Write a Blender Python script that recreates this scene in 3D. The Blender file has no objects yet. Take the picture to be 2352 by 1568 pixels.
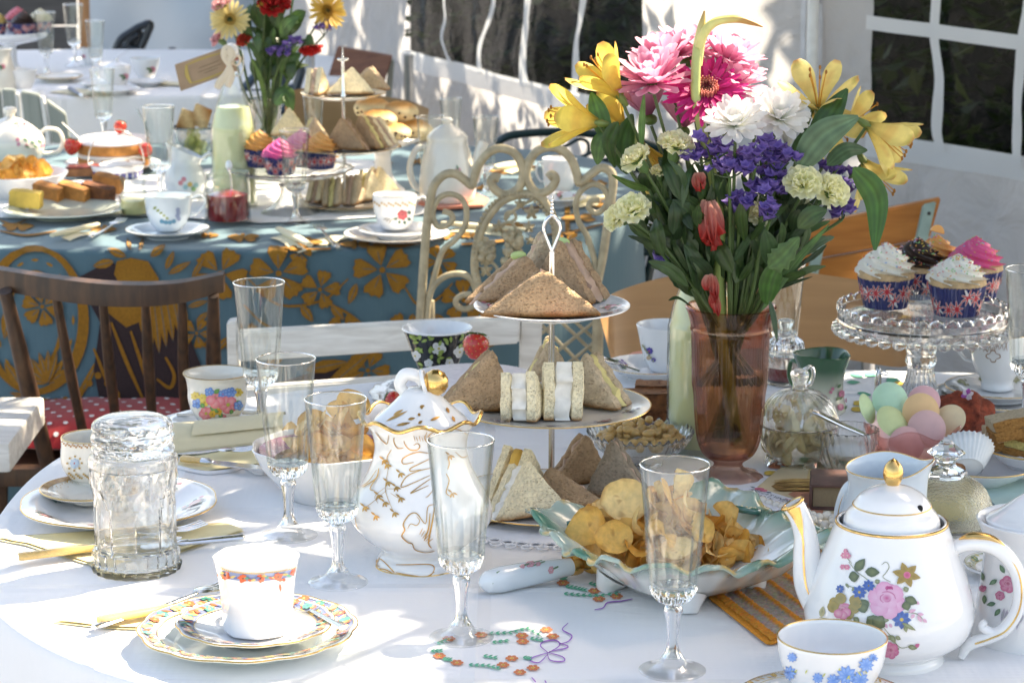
import bpy,bmesh,math,random
from mathutils import Vector,Matrix,noise
PI = math.pi
TAU = 2 * PI
sin,cos = math.sin,math.cos
R = random.Random(11)
SC = bpy.context.scene
COL = SC.collection
# camera, sky, sun, exposure
TZ = 0.753                      # top of the table cloths
FPX,CXP,CYP,PITCH = 6000.0,1176.0,784.0,math.radians(12.2)
ZC = TZ + 0.707
cam = bpy.data.cameras.new('camera')
cam.sensor_width = 36
cam.lens = 36 * FPX / 2352
cam.clip_start,cam.clip_end = 0.05,200
cam.dof.use_dof = True
cam.dof.focus_distance = 2.36
cam.dof.aperture_fstop = 19
camo = bpy.data.objects.new('camera',cam)
COL.objects.link(camo)
camo.location = (0,0,ZC)
camo.rotation_euler = (PI / 2 - PITCH,0,0)
SC.camera = camo
SUN_EL = math.radians(50)
SUN_AZ = math.radians(54)       # clockwise from +y towards +x
SUND = Vector((sin(SUN_AZ) * cos(SUN_EL),cos(SUN_AZ) * cos(SUN_EL),sin(SUN_EL)))
world = bpy.data.worlds.new('World')
SC.world = world
world.use_nodes = True
wn = world.node_tree.nodes
sky = wn.new('ShaderNodeTexSky')
sky.sky_type = 'NISHITA'
sky.sun_disc = False
sky.sun_elevation = SUN_EL
sky.sun_rotation = SUN_AZ
sky.air_density,sky.dust_density,sky.ozone_density = 1.0,2.5,1.0
wn['Background'].inputs[1].default_value = 0.13
world.node_tree.links.new(sky.outputs[0],wn['Background'].inputs[0])
sun = bpy.data.lights.new('sun','SUN')
sun.energy = 5.0
sun.angle = math.radians(0.5)
sun.color = (1.0,0.95,0.87)
suno = bpy.data.objects.new('sun',sun)
COL.objects.link(suno)
suno.rotation_euler = SUND.to_track_quat('Z','Y').to_euler()
suno.location = (3,3,6)
SC.view_settings.view_transform = 'Standard'
SC.view_settings.look = 'None'
SC.view_settings.gamma = 1
SC.view_settings.exposure = 1.92
SC.view_settings.use_white_balance = True
SC.view_settings.white_balance_temperature = 8000
SC.view_settings.white_balance_tint = 10
SC.view_settings.use_curve_mapping = False
SC.render.engine = 'CYCLES'
SC.cycles.use_denoising = True
SC.cycles.max_bounces = 14
SC.cycles.transparent_max_bounces = 24
SC.cycles.transmission_bounces = 12
SC.cycles.glossy_bounces = 6
SC.cycles.diffuse_bounces = 4
SC.cycles.sample_clamp_indirect = 6
SC.cycles.blur_glossy = 0.5
# camera geometry (pixels of a 2352 x 1568 view)
FW = Vector((0,cos(PITCH),-sin(PITCH)))
UP = Vector((0,sin(PITCH),cos(PITCH)))
def ray(u,v):
 return FW + Vector((1,0,0)) * ((u - CXP) / FPX) + UP * ((CYP - v) / FPX)
def P(u,v,z=TZ):
 d = ray(u,v)
 return Vector((0,0,ZC)) + d * ((z - ZC) / d.z)
def PY(u,v,y):
 d = ray(u,v)
 return Vector((0,0,ZC)) + d * (y / d.y)
def depth(p):
 return (p - Vector((0,0,ZC))).dot(FW)
def S(p):
 return FPX / depth(p)
def pix(p):
 q = p - Vector((0,0,ZC))
 d = q.dot(FW)
 return CXP + q.x / d * FPX,CYP - q.dot(UP) / d * FPX
# materials
MATS = {}
def newmat(name):
 m = bpy.data.materials.new(name)
 m.use_nodes = True
 return m,m.node_tree.nodes,m.node_tree.links,m.node_tree.nodes['Principled BSDF']
def nd(n,t,**kw):
 x = n.new(t)
 for k,v in kw.items():
  if k.startswith('i_'):
   x.inputs[k[2:].replace('_',' ')].default_value = v
  else:
   setattr(x,k,v)
 return x
def ramp(n,l,src,stops):
 r = n.new('ShaderNodeValToRGB')
 e = r.color_ramp.elements
 while len(e) < len(stops):
  e.new(0.5)
 for q,(p,c) in zip(e,stops):
  q.position = p
  q.color = tuple(c) + (1,) if len(c) == 3 else c
 l.new(src,r.inputs[0])
 return r
def bump(n,l,b,h,strength,dist=0.002):
 x = nd(n,'ShaderNodeBump')
 x.inputs['Strength'].default_value = strength
 x.inputs['Distance'].default_value = dist
 l.new(h,x.inputs['Height'])
 l.new(x.outputs[0],b.inputs['Normal'])
 return x
def mat(name,c,rough=0.5,metal=0.0,coat=0.0,var=0.06,scale=40,bmp=0.0,bscale=200,bdist=0.001,stretch=None,sss=0.0,aniso=None):
 """painted / plain surface with a little noise in colour and relief"""
 if name in MATS:
  return MATS[name]
 m,n,l,b = newmat(name)
 tc = nd(n,'ShaderNodeTexCoord')
 src = tc.outputs['Object']
 if stretch:
  mp = nd(n,'ShaderNodeMapping')
  mp.inputs['Scale'].default_value = stretch
  l.new(src,mp.inputs[0])
  src = mp.outputs[0]
 nz = nd(n,'ShaderNodeTexNoise')
 nz.inputs['Scale'].default_value = scale
 nz.inputs['Detail'].default_value = 4
 l.new(src,nz.inputs['Vector'])
 lo = tuple(max(0,x * (1 - var * 1.6)) for x in c)
 hi = tuple(min(1,x * (1 + var)) for x in c)
 r = ramp(n,l,nz.outputs['Fac'],[(0.3,lo),(0.65,hi)])
 l.new(r.outputs[0],b.inputs['Base Color'])
 b.inputs['Roughness'].default_value = rough
 b.inputs['Metallic'].default_value = metal
 b.inputs['Coat Weight'].default_value = coat
 b.inputs['Coat Roughness'].default_value = 0.06
 if sss:
  b.inputs['Subsurface Weight'].default_value = sss
  b.inputs['Subsurface Radius'].default_value = (0.01,0.008,0.006)
  b.inputs['Subsurface Scale'].default_value = 0.5
 if bmp:
  nb = nd(n,'ShaderNodeTexNoise')
  nb.inputs['Scale'].default_value = bscale
  nb.inputs['Detail'].default_value = 5
  l.new(src,nb.inputs['Vector'])
  bump(n,l,b,nb.outputs['Fac'],bmp,bdist)
 MATS[name] = m
 return m
def vcmat(name,rough=0.4,coat=0.0,trans=0.0,bmp=0.0,bscale=300,bdist=0.001,var=0.0,holes=0.0,metal=0.0,spec=0.5,sss=0.0):
 """surface whose own colours are stored per vertex (prints, petals, crusts)"""
 if name in MATS:
  return MATS[name]
 m,n,l,b = newmat(name)
 at = nd(n,'ShaderNodeAttribute',attribute_name='Col')
 tc = nd(n,'ShaderNodeTexCoord')
 csrc = at.outputs['Color']
 if var:
  nz = nd(n,'ShaderNodeTexNoise')
  nz.inputs['Scale'].default_value = bscale * 0.6
  nz.inputs['Detail'].default_value = 6
  l.new(tc.outputs['Object'],nz.inputs['Vector'])
  r = ramp(n,l,nz.outputs['Fac'],[(0.3,(1 - var,) * 3),(0.7,(1 + var * .5,) * 3)])
  mx = nd(n,'ShaderNodeMix',data_type='RGBA',blend_type='MULTIPLY')
  mx.inputs[0].default_value = 1
  l.new(csrc,mx.inputs[6])
  l.new(r.outputs[0],mx.inputs[7])
  csrc = mx.outputs[2]
 if holes:
  v2 = nd(n,'ShaderNodeTexVoronoi')
  v2.inputs['Scale'].default_value = bscale * .8
  v2.inputs['Randomness'].default_value = 1
  mp2 = nd(n,'ShaderNodeMapping')
  mp2.inputs['Scale'].default_value = (.6,1,1)
  nz2 = nd(n,'ShaderNodeTexNoise')
  nz2.inputs['Scale'].default_value = 120
  l.new(tc.outputs['Object'],mp2.inputs[0])
  l.new(mp2.outputs[0],v2.inputs['Vector'])
  r3 = ramp(n,l,v2.outputs['Distance'],[(.10,(.62,.56,.50)),(.42,(1,1,1))])  # crumb holes darkened in the colour, where shade would sit
  mx3 = nd(n,'ShaderNodeMix',data_type='RGBA',blend_type='MULTIPLY')
  l.new(tc.outputs['Object'],nz2.inputs['Vector'])
  r4 = ramp(n,l,nz2.outputs['Fac'],[(.4,(.15,.15,.15)),(.6,(1,1,1))])
  l.new(r4.outputs[0],mx3.inputs[0])
  l.new(csrc,mx3.inputs[6])
  l.new(r3.outputs[0],mx3.inputs[7])
  csrc = mx3.outputs[2]
 l.new(csrc,b.inputs['Base Color'])
 b.inputs['Roughness'].default_value = rough
 b.inputs['Coat Weight'].default_value = coat
 b.inputs['Metallic'].default_value = metal
 b.inputs['Specular IOR Level'].default_value = spec
 if sss:
  b.inputs['Subsurface Weight'].default_value = sss
  b.inputs['Subsurface Radius'].default_value = (0.01,0.007,0.004)
  b.inputs['Subsurface Scale'].default_value = 0.4
 if bmp:
  nb = nd(n,'ShaderNodeTexNoise')
  nb.inputs['Scale'].default_value = bscale
  nb.inputs['Detail'].default_value = 6
  l.new(tc.outputs['Object'],nb.inputs['Vector'])
  h = nb.outputs['Fac']
  if holes:
   vo = nd(n,'ShaderNodeTexVoronoi')
   vo.inputs['Scale'].default_value = bscale * 0.9
   mp = nd(n,'ShaderNodeMapping')
   mp.inputs['Scale'].default_value = (0.55,1,1)
   l.new(tc.outputs['Object'],mp.inputs[0])
   l.new(mp.outputs[0],vo.inputs['Vector'])
   r2 = ramp(n,l,vo.outputs['Distance'],[(0.12,(0,0,0)),(0.4,(1,1,1))])
   ad = nd(n,'ShaderNodeMath',operation='MULTIPLY_ADD')
   l.new(r2.outputs[0],ad.inputs[0])
   ad.inputs[1].default_value = holes
   l.new(h,ad.inputs[2])
   h = ad.outputs[0]
  bump(n,l,b,h,bmp,bdist)
 if trans:
  tr = nd(n,'ShaderNodeBsdfTranslucent')
  l.new(csrc,tr.inputs['Color'])
  mx = nd(n,'ShaderNodeMixShader')
  mx.inputs[0].default_value = trans
  l.new(b.outputs[0],mx.inputs[1])
  l.new(tr.outputs[0],mx.inputs[2])
  l.new(mx.outputs[0],n['Material Output'].inputs[0])
 MATS[name] = m
 return m
def glass(name,c=(1,1,1),thin=0.6,rough=0.0,ior=1.5,edge=1.0,bmp=0.0,bscale=120):
 """blown / pressed glass: clear where seen square on, refracting and shiny towards its edges"""
 if name in MATS:
  return MATS[name]
 m,n,l,b = newmat(name)
 n.remove(b)
 g = nd(n,'ShaderNodeBsdfGlass')
 g.inputs['Color'].default_value = tuple(c) + (1,)
 g.inputs['Roughness'].default_value = rough
 g.inputs['IOR'].default_value = ior
 t = nd(n,'ShaderNodeBsdfTransparent')
 t.inputs['Color'].default_value = tuple(0.97 * x for x in c) + (1,)
 lw = nd(n,'ShaderNodeLayerWeight')
 lw.inputs['Blend'].default_value = 0.35
 ma = nd(n,'ShaderNodeMath',operation='MULTIPLY_ADD',use_clamp=True)
 l.new(lw.outputs['Facing'],ma.inputs[0])
 ma.inputs[1].default_value = edge
 ma.inputs[2].default_value = 1 - thin
 mx = nd(n,'ShaderNodeMixShader')
 l.new(ma.outputs[0],mx.inputs[0])
 l.new(t.outputs[0],mx.inputs[1])
 l.new(g.outputs[0],mx.inputs[2])
 if bmp:
  tc = nd(n,'ShaderNodeTexCoord')
  vo = nd(n,'ShaderNodeTexVoronoi')
  vo.inputs['Scale'].default_value = bscale
  l.new(tc.outputs['Object'],vo.inputs['Vector'])
  bp = nd(n,'ShaderNodeBump')
  bp.inputs['Strength'].default_value = bmp
  bp.inputs['Distance'].default_value = 0.002
  l.new(vo.outputs['Distance'],bp.inputs['Height'])
  l.new(bp.outputs[0],g.inputs['Normal'])
 l.new(mx.outputs[0],n['Material Output'].inputs[0])
 MATS[name] = m
 return m
def thinglass(name,c=(.985,.995,.99),edge=(.70,.74,.73),tint=None,ior=1.5,bmp=0.0,bscale=120):
 """thin blown glass: see-through, mirror-like towards its edges and darker where the wall is seen lengthways"""
 if name in MATS:
  return MATS[name]
 m,n,l,b = newmat(name)
 n.remove(b)
 lw = nd(n,'ShaderNodeLayerWeight')
 lw.inputs['Blend'].default_value = 0.5
 r = ramp(n,l,lw.outputs['Facing'],[(0.35,c),(0.93,edge)])
 t = nd(n,'ShaderNodeBsdfTransparent')
 l.new(r.outputs[0],t.inputs['Color'])
 g = nd(n,'ShaderNodeBsdfGlossy')
 g.inputs['Roughness'].default_value = 0.02
 if tint:
  g.inputs['Color'].default_value = tuple(tint) + (1,)
 pw = nd(n,'ShaderNodeMath',operation='POWER')
 l.new(lw.outputs['Facing'],pw.inputs[0])
 pw.inputs[1].default_value = 4.5
 f = nd(n,'ShaderNodeMath',operation='MULTIPLY_ADD',use_clamp=True)
 l.new(pw.outputs[0],f.inputs[0])
 f.inputs[1].default_value = .85
 f.inputs[2].default_value = ((ior - 1) / (ior + 1)) ** 2 * 1.2
 if bmp:
  tc = nd(n,'ShaderNodeTexCoord')
  nz = nd(n,'ShaderNodeTexNoise')
  nz.inputs['Scale'].default_value = bscale
  l.new(tc.outputs['Object'],nz.inputs['Vector'])
  bp = nd(n,'ShaderNodeBump')
  bp.inputs['Strength'].default_value = bmp
  bp.inputs['Distance'].default_value = 0.002
  l.new(nz.outputs['Fac'],bp.inputs['Height'])
  l.new(bp.outputs[0],g.inputs['Normal'])
 mx = nd(n,'ShaderNodeMixShader')
 l.new(f.outputs[0],mx.inputs[0])
 l.new(t.outputs[0],mx.inputs[1])
 l.new(g.outputs[0],mx.inputs[2])
 l.new(mx.outputs[0],n['Material Output'].inputs[0])
 MATS[name] = m
 return m
def wood(name,dark,light,rough=0.4,scale=6,stretch=(1,12,12),coat=0.1,bmp=0.15):
 if name in MATS:
  return MATS[name]
 m,n,l,b = newmat(name)
 tc = nd(n,'ShaderNodeTexCoord')
 mp = nd(n,'ShaderNodeMapping')
 mp.inputs['Scale'].default_value = stretch
 l.new(tc.outputs['Object'],mp.inputs[0])
 nz = nd(n,'ShaderNodeTexNoise')
 nz.inputs['Scale'].default_value = scale
 nz.inputs['Detail'].default_value = 7
 nz.inputs['Distortion'].default_value = 0.6
 l.new(mp.outputs[0],nz.inputs['Vector'])
 r = ramp(n,l,nz.outputs['Fac'],[(0.32,dark),(0.5,tuple((a + q) / 2 for a,q in zip(dark,light))),(0.68,light)])
 l.new(r.outputs[0],b.inputs['Base Color'])
 b.inputs['Roughness'].default_value = rough
 b.inputs['Coat Weight'].default_value = coat
 b.inputs['Coat Roughness'].default_value = 0.2
 bump(n,l,b,nz.outputs['Fac'],bmp,0.001)
 MATS[name] = m
 return m
def clothmat(name,c,trans=0.0,weave=900,crease=0.25,rough=0.85,var=0.04,cs=5,cd=0.012,folds=False):
 if name in MATS:
  return MATS[name]
 m,n,l,b = newmat(name)
 tc = nd(n,'ShaderNodeTexCoord')
 wx = nd(n,'ShaderNodeTexWave',bands_direction='X')
 wy = nd(n,'ShaderNodeTexWave',bands_direction='Y')
 for w in (wx,wy):
  w.inputs['Scale'].default_value = weave / 20
  w.inputs['Distortion'].default_value = 1.5
  l.new(tc.outputs['Object'],w.inputs['Vector'])
 ad = nd(n,'ShaderNodeMath',operation='ADD')
 l.new(wx.outputs['Fac'],ad.inputs[0])
 l.new(wy.outputs['Fac'],ad.inputs[1])
 nz = nd(n,'ShaderNodeTexNoise')
 nz.inputs['Scale'].default_value = cs
 nz.inputs['Detail'].default_value = 5
 nz.inputs['Distortion'].default_value = 0.8
 l.new(tc.outputs['Object'],nz.inputs['Vector'])
 r = ramp(n,l,nz.outputs['Fac'],[(0.3,tuple(x * (1 - var) for x in c)),(0.7,c)])
 l.new(r.outputs[0],b.inputs['Base Color'])
 b.inputs['Roughness'].default_value = rough
 b.inputs['Sheen Weight'].default_value = 0.2
 b1 = nd(n,'ShaderNodeBump')
 b1.inputs['Strength'].default_value = 0.12
 b1.inputs['Distance'].default_value = 0.0006
 l.new(ad.outputs[0],b1.inputs['Height'])
 b2 = nd(n,'ShaderNodeBump')
 b2.inputs['Strength'].default_value = crease
 b2.inputs['Distance'].default_value = cd
 hh = nz.outputs['Fac']
 if folds:
  sx = nd(n,'ShaderNodeSeparateXYZ')
  l.new(tc.outputs['Object'],sx.inputs[0])
  for ax,per in (('X',.155),('Y',.125)):
   pg = nd(n,'ShaderNodeMath',operation='PINGPONG')
   l.new(sx.outputs[ax],pg.inputs[0])
   pg.inputs[1].default_value = per
   fr_ = ramp(n,l,pg.outputs[0],[(0.0,(.30,.30,.30)),(0.012,(0,0,0))])
   ad2 = nd(n,'ShaderNodeMath',operation='ADD')
   l.new(hh,ad2.inputs[0])
   l.new(fr_.outputs[0],ad2.inputs[1])
   hh = ad2.outputs[0]
 l.new(hh,b2.inputs['Height'])
 l.new(b1.outputs[0],b2.inputs['Normal'])
 l.new(b2.outputs[0],b.inputs['Normal'])
 if trans:
  tr = nd(n,'ShaderNodeBsdfTranslucent')
  l.new(r.outputs[0],tr.inputs['Color'])
  mx = nd(n,'ShaderNodeMixShader')
  mx.inputs[0].default_value = trans
  l.new(b.outputs[0],mx.inputs[1])
  l.new(tr.outputs[0],mx.inputs[2])
  l.new(mx.outputs[0],n['Material Output'].inputs[0])
 MATS[name] = m
 return m
CHINA = mat('white china',(0.80,0.80,0.80),0.12,coat=0.5,var=0.015,scale=25)
CREAM = mat('cream china',(0.78,0.74,0.66),0.14,coat=0.5,var=0.02,scale=25)
BLUEW = mat('pale blue white china',(0.68,0.74,0.78),0.12,coat=0.5,var=0.02,scale=25)
GOLD = mat('gilding',(0.80,0.50,0.18),0.22,1.0,var=0.1,scale=120)
SILVER = mat('silver plate',(0.74,0.74,0.73),0.16,1.0,var=0.06,scale=60)
PRINT = vcmat('glazed print',0.18,coat=0.4)
CLOTHP = vcmat('printed or stitched thread',0.95,bmp=0.3,bscale=500,var=.22)
MATTE = vcmat('matte coloured surface',0.75,bmp=0.2,bscale=260,var=0.08)
PETAL = vcmat('flower petal',0.55,trans=0.48,bmp=0.25,bscale=300,var=0.07)
LEAF = vcmat('plant leaf',0.42,trans=0.22,bmp=0.25,bscale=180,var=0.15)
BREAD = vcmat('bread crumb',0.92,bmp=0.8,bscale=520,bdist=0.0016,var=0.20,holes=0.9,spec=0.2)
ICING = vcmat('butter icing',0.42,bmp=0.04,bscale=180,var=0.05,sss=0.15)
CRISP = vcmat('fried potato',0.32,bmp=0.6,bscale=320,bdist=0.0012,var=0.18,trans=0.26,spec=0.4)
CLEAR = thinglass('clear drinking glass')
THICK = glass('thick clear glass',(0.996,1.0,0.998),thin=0.12,edge=0.3)
CUT = glass('cut glass',(0.998,1.0,0.996),thin=0.25,edge=0.5)
LINEN = clothmat('white linen',(0.80,0.80,0.81),crease=0.5,cd=.018,folds=True)
NAPK = clothmat('pale yellow napkin',(0.80,0.70,0.40),crease=0.2)
NAPC = clothmat('cream napkin',(0.74,0.66,0.44),crease=0.2)
# geometry
class G:
 def __init__(s):
  s.v,s.f,s.c,s.m = [],[],[],[]
 def add(s,vf,col=(1,1,1),mi=0):
  v,f = vf
  o = len(s.v)
  s.v += [tuple(x) for x in v]
  s.f += [tuple(i + o for i in q) for q in f]
  if callable(col):
   s.c += [col(Vector(x)) for x in v]
  elif len(col) and isinstance(col[0],(tuple,list)):
   s.c += list(col)
  else:
   s.c += [tuple(col)] * len(v)
  s.m += [mi] * len(f)
  return s
def mesh(name,g,mats,smooth=True,angle=45):
 if isinstance(g,tuple):
  g = G().add(g)
 me = bpy.data.meshes.new(name)
 me.from_pydata(g.v,[],g.f)
 for m in (mats if isinstance(mats,(list,tuple)) else [mats]):
  me.materials.append(m)
 if any(g.m):
  me.polygons.foreach_set('material_index',g.m)
 a = me.color_attributes.new('Col','FLOAT_COLOR','POINT')
 flat = []
 for c in g.c:
  flat += [c[0],c[1],c[2],1.0]
 a.data.foreach_set('color',flat)
 me.polygons.foreach_set('use_smooth',[smooth] * len(g.f))
 if smooth and angle < 180:
  me.set_sharp_from_angle(angle=math.radians(angle))
 me.update()
 return me
def obj(name,g,mats,parent=None,loc=(0,0,0),rz=0,smooth=True,angle=45):
 me = g if isinstance(g,bpy.types.Mesh) else mesh(name,g,mats,smooth,angle)
 o = bpy.data.objects.new(name,me)
 COL.objects.link(o)
 o.location = loc
 o.rotation_euler = (0,0,rz)
 if parent:
  o.parent = parent
 return o
def tag(o,label=None,cat=None,group=None,kind=None):
 if label:
  o['label'] = label
 if cat:
  o['category'] = cat
 if group:
  o['group'] = group
 if kind:
  o['kind'] = kind
 return o
def thing(name,label,cat,loc,rz=0,group=None):
 o = bpy.data.objects.new(name,None)
 o.empty_display_size = 0.03
 COL.objects.link(o)
 o.location = loc
 o.rotation_euler = (0,0,rz)
 return tag(o,label,cat,group)
def face_cam(p):
 return math.atan2(-p[0],p[1])
def lathe(prof,n=48,rf=None,zf=None):
 v,f,ring = [],[],[]
 for (r,z) in prof:
  if r < 1e-6:
   ring.append([len(v)])
   v.append((0,0,z))
  else:
   idx = []
   for k in range(n):
    t = TAU * k / n
    rr = rf(t,r,z) if rf else r
    zz = zf(t,r,z) if zf else z
    idx.append(len(v))
    v.append((rr * sin(t),-rr * cos(t),zz))
   ring.append(idx)
 for a,b in zip(ring,ring[1:]):
  if len(a) == 1 and len(b) == 1:
   continue
  for k in range(n):
   k2 = (k + 1) % n
   if len(a) == 1:
    f.append((a[0],b[k2],b[k])[::-1] if False else (a[0],b[k2],b[k]))
   elif len(b) == 1:
    f.append((a[k],a[k2],b[0]))
   else:
    f.append((a[k],a[k2],b[k2],b[k]))
 return v,f
def shell(outer,t,floor=None):
 """closed thin-walled vessel from its outer profile, bottom to top"""
 z0 = outer[0][1]
 fl = z0 + (floor if floor is not None else 2 * t)
 inner = [(max(r - t,0.0005),max(z,fl)) for r,z in reversed(outer) if z > fl]
 rim = outer[-1]
 return [(0,z0)] + list(outer) + [(rim[0] - t * .5,rim[1] + t * .45)] + inner + [(0,fl)]
def rowsm(s,vb,rows,cd=0.965):
 d,sp,cp = FPX / s,sin(PITCH),cos(PITCH)
 out = []
 for hw,y in rows:
  z = d * (vb - y) / (FPX * cp + (CYP - y) * sp)
  out.append((hw * (d - z * sp) / FPX,z))
 return out
def refine(prof,n=4):
 """smooth profile through the given points"""
 return [(max(p[0],0),p[1]) for p in spline([(r,z,0) for r,z in prof],n)]
def spline(pts,n=6,closed=False):
 p = [Vector(q) for q in pts]
 out = []
 m = len(p)
 rng = range(m) if closed else range(m - 1)
 for i in rng:
  a,b = p[i],p[(i + 1) % m]
  z = p[i - 1] if (closed or i > 0) else a * 2 - b
  c = p[(i + 2) % m] if (closed or i + 2 < m) else b * 2 - a
  for k in range(n):
   t = k / n
   out.append(0.5 * ((2 * a) + (b - z) * t + (2 * z - 5 * a + 4 * b - c) * t * t + (3 * a - z - 3 * b + c) * t ** 3))
 if not closed:
  out.append(p[-1])
 return out
def tube(pts,rad,n=8,closed=False,squash=1.0):
 pts = [Vector(p) for p in pts]
 m = len(pts)
 rads = list(rad) if isinstance(rad,(list,tuple)) else [rad] * m
 if len(rads) != m:
  q = []
  for i in range(m):
   t = i / (m - 1) * (len(rads) - 1)
   k = min(int(t),len(rads) - 2)
   q.append(rads[k] + (rads[k + 1] - rads[k]) * (t - k))
  rads = q
 v,f = [],[]
 up = None
 for i in range(m):
  a = pts[(i - 1) % m] if (closed or i > 0) else pts[i]
  b = pts[(i + 1) % m] if (closed or i < m - 1) else pts[i]
  d = (b - a)
  d = d.normalized() if d.length > 1e-9 else Vector((0,0,1))
  if up is None:
   up = Vector((0,0,1)) if abs(d.z) < 0.9 else Vector((0,1,0))
  x = d.cross(up)
  x = x.normalized() if x.length > 1e-6 else d.orthogonal().normalized()
  up = x.cross(d).normalized()
  for k in range(n):
   t = TAU * k / n
   v.append(pts[i] + x * (cos(t) * rads[i]) + up * (sin(t) * rads[i] * squash))
 for i in range(m if closed else m - 1):
  j = (i + 1) % m
  for k in range(n):
   k2 = (k + 1) % n
   f.append((i * n + k,i * n + k2,j * n + k2,j * n + k))
 if not closed:
  f.append(tuple(range(n))[::-1])
  f.append(tuple((m - 1) * n + k for k in range(n)))
 return v,f
def grid(nu,nv,fn,cu=False):
 v = [tuple(fn(i / nu,j / nv)) for j in range(nv + 1) for i in range(nu + 1)]
 w = nu + 1
 f = [(j * w + i,j * w + i + 1,(j + 1) * w + i + 1,(j + 1) * w + i) for j in range(nv) for i in range(nu)]
 return v,f
def box(c,s,b=0.0):
 bm = bmesh.new()
 bmesh.ops.create_cube(bm,size=1)
 for q in bm.verts:
  q.co = Vector((q.co.x * s[0],q.co.y * s[1],q.co.z * s[2]))
 if b:
  bmesh.ops.bevel(bm,geom=list(bm.edges),offset=b,segments=2,affect='EDGES',profile=0.6)
 bm.verts.index_update()
 v = [q.co + Vector(c) for q in bm.verts]
 f = [tuple(q.index for q in p.verts) for p in bm.faces]
 bm.free()
 return v,f
def prism(poly,z0,z1,b=0.0):
 bm = bmesh.new()
 vs = [bm.verts.new((x,y,z0)) for x,y in poly]
 bm.faces.new(vs)
 r = bmesh.ops.extrude_face_region(bm,geom=list(bm.faces))
 for q in r['geom']:
  if isinstance(q,bmesh.types.BMVert):
   q.co.z = z1
 bmesh.ops.recalc_face_normals(bm,faces=list(bm.faces))
 if b:
  bmesh.ops.bevel(bm,geom=list(bm.edges),offset=b,segments=2,affect='EDGES',profile=0.6)
 bm.verts.index_update()
 v = [q.co.copy() for q in bm.verts]
 f = [tuple(q.index for q in p.verts) for p in bm.faces]
 bm.free()
 return v,f
def ball(c,r,nu=16,nv=10,fn=None):
 r = r if isinstance(r,(tuple,list)) else (r,r,r)
 v,f = lathe([(0,-1)] + [(sin(PI * j / nv),-cos(PI * j / nv)) for j in range(1,nv)] + [(0,1)],nu)
 out = []
 for p in v:
  q = Vector((p[0] * r[0],p[1] * r[1],p[2] * r[2]))
  if fn:
   q = fn(q)
  out.append(q + Vector(c))
 return out,f
def xf(vf,M):
 return [M @ Vector(p) for p in vf[0]],vf[1]
def orient(axis,roll=0.0):
 """rotation taking +z to axis"""
 return Vector(axis).normalized().to_track_quat('Z','Y').to_matrix().to_4x4() @ Matrix.Rotation(roll,4,'Z')
def TR(p):
 return Matrix.Translation(Vector(p))
def copy_thing(o,loc=None,rz=None,label=None,scale=None):
 c = o.copy()
 COL.objects.link(c)
 for ch in list(o.children):
  d = ch.copy()
  COL.objects.link(d)
  d.parent = c
  for g in list(ch.children):
   e = g.copy()
   COL.objects.link(e)
   e.parent = d
 if loc is not None:
  c.location = loc
 if rz is not None:
  c.rotation_euler = (0,0,rz)
 if scale:
  c.scale = (scale,) * 3
 if label:
  c['label'] = label
 return c
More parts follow.
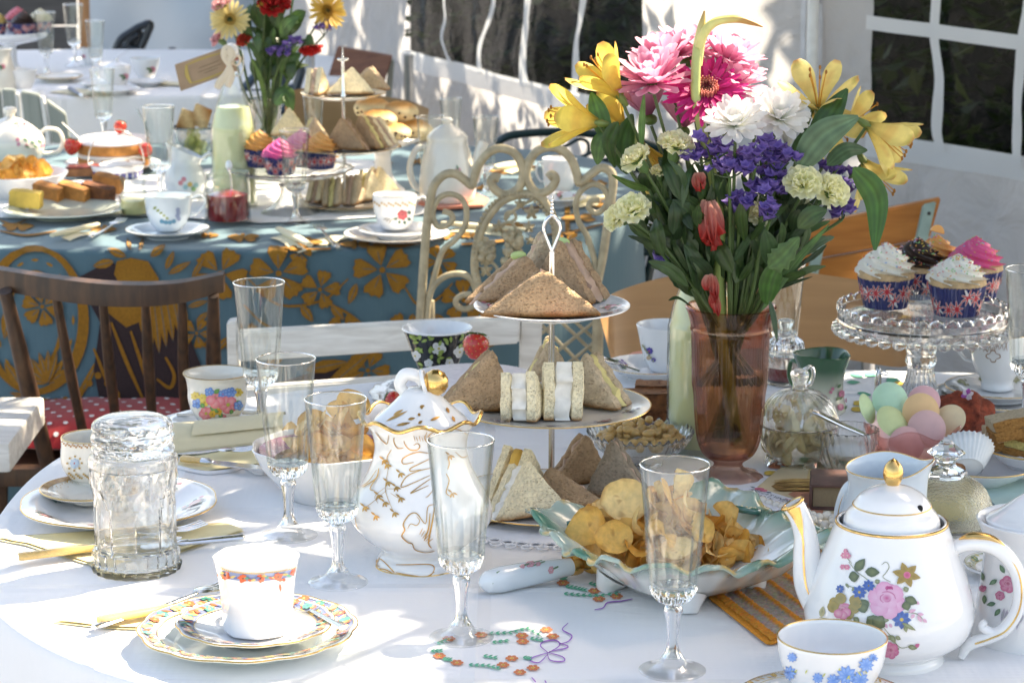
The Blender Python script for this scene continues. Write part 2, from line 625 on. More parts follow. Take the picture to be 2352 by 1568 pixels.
# prints: flat coloured shapes laid on a surface
def mixc(a,b,t):
 return tuple(x + (y - x) * t for x,y in zip(a,b))
class Dec:
 def __init__(s,mp,lift=0.0003,step=0.00005):
  s.g,s.mp,s.k,s.lift,s.step = G(),mp,0,lift,step
 def off(s):
  s.k += 1
  return s.lift + s.step * (s.k % 24)
 def blob(s,pts,c,c2=None,rings=3):
  o = s.off()
  cx = sum(p[0] for p in pts) / len(pts)
  cy = sum(p[1] for p in pts) / len(pts)
  v,col,f,n = [s.mp(cx,cy,o)],[c2 or c],[],len(pts)
  for r in range(1,rings + 1):
   t = r / rings
   for x,y in pts:
    v.append(s.mp(cx + (x - cx) * t,cy + (y - cy) * t,o))
    col.append(mixc(c2 or c,c,t))
  for k in range(n):
   k2 = (k + 1) % n
   f.append((0,1 + k,1 + k2))
   for r in range(rings - 1):
    a = 1 + r * n
    f.append((a + k,a + n + k,a + n + k2,a + k2))
  s.g.add((v,f),col)
 def disc(s,x,y,r,c,c2=None,n=12,ry=None,rings=2):
  s.blob([(x + r * cos(TAU * k / n),y + (ry or r) * sin(TAU * k / n)) for k in range(n)],c,c2,rings)
 def leaf(s,x0,y0,x1,y1,w,c,c2=None):
  dx,dy = x1 - x0,y1 - y0
  L = math.hypot(dx,dy) or 1
  nx,ny = -dy / L,dx / L
  pts = []
  for t,k in ((0,0),(.2,.7),(.45,1),(.7,.75),(.9,.3),(1,0)):
   pts.append((x0 + dx * t + nx * w * k / 2,y0 + dy * t + ny * w * k / 2))
  for t,k in ((.9,.3),(.7,.75),(.45,1),(.2,.7)):
   pts.append((x0 + dx * t - nx * w * k / 2,y0 + dy * t - ny * w * k / 2))
  s.blob(pts,c,c2,2)
 def line(s,pts,w,c,n=4):
  o = s.off()
  q = spline([(x,y,0) for x,y in pts],n) if len(pts) > 2 else [Vector((x,y,0)) for x,y in pts]
  if len(q) == 2:
   q = [q[0].lerp(q[1],t / 6) for t in range(7)]
  v,f = [],[]
  for i,p in enumerate(q):
   d = (q[min(i + 1,len(q) - 1)] - q[max(i - 1,0)])
   d = d.normalized() if d.length > 1e-9 else Vector((1,0,0))
   ww = w * (0.55 + 0.45 * sin(PI * i / (len(q) - 1)))
   v.append(s.mp(p.x - d.y * ww / 2,p.y + d.x * ww / 2,o))
   v.append(s.mp(p.x + d.y * ww / 2,p.y - d.x * ww / 2,o))
  for i in range(len(q) - 1):
   f.append((2 * i,2 * i + 1,2 * i + 3,2 * i + 2))
  s.g.add((v,f),c)
 def flower(s,x,y,r,n,c,cc,c2=None,a0=0.0,sq=1.0,wid=0.8):
  for k in range(n):
   a = a0 + TAU * k / n
   s.leaf(x + cos(a) * r * .12,y + sin(a) * r * .12 * sq,x + cos(a) * r,y + sin(a) * r * sq,r * wid,c,c2)
  s.disc(x,y,r * .2,cc,n=8,ry=r * .2 * sq)
 def rose(s,x,y,r,outer,mid,dark,sq=1.0):
  for k in range(6):
   a = TAU * k / 6 + .3
   s.disc(x + cos(a) * r * .52,y + sin(a) * r * .52 * sq,r * .5,outer,mid,10,r * .5 * sq)
  for k in range(4):
   a = TAU * k / 4 + .8
   s.disc(x + cos(a) * r * .26,y + sin(a) * r * .26 * sq - r * .1,r * .36,mixc(outer,mid,.5),mid,10,r * .33 * sq)
  s.disc(x,y - r * .12,r * .34,mid,dark,10,r * .28 * sq)
  for k in range(3):
   a = TAU * k / 3
   s.line([(x + cos(a + q) * r * (.2 + .13 * k),y - r * .1 + sin(a + q) * r * (.17 + .1 * k) * sq) for q in (0,.7,1.4,2.1)],r * .07,mixc(mid,dark,.7))
 def done(s,name,parent,m=None):
  return tag(obj(name,s.g,m or PRINT,parent,smooth=True,angle=180),kind='stuff')
def lathemap(prof,s,u0,vb,dep=None,rf=None):
 """print position (pixels) -> point on the camera side of a turned body standing at (u0, vb)"""
 pr = sorted(prof,key=lambda q: q[1])
 d,sp,cp = FPX / s,sin(PITCH),cos(PITCH)
 xc,yc = (u0 - CXP) * d / FPX,(CYP - vb) * d / FPX
 def rad(h):
  if h <= pr[0][1]:
   return pr[0][0]
  for (r0,z0),(r1,z1) in zip(pr,pr[1:]):
   if z0 <= h <= z1:
    return r0 + (r1 - r0) * (h - z0) / max(z1 - z0,1e-9)
  return pr[-1][0]
 def mp(x,y,o):
  h,ly = max(0,(vb - y) / s),-pr[-1][0]
  for _ in range(9):
   dd = d + ly * cp - h * sp
   r = rad(h)
   lx = (x - CXP) * dd / FPX - xc * (1 + ly / d)
   st = max(-.98,min(.98,lx / max(r,1e-6)))
   r = rf(math.asin(st),r,h) if rf else r
   st = max(-.98,min(.98,lx / max(r,1e-6)))
   ly = -r * math.sqrt(1 - st * st)
   h = max(pr[0][1],min(pr[-1][1],((CYP - y) * dd / FPX - yc - ly * sp) / cp))
  sl = (rad(h + .002) - rad(h - .002)) / .004
  nz = -sl / math.sqrt(1 + sl * sl)
  rr = r + o * math.sqrt(max(1 - nz * nz,0.05))
  return (rr * st,-rr * math.sqrt(1 - st * st),h + o * nz)
 return mp
def zoommap(x0,y0,sc):
 """pixel of an enlarged part of the photograph -> pixel of the 2352 view"""
 return lambda x,y: ((x0 + x / sc) * 0.9408,(y0 + y / sc) * 0.9408)
# ground, tent, hedge, fence
def rnd(a,b):
 return R.uniform(a,b)
PAVE = mat('grey paving',(0.30,0.30,0.31),0.85,var=0.18,scale=9,bmp=0.5,bscale=60,bdist=0.004)
tag(obj('ground',grid(40,40,lambda a,b: ((a - .5) * 90,b * 90 - 30,0)),PAVE),kind='structure')
WPTS = [(-0.70,7.95),(-0.40,7.2),(-.283,6.91),(.236,5.78),(.715,5.27),(.974,4.93),(1.35,4.42)]
WSP = spline([(x,y,0) for x,y in WPTS],10)
WL = [0]
for a,b in zip(WSP,WSP[1:]):
 WL.append(WL[-1] + (b - a).length)
def wallpt(s,z,o=0.0):
 s = max(0,min(WL[-1] - 1e-4,s))
 i = max(k for k in range(len(WL) - 1) if WL[k] <= s)
 a,b = WSP[i],WSP[i + 1]
 t = (b - a).normalized()
 p = a.lerp(b,(s - WL[i]) / (WL[i + 1] - WL[i]))
 nrm = Vector((-abs(t.y),-abs(t.x),0))
 w = 0.016 * noise.noise((s * 3,z * 3,1)) + 0.011 * noise.noise((s * 8,z * 6,4)) + .005 * noise.noise((s * 22,z * 17,7))
 p = p + nrm * (o + w)
 return Vector((p.x,p.y,z))
def wall_s(u,z=0.75):
 best = min(((abs(pix(wallpt(WL[-1] * k / 400,z))[0] - u),WL[-1] * k / 400) for k in range(401)))
 return best[1]
SILL = 0.752
TOPW = 1.66
sL0,sL1 = wall_s(922),wall_s(1468)
sR0,sR1 = wall_s(1988),WL[-1] - 0.06
TENT = clothmat('white tent canvas',(0.64,0.64,0.65),trans=0.42,weave=400,crease=1.0,cs=9,cd=.035,var=.10)
TENTB = clothmat('white window tape',(0.80,0.80,0.80),trans=0.35,weave=400,crease=0.3)
tent = thing('marquee_wall','white canvas marquee side wall with dark clear plastic window panels','tent',tuple(wallpt(0.1,0)))
TO = Vector(tent.location)
def wall_sheet(s0,s1,z0,z1,o=0.0,nu=30,nv=12):
 return grid(nu,nv,lambda a,b: wallpt(s0 + (s1 - s0) * a,z0 + (z1 - z0) * b,o) - TO)
g = G()
g.add(wall_sheet(0,WL[-1],0.02,SILL,0,170,40))
g.add(wall_sheet(0,sL0,SILL,TOPW,0,50,40))
g.add(wall_sheet(sL1,sR0,SILL,TOPW,0,50,40))
g.add(wall_sheet(sR1,WL[-1],SILL,TOPW,0,4,12))
g.add(wall_sheet(sL0,sL1,1.52,TOPW,0,30,3))
g.add(wall_sheet(sR0,sR1,1.52,TOPW,0,30,3))
obj('canvas',g,TENT,tent,angle=180)
for s0,s1 in ((sL0,sL1),(sR0,sR1)):
 obj('hem',wall_sheet(s0,s1,SILL - .045,SILL + .004,.004,30,2),TENTB,tent,angle=180)
seam = mat('canvas seam',(0.62,0.62,0.64),0.8)
for u in (1845,1885):
 s = wall_s(u)
 obj('seam',wall_sheet(s - .006,s + .006,.03,TOPW,.004,2,12),seam,tent,angle=180)
polem = mat('white tent pole',(0.72,0.72,0.70),0.5)
s = wall_s(1878)
pp = wallpt(s,0,.03) - TO
obj('pole',tube([pp,pp + Vector((0,0,TOPW))],.012,10),polem,tent)
# clear plastic window sheets with creases
m,n,l,b = newmat('creased clear plastic')
n.remove(b)
gl = nd(n,'ShaderNodeBsdfGlossy')
gl.inputs['Roughness'].default_value = 0.12
gl.inputs['Color'].default_value = (.9,.92,.95,1)
tp = nd(n,'ShaderNodeBsdfTransparent')
tp.inputs['Color'].default_value = (.60,.63,.66,1)
tc = nd(n,'ShaderNodeTexCoord')
nz = nd(n,'ShaderNodeTexNoise')
nz.inputs['Scale'].default_value = 6
nz.inputs['Detail'].default_value = 6
nz.inputs['Distortion'].default_value = 1.5
l.new(tc.outputs['Object'],nz.inputs['Vector'])
bp = nd(n,'ShaderNodeBump')
bp.inputs['Strength'].default_value = 0.6
bp.inputs['Distance'].default_value = 0.01
l.new(nz.outputs['Fac'],bp.inputs['Height'])
l.new(bp.outputs[0],gl.inputs['Normal'])
fr = nd(n,'ShaderNodeFresnel')
fr.inputs['IOR'].default_value = 1.16
l.new(bp.outputs[0],fr.inputs['Normal'])
mx = nd(n,'ShaderNodeMixShader')
l.new(fr.outputs[0],mx.inputs[0])
l.new(tp.outputs[0],mx.inputs[1])
l.new(gl.outputs[0],mx.inputs[2])
l.new(mx.outputs[0],n['Material Output'].inputs[0])
PLAST = m
for s0,s1 in ((sL0,sL1),(sR0,sR1)):
 obj('window_pane',wall_sheet(s0,s1,SILL,1.525,-.004,40,16),PLAST,tent,angle=180)
def bar(us,wpx):
 """wavy tape up a window through pixels (u, v) near the wall"""
 pts = []
 for u,v in us:
  s = wall_s(u)
  a = pix(wallpt(s,.75))[1]
  c = pix(wallpt(s,1.45))[1]
  pts.append((s,.75 + .7 * (a - v) / (a - c)))
 q = spline([(a,c,0) for a,c in pts],6)
 v_,f = [],[]
 for i,p in enumerate(q):
  w = wpx / S(wallpt(p.x,p.y)) * .5 / .6
  v_ += [wallpt(p.x - w,p.y,.008) - TO,wallpt(p.x + w,p.y,.008) - TO]
 for i in range(len(q) - 1):
  f.append((2 * i,2 * i + 1,2 * i + 3,2 * i + 2))
 obj('window_bar',(v_,f),TENTB,tent,angle=180)
bar([(1038,140),(1020,90),(1026,40),(1024,-10),(1026,-130)],10)
bar([(1108,170),(1106,130),(1112,90),(1135,20),(1140,-20),(1148,-130)],13)
bar([(1210,200),(1208,150),(1213,80),(1220,0),(1222,-130)],24)
bar([(1326,225),(1324,150),(1330,80),(1345,0),(1350,-130)],17)
bar([(2165,345),(2160,290),(2156,180),(2142,90),(2138,0),(2138,-100)],18)
bar([(2345,385),(2338,290),(2342,180),(2350,0),(2352,-100)],16)
# horizontal tape of the right window
q = []
for k in range(19):
 u = 1985 + (2460 - 1985) * k / 18
 s = wall_s(u)
 a,c = pix(wallpt(s,.75))[1],pix(wallpt(s,1.45))[1]
 v = 46 + (u - 1985) * .125
 q.append((s,.75 + .7 * (a - v) / (a - c)))
v_,f = [],[]
for i,p in enumerate(q):
 v_ += [wallpt(p[0],p[1] - .014,.010) - TO,wallpt(p[0],p[1] + .014,.010) - TO]
for i in range(len(q) - 1):
 f.append((2 * i,2 * i + 1,2 * i + 3,2 * i + 2))
obj('window_bar',(v_,f),TENTB,tent,angle=180)
# leaves
def leafquads(pts,size,cols,flat=0.5):
 g = G()
 for p in pts:
  a = Vector((rnd(-1,1),rnd(-1,1),rnd(-flat,flat))).normalized()
  b = a.cross(Vector((rnd(-.6,.6),rnd(-.6,.6),1))).normalized()
  s = size * rnd(.6,1.25)
  p = Vector(p)
  c = R.choice(cols)
  k = rnd(.7,1.2)
  c = tuple(x * k for x in c)
  up = a.cross(b) * s * .12
  g.add(([p - a * s * .5,p + b * s * .24 + up,p + a * s * .5,p - b * s * .24 + up],[(0,1,2,3)]),c)
 return g
GREENS = [(.06,.10,.025),(.045,.08,.02),(.08,.11,.03),(.035,.06,.02)]
hedge = thing('hedge','dark green hedge seen through the marquee windows','hedge',(1.6,6.6,0))
HO = Vector(hedge.location)
pts = []
for i in range(5200):
 s = rnd(0.2,WL[-1])
 z = rnd(0.05,1.9)
 p = wallpt(s,z,-rnd(.75,1.25) - .12 * noise.noise((s * 4,z * 4,0)))
 pts.append(p - HO)
for i in range(3800):
 a = rnd(0,1)
 pts.append(Vector((-.35 + 2.6 * a + rnd(-.1,.1),8.75 - 1.3 * a + rnd(-.2,.2),rnd(.05,1.9))) - HO)
obj('foliage',leafquads(pts,.075,GREENS),LEAF,hedge,smooth=False)
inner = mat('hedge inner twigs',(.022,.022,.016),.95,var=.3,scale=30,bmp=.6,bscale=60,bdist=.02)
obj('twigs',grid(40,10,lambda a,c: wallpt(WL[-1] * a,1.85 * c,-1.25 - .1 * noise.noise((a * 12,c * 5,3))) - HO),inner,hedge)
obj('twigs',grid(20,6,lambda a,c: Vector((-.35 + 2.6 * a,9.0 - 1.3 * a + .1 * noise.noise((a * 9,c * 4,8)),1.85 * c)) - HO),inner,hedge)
# back corner: tarpaulin, dark boards, posts
tarp = thing('tarpaulin','grey blue plastic sheet hanging in the back corner behind the far table','tarpaulin',(-1.0,8.3,0))
g = grid(40,20,lambda a,c: (-.34 + a * 1.0,.10 * sin(a * 9 + c * 1.5) * .3 + .05 * noise.noise((a * 6,c * 5,2)) - .35 * a,.02 + c * (1.18 + .12 * sin(a * 3.1))))
obj('sheet',g,clothmat('blue grey plastic sheet',(0.33,0.40,0.47),weave=200,crease=0.5,rough=.45),tarp,angle=180)
obj('rope',tube([(-.34,0,1.23),(.1,-.1,1.33),(.66,-.36,1.3)],.006,6),mat('rope',(.3,.28,.24),.9),tarp)
fence = thing('weatherboard_shed','dark shed of grey boards and brown posts at the far left','shed',(-1.75,9.2,0))
dk = wood('charcoal boards',(.035,.038,.042),(.06,.063,.07),.7,5,(1,10,10))
br = wood('brown planks',(.16,.07,.025),(.30,.15,.055),.55,5,(10,10,1))
db = wood('dark brown planks',(.05,.028,.015),(.11,.06,.03),.6,5,(10,10,1))
for k in range(10):
 obj('board',box((-.15,-.02 * (k % 2),.08 + k * .15),(.75,.02,.147),.004),dk,fence,angle=30)
obj('post',box((.275,-.03,.75),(.07,.07,1.5),.004),br,fence,angle=30)
obj('gap_shade',box((.4,.05,.75),(.16,.02,1.5)),mat('dark doorway',(.006,.006,.006),.9),fence)  # black panel stands for the shade in the gap beside the post
for k,(x,m_) in enumerate(((.51,db),(.575,br),(.64,db),(.705,db))):
 obj('plank',box((x,-.02,.75),(.062,.03,1.5),.004),m_,fence,angle=30)
obj('end_wall',box((1.05,.35,.8),(.6,.04,1.6),.004),db,fence,angle=30)
# tables and cloths
def sup(t,a,b,n):
 c,s_ = cos(t),sin(t)
 return a * math.copysign(abs(c) ** (2 / n),c),b * math.copysign(abs(s_) ** (2 / n),s_)
def cloth(cx,cy,a,b,n,drop,amp,nf,na=220,seed=0.0):
 v,f,rings = [],[],[]
 def wv(t,d):
  return amp * d * (sin(nf * t + seed) + .5 * sin(nf * 2.3 * t + 1 + seed) + .4 * noise.noise((t * 3,seed,5))) + .05 * d * d
 rows = [(k,0,0) for k in (.12,.3,.5,.7,.85,.95,.985)]
 rows += [(1,.002,.001),(1,.005,.0045),(1,.007,.011)]
 rows += [(1,.008,.011 + drop * (i / 16)) for i in range(1,17)]
 for k,o,d in rows:
  r = []
  for i in range(na):
   t = TAU * i / na
   x,y = sup(t,a,b,n)
   L = math.hypot(x,y)
   e = o + (wv(t,d / drop) if d > .02 else 0)
   z = -d + (0.0006 * noise.noise((x * k * 5,y * k * 5,seed)) if d == 0 else 0)
   r.append(len(v))
   v.append((x * k + x / L * e,y * k + y / L * e,z))
  rings.append(r)
 c0 = len(v)
 v.append((0,0,0))
 for i in range(na):
  f.append((c0,rings[0][i],rings[0][(i + 1) % na]))
 for p,q in zip(rings,rings[1:]):
  for i in range(na):
   j = (i + 1) % na
   f.append((p[i],q[i],q[j],p[j]))
 return v,f
def table(label,cx,cy,a,b,n):
 t = thing('table',label,'table',(cx,cy,0))
 w = wood('table wood',(.20,.11,.05),(.36,.22,.11))
 pts = [sup(TAU * k / 60,a - .012,b - .012,n) for k in range(60)]
 obj('tabletop',prism(pts,TZ - .030,TZ - .006,.002),w,t,angle=30)
 for sx in (-1,1):
  for sy in (-1,1):
   obj('leg',box((sx * a * .6,sy * b * .6,(TZ - .031) / 2),(.045,.045,TZ - .031),.003),w,t,angle=30)
 return t
FT = (.28,2.48,.78,.63,2.5)
BT = (-.5,4.53,.72,.60,3.0)
AT = (-1.02,6.42,.62,.52,3.0)
table('front tea table hidden under the white embroidered cloth',*FT)
table('second tea table hidden under the blue and gold cloth',*BT)
table('far tea table hidden under the plain white cloth at back left',*AT)
fc = tag(obj('tablecloth',cloth(*FT,.52,.016,9,seed=2.0),LINEN,loc=(FT[0],FT[1],TZ),angle=180),'white embroidered linen cloth on the front table','tablecloth')
BLUE = clothmat('blue damask cloth',(0.066,0.140,0.175),crease=0.12,var=.08)
bc = tag(obj('tablecloth',cloth(*BT,.60,.010,7,seed=.6),BLUE,loc=(BT[0],BT[1],TZ),angle=180),'blue cloth with ochre flower print on the second table','tablecloth')
ac = tag(obj('tablecloth',cloth(*AT,.5,.014,8,seed=1.6),LINEN,loc=(AT[0],AT[1],TZ),angle=180),'plain white cloth on the far table at back left','tablecloth')
def topmap(u,v,o,z=TZ,ref=None):
 p = P(u,v,z + .0016 + o)
 return p - ref if ref else p
# ochre print of the blue cloth
BO = Vector((BT[0],BT[1],TZ))
def drapemap(u,v,o):
 p = P(u,v,TZ)
 cx,cy,a,b,n = BT
 k = (abs((p.x - cx) / a) ** n + abs((p.y - cy) / b) ** n)
 if k < .965:
  return P(u,v,TZ + .0016 + o) - BO
 y = 3.95
 for _ in range(12):
  p = PY(u,v,y)
  X = max(-.985,min(.985,(p.x - cx) / a))
  c = abs(X) ** (n / 2)
  t = -math.acos(max(-1,min(1,math.copysign(c,X))))
  x0,y0 = sup(t,a,b,n)
  L = math.hypot(x0,y0)
  d = max(0,(TZ - p.z - .011)) / .60
  d = min(d,1)
  e = .008 + .010 * d * (sin(7 * (t + TAU) + .6) + .5 * sin(16.1 * (t + TAU) + 1.6) + .4 * noise.noise(((t + TAU) * 3,.6,5))) + .05 * d * d
  yn = cy + y0 + y0 / L * e
  y += (yn - y) * .8
 p = PY(u,v,y - .0035 - o * 2)
 return Vector((p.x,p.y,min(p.z,TZ + .002))) - BO
OCH = (0.255,0.115,0.009)
OCL = (0.30,0.145,0.016)
BRN = (0.030,0.017,0.019)
DKB = (0.06,0.11,0.135)
D = Dec(drapemap,.0006,.00006)
for pts in ([(175,640),(250,600),(330,640),(430,760),(470,860),(440,960),(330,980),(235,950),(215,850),(230,740)],
 [(1335,565),(1400,545),(1432,560),(1425,680),(1380,720),(1330,690)],
 [(640,880),(760,840),(880,880),(850,960),(700,980)],[(1130,640),(1210,610),(1220,740),(1120,790)]):
 D.blob(pts,BRN,BRN,5)
def ring(cx,cy,rx,ry,w,c,a0=0,a1=TAU,n=40):
 q = [(cx + rx * cos(a0 + (a1 - a0) * k / n),cy + ry * sin(a0 + (a1 - a0) * k / n)) for k in range(n + 1)]
 o = D.off()
 v,f = [],[]
 for i,(x,y) in enumerate(q):
  t = a0 + (a1 - a0) * i / n
  ww = w * (.75 + .25 * sin(t * 2 + 1))
  v += [D.mp(x - cos(t) * ww / 2,y - sin(t) * ww / 2,o),D.mp(x + cos(t) * ww / 2,y + sin(t) * ww / 2,o)]
 D.g.add((v,[(2 * i,2 * i + 1,2 * i + 3,2 * i + 2) for i in range(n)]),c)
def dfl(x,y,r,n=5,a0=0.3,sq=.95,c=OCH):
 for k in range(n):
  a = a0 + TAU * k / n
  D.blob([(x + r * (.16 * cos(a) + q * cos(a) - w * sin(a)),y + sq * r * (.16 * sin(a) + q * sin(a) + w * cos(a)))
 for q,w in ((0,0),(.3,.2),(.62,.36),(.84,.3),(.80,.12),(.88,0),(.80,-.12),(.84,-.3),(.62,-.36),(.3,-.2))],c,OCL)
  D.line([(x + r * .25 * cos(a),y + r * sq * .25 * sin(a)),(x + r * .7 * cos(a),y + r * sq * .7 * sin(a))],2,DKB)
 D.disc(x,y,r * .11,c)
def dlf(x0,y0,x1,y1,w,c=OCH):
 D.leaf(x0,y0,x1,y1,w,c,OCL)
 D.line([(x0,y0),((x0 + x1) / 2 + 1,(y0 + y1) / 2),(x1,y1)],1.6,DKB)
ring(80,735,112,165,26,OCH)
ring(80,735,62,112,10,OCH)
for k in range(16):
 a = TAU * k / 16
 D.leaf(80 + 88 * cos(a) - 9 * sin(a),735 + 138 * sin(a) + 12 * cos(a),80 + 88 * cos(a) + 9 * sin(a),735 + 138 * sin(a) - 12 * cos(a),7,OCL)
dfl(97,704,46,6)
for k in range(9):
 a = -PI * .95 + PI * .9 * k / 8
 dlf(110,880,110 + 62 * cos(a),880 + 78 * sin(a),17)
for x,y in ((82,923),(105,922),(128,922),(150,918),(185,897),(205,880),(225,862),(247,880),(268,905),(250,840)):
 D.disc(x,y,8,OCH)
for x0,y0,x1,y1,w in ((20,700,10,780,26),(40,760,60,830,20),(10,830,55,900,26),(20,900,120,935,18),(160,950,240,800,16),
 (262,600,212,612,22),(290,590,245,570,20),(300,575,292,545,10),(320,575,330,545,10),(345,590,380,560,20),
 (380,620,400,575,16),(385,630,440,600,16),(440,640,470,590,14),(430,680,475,650,16),(430,705,480,690,14),
 (450,740,480,715,14),(470,800,500,760,20),(490,810,530,770,18)):
 dlf(x0,y0,x1,y1,w)
D.blob([(268,600),(300,592),(340,600),(365,640),(362,690),(330,735),(290,752),(250,720),(238,690),(262,690),(280,660),(262,630)],OCH,OCL,4)
for k in range(7):
 x = 330 + k * 14
 dlf(x - 6,690 - k * 3,x + 4 + k * 2,812 - abs(k - 2) * 14,22)
for pts in ([(255,740),(290,830),(330,920)],[(300,760),(330,850),(345,900)],[(215,800),(260,900),(330,960)],[(380,820),(400,860),(390,890),(360,870)]):
 D.line(pts,9,OCH)
for x,y,r,a in ((506,628,62,.2),(640,628,66,.9),(560,780,44,.4),(452,765,36,.1),(735,665,46,1.2),(878,620,66,.7),(690,580,26,0),
 (1010,600,40,.5),(1065,690,50,.9),(790,760,40,.2),(930,760,44,.4),(845,850,50,.1),(1260,640,44,.6),(1300,560,36,.2)):
 dfl(x,y,r,5,a)
for pts in ([(570,640),(640,700),(740,690),(800,640)],[(740,690),(800,720),(850,760)],[(930,660),(960,700),(1000,690),(1040,650)],
 [(980,700),(990,760),(1010,800)],[(560,700),(600,740),(640,760)]):
 D.line(pts,6,OCH)
for x0,y0,x1,y1,w in ((690,700,720,740,22),(760,700,790,735,22),(820,650,800,700,20),(950,720,940,790,24),(1000,720,1030,760,22),(1150,650,1180,700,26),
 (1190,690,1220,640,20),(1340,600,1360,550,22),(1380,640,1410,580,26),(1350,660,1395,690,24),(700,850,800,830,30),(740,900,860,800,34),
 (600,860,660,800,26),(1120,800,1160,740,26)):
 dlf(x0,y0,x1,y1,w)
for k in range(9):
 D.line([(1345 + k * 9,548 - k),(1352 + k * 9,575 + (k % 3) * 12)],4,OCH)
# print on the flat top of the same cloth
for x,y,r in ((40,520,40),(235,525,34),(560,545,40),(700,555,44),(820,560,40),(1010,540,40),(1180,520,44),(1330,500,44),(1390,470,34),(1240,445,30),
 (1120,430,28),(1370,420,28),(960,370,26),(880,372,24),(1290,360,26),(760,360,22),(1080,540,30),(330,540,22),(480,540,24)):
 for k in range(5):
  a = TAU * k / 5 + x
  D.leaf(x,y,x + r * cos(a),y + r * .22 * sin(a),r * .34,OCH,OCL)
for pts in ([(0,505),(30,515),(60,505)],[(0,530),(60,540),(130,530)],[(860,560),(920,565),(980,555)],[(1060,560),(1130,555),(1200,545)],[(1250,540),(1320,530),(1400,510)],
 [(1200,480),(1280,470),(1360,460)],[(620,565),(700,572),(760,570)]):
 D.line(pts,5,OCH)
D.done('flower_print',bc,CLOTHP)
# white runner on the blue cloth
RUN = clothmat('white runner',(0.78,0.78,0.77),crease=.12)
def flat(name,pts,z0,th,m,label=None,cat=None,parent=None,b=0.0,group=None,kind=None):
 q = [P(u,v,z0) for u,v in pts]
 c = sum(q,Vector()) / len(q)
 o = obj(name,prism([(p.x - c.x,p.y - c.y) for p in q],0,th,b),m,parent,loc=(c.x,c.y,z0),angle=30)
 return tag(o,label,cat,group,kind)
flat('table_runner',[(-60,470),(0,500),(150,503),(300,495),(420,500),(600,512),(760,505),(1000,490),(985,455),(860,420),(900,372),(700,360),(400,400),(100,420)],
 TZ + .0026,.0008,RUN,'white lace runner along the middle of the blue and gold cloth','runner')
# trees that throw the dappled shade
def inpoly(x,y,pl):
 c = False
 for (x0,y0),(x1,y1) in zip(pl,pl[1:] + pl[:1]):
  if (y0 > y) != (y1 > y) and x < (x1 - x0) * (y - y0) / (y1 - y0) + x0:
   c = not c
 return c
LIT = [([(-700,1090),(180,1075),(400,1130),(480,1235),(830,1255),(1000,1310),(1140,1345),(1130,1400),(1250,1440),(1560,1540),(1700,1610),(1700,2200),(-700,2200)],.02),
 ([(330,960),(640,960),(690,1090),(330,1095)],.1),
 ([(860,1170),(1050,1170),(1080,1330),(840,1330)],.12),
 ([(1720,1560),(1830,1520),(1900,1800),(1700,1800)],0),
 ([(1850,480),(2250,440),(2250,800),(1900,800)],.3),
 ([(-700,200),(1460,180),(1560,640),(-700,640)],.2)]
WLIT = [(1020,60),(1110,210),(1200,420),(1560,520),(1800,420),(1790,60),(1700,-250),(1020,-250)]
def shade_ok(p,force=False):
 """would a leaf at p throw its shadow where the photograph shows shade?"""
 t = (p.z - .80) / SUND.z
 q = p - SUND * t
 u,v = pix(q)
 if depth(q) > .5:
  for c,r in FLW:
   d = p - c
   if (d - SUND * d.dot(SUND)).length < r and R.random() > .06:
    return False
  for pl,keep in LIT:
   if inpoly(u,v,pl):
    return R.random() < keep
 return True
FLW = [(PY(1600,140,2.64),.12),(PY(1350,170,2.62),.10)]
def wall_hit(p):
 for k in range(5,60):
  t = k * .08
  q = p - SUND * t
  if q.z < .02:
   break
  for i in range(0,len(WSP) - 3,3):
   a,b = WSP[i],WSP[i + 3]
   if (Vector((q.x,q.y,0)) - a.lerp(b,.5)).length < .16:
    return q
 return None
def wall_ok(p):
 q = wall_hit(p)
 if q is not None:
  u,v = pix(q)
  if inpoly(u,v,WLIT):
   return R.random() < .06
 return True
pts = []
while len(pts) < 12500:
 # targets over the tables and the air round them
 q = Vector((rnd(-1.6,2.3),rnd(1.2,5.3),.80)) if R.random() < .86 else Vector((rnd(-2.0,-.3),rnd(5.7,7.2),.80))
 t = rnd(1.75,2.9)
 p = q + SUND * t
 if shade_ok(p) and wall_ok(p):
  pts.append(p)
for i in range(1500):
 s = rnd(.05,WL[-1])
 z = rnd(.1,1.5)
 q = wallpt(s,z)
 u,v = pix(q)
 dens = .5 if u < 1130 else .95
 if inpoly(u,v,WLIT):
  dens = .03
 p = q + SUND * rnd(1.9,2.8)
 if R.random() < dens and shade_ok(p):
  pts.append(p)
tree = thing('shade_tree','leafy tree beyond the marquee that shades the tables','tree',(3.1,5.6,0))
TP = Vector(tree.location)
BARK = mat('tree bark',(.13,.10,.07),.9,var=.3,scale=20,bmp=.8,bscale=40,bdist=.01)
obj('trunk',tube([(0,0,0),(-.05,-.03,1.0),(-.1,-.1,2.0),(-.25,-.3,2.9),(-.4,-.6,3.6)],[.14,.11,.09,.06,.03],12),BARK,tree)
g = G()
for k in range(16):
 e = R.choice(pts) - TP
 a = Vector((-.1,-.1,rnd(1.9,2.6)))
 mid = a.lerp(e,.55) + Vector((0,0,.25))
 g.add(tube(spline([a,mid,e],5),[.035,.02,.006],6))
obj('limbs',g,BARK,tree)
obj('crown',leafquads([p - TP for p in pts],.165,GREENS,.4),LEAF,tree,smooth=False)
# chairs
def seg(name,pts,rad,m,t,n=10,sp=5,squash=1.0):
 o = Vector(t.location)
 q = [Vector(p) - o for p in pts]
 if sp:
  q = spline(q,sp)
 return obj(name,tube(q,rad,n,squash=squash),m,t)
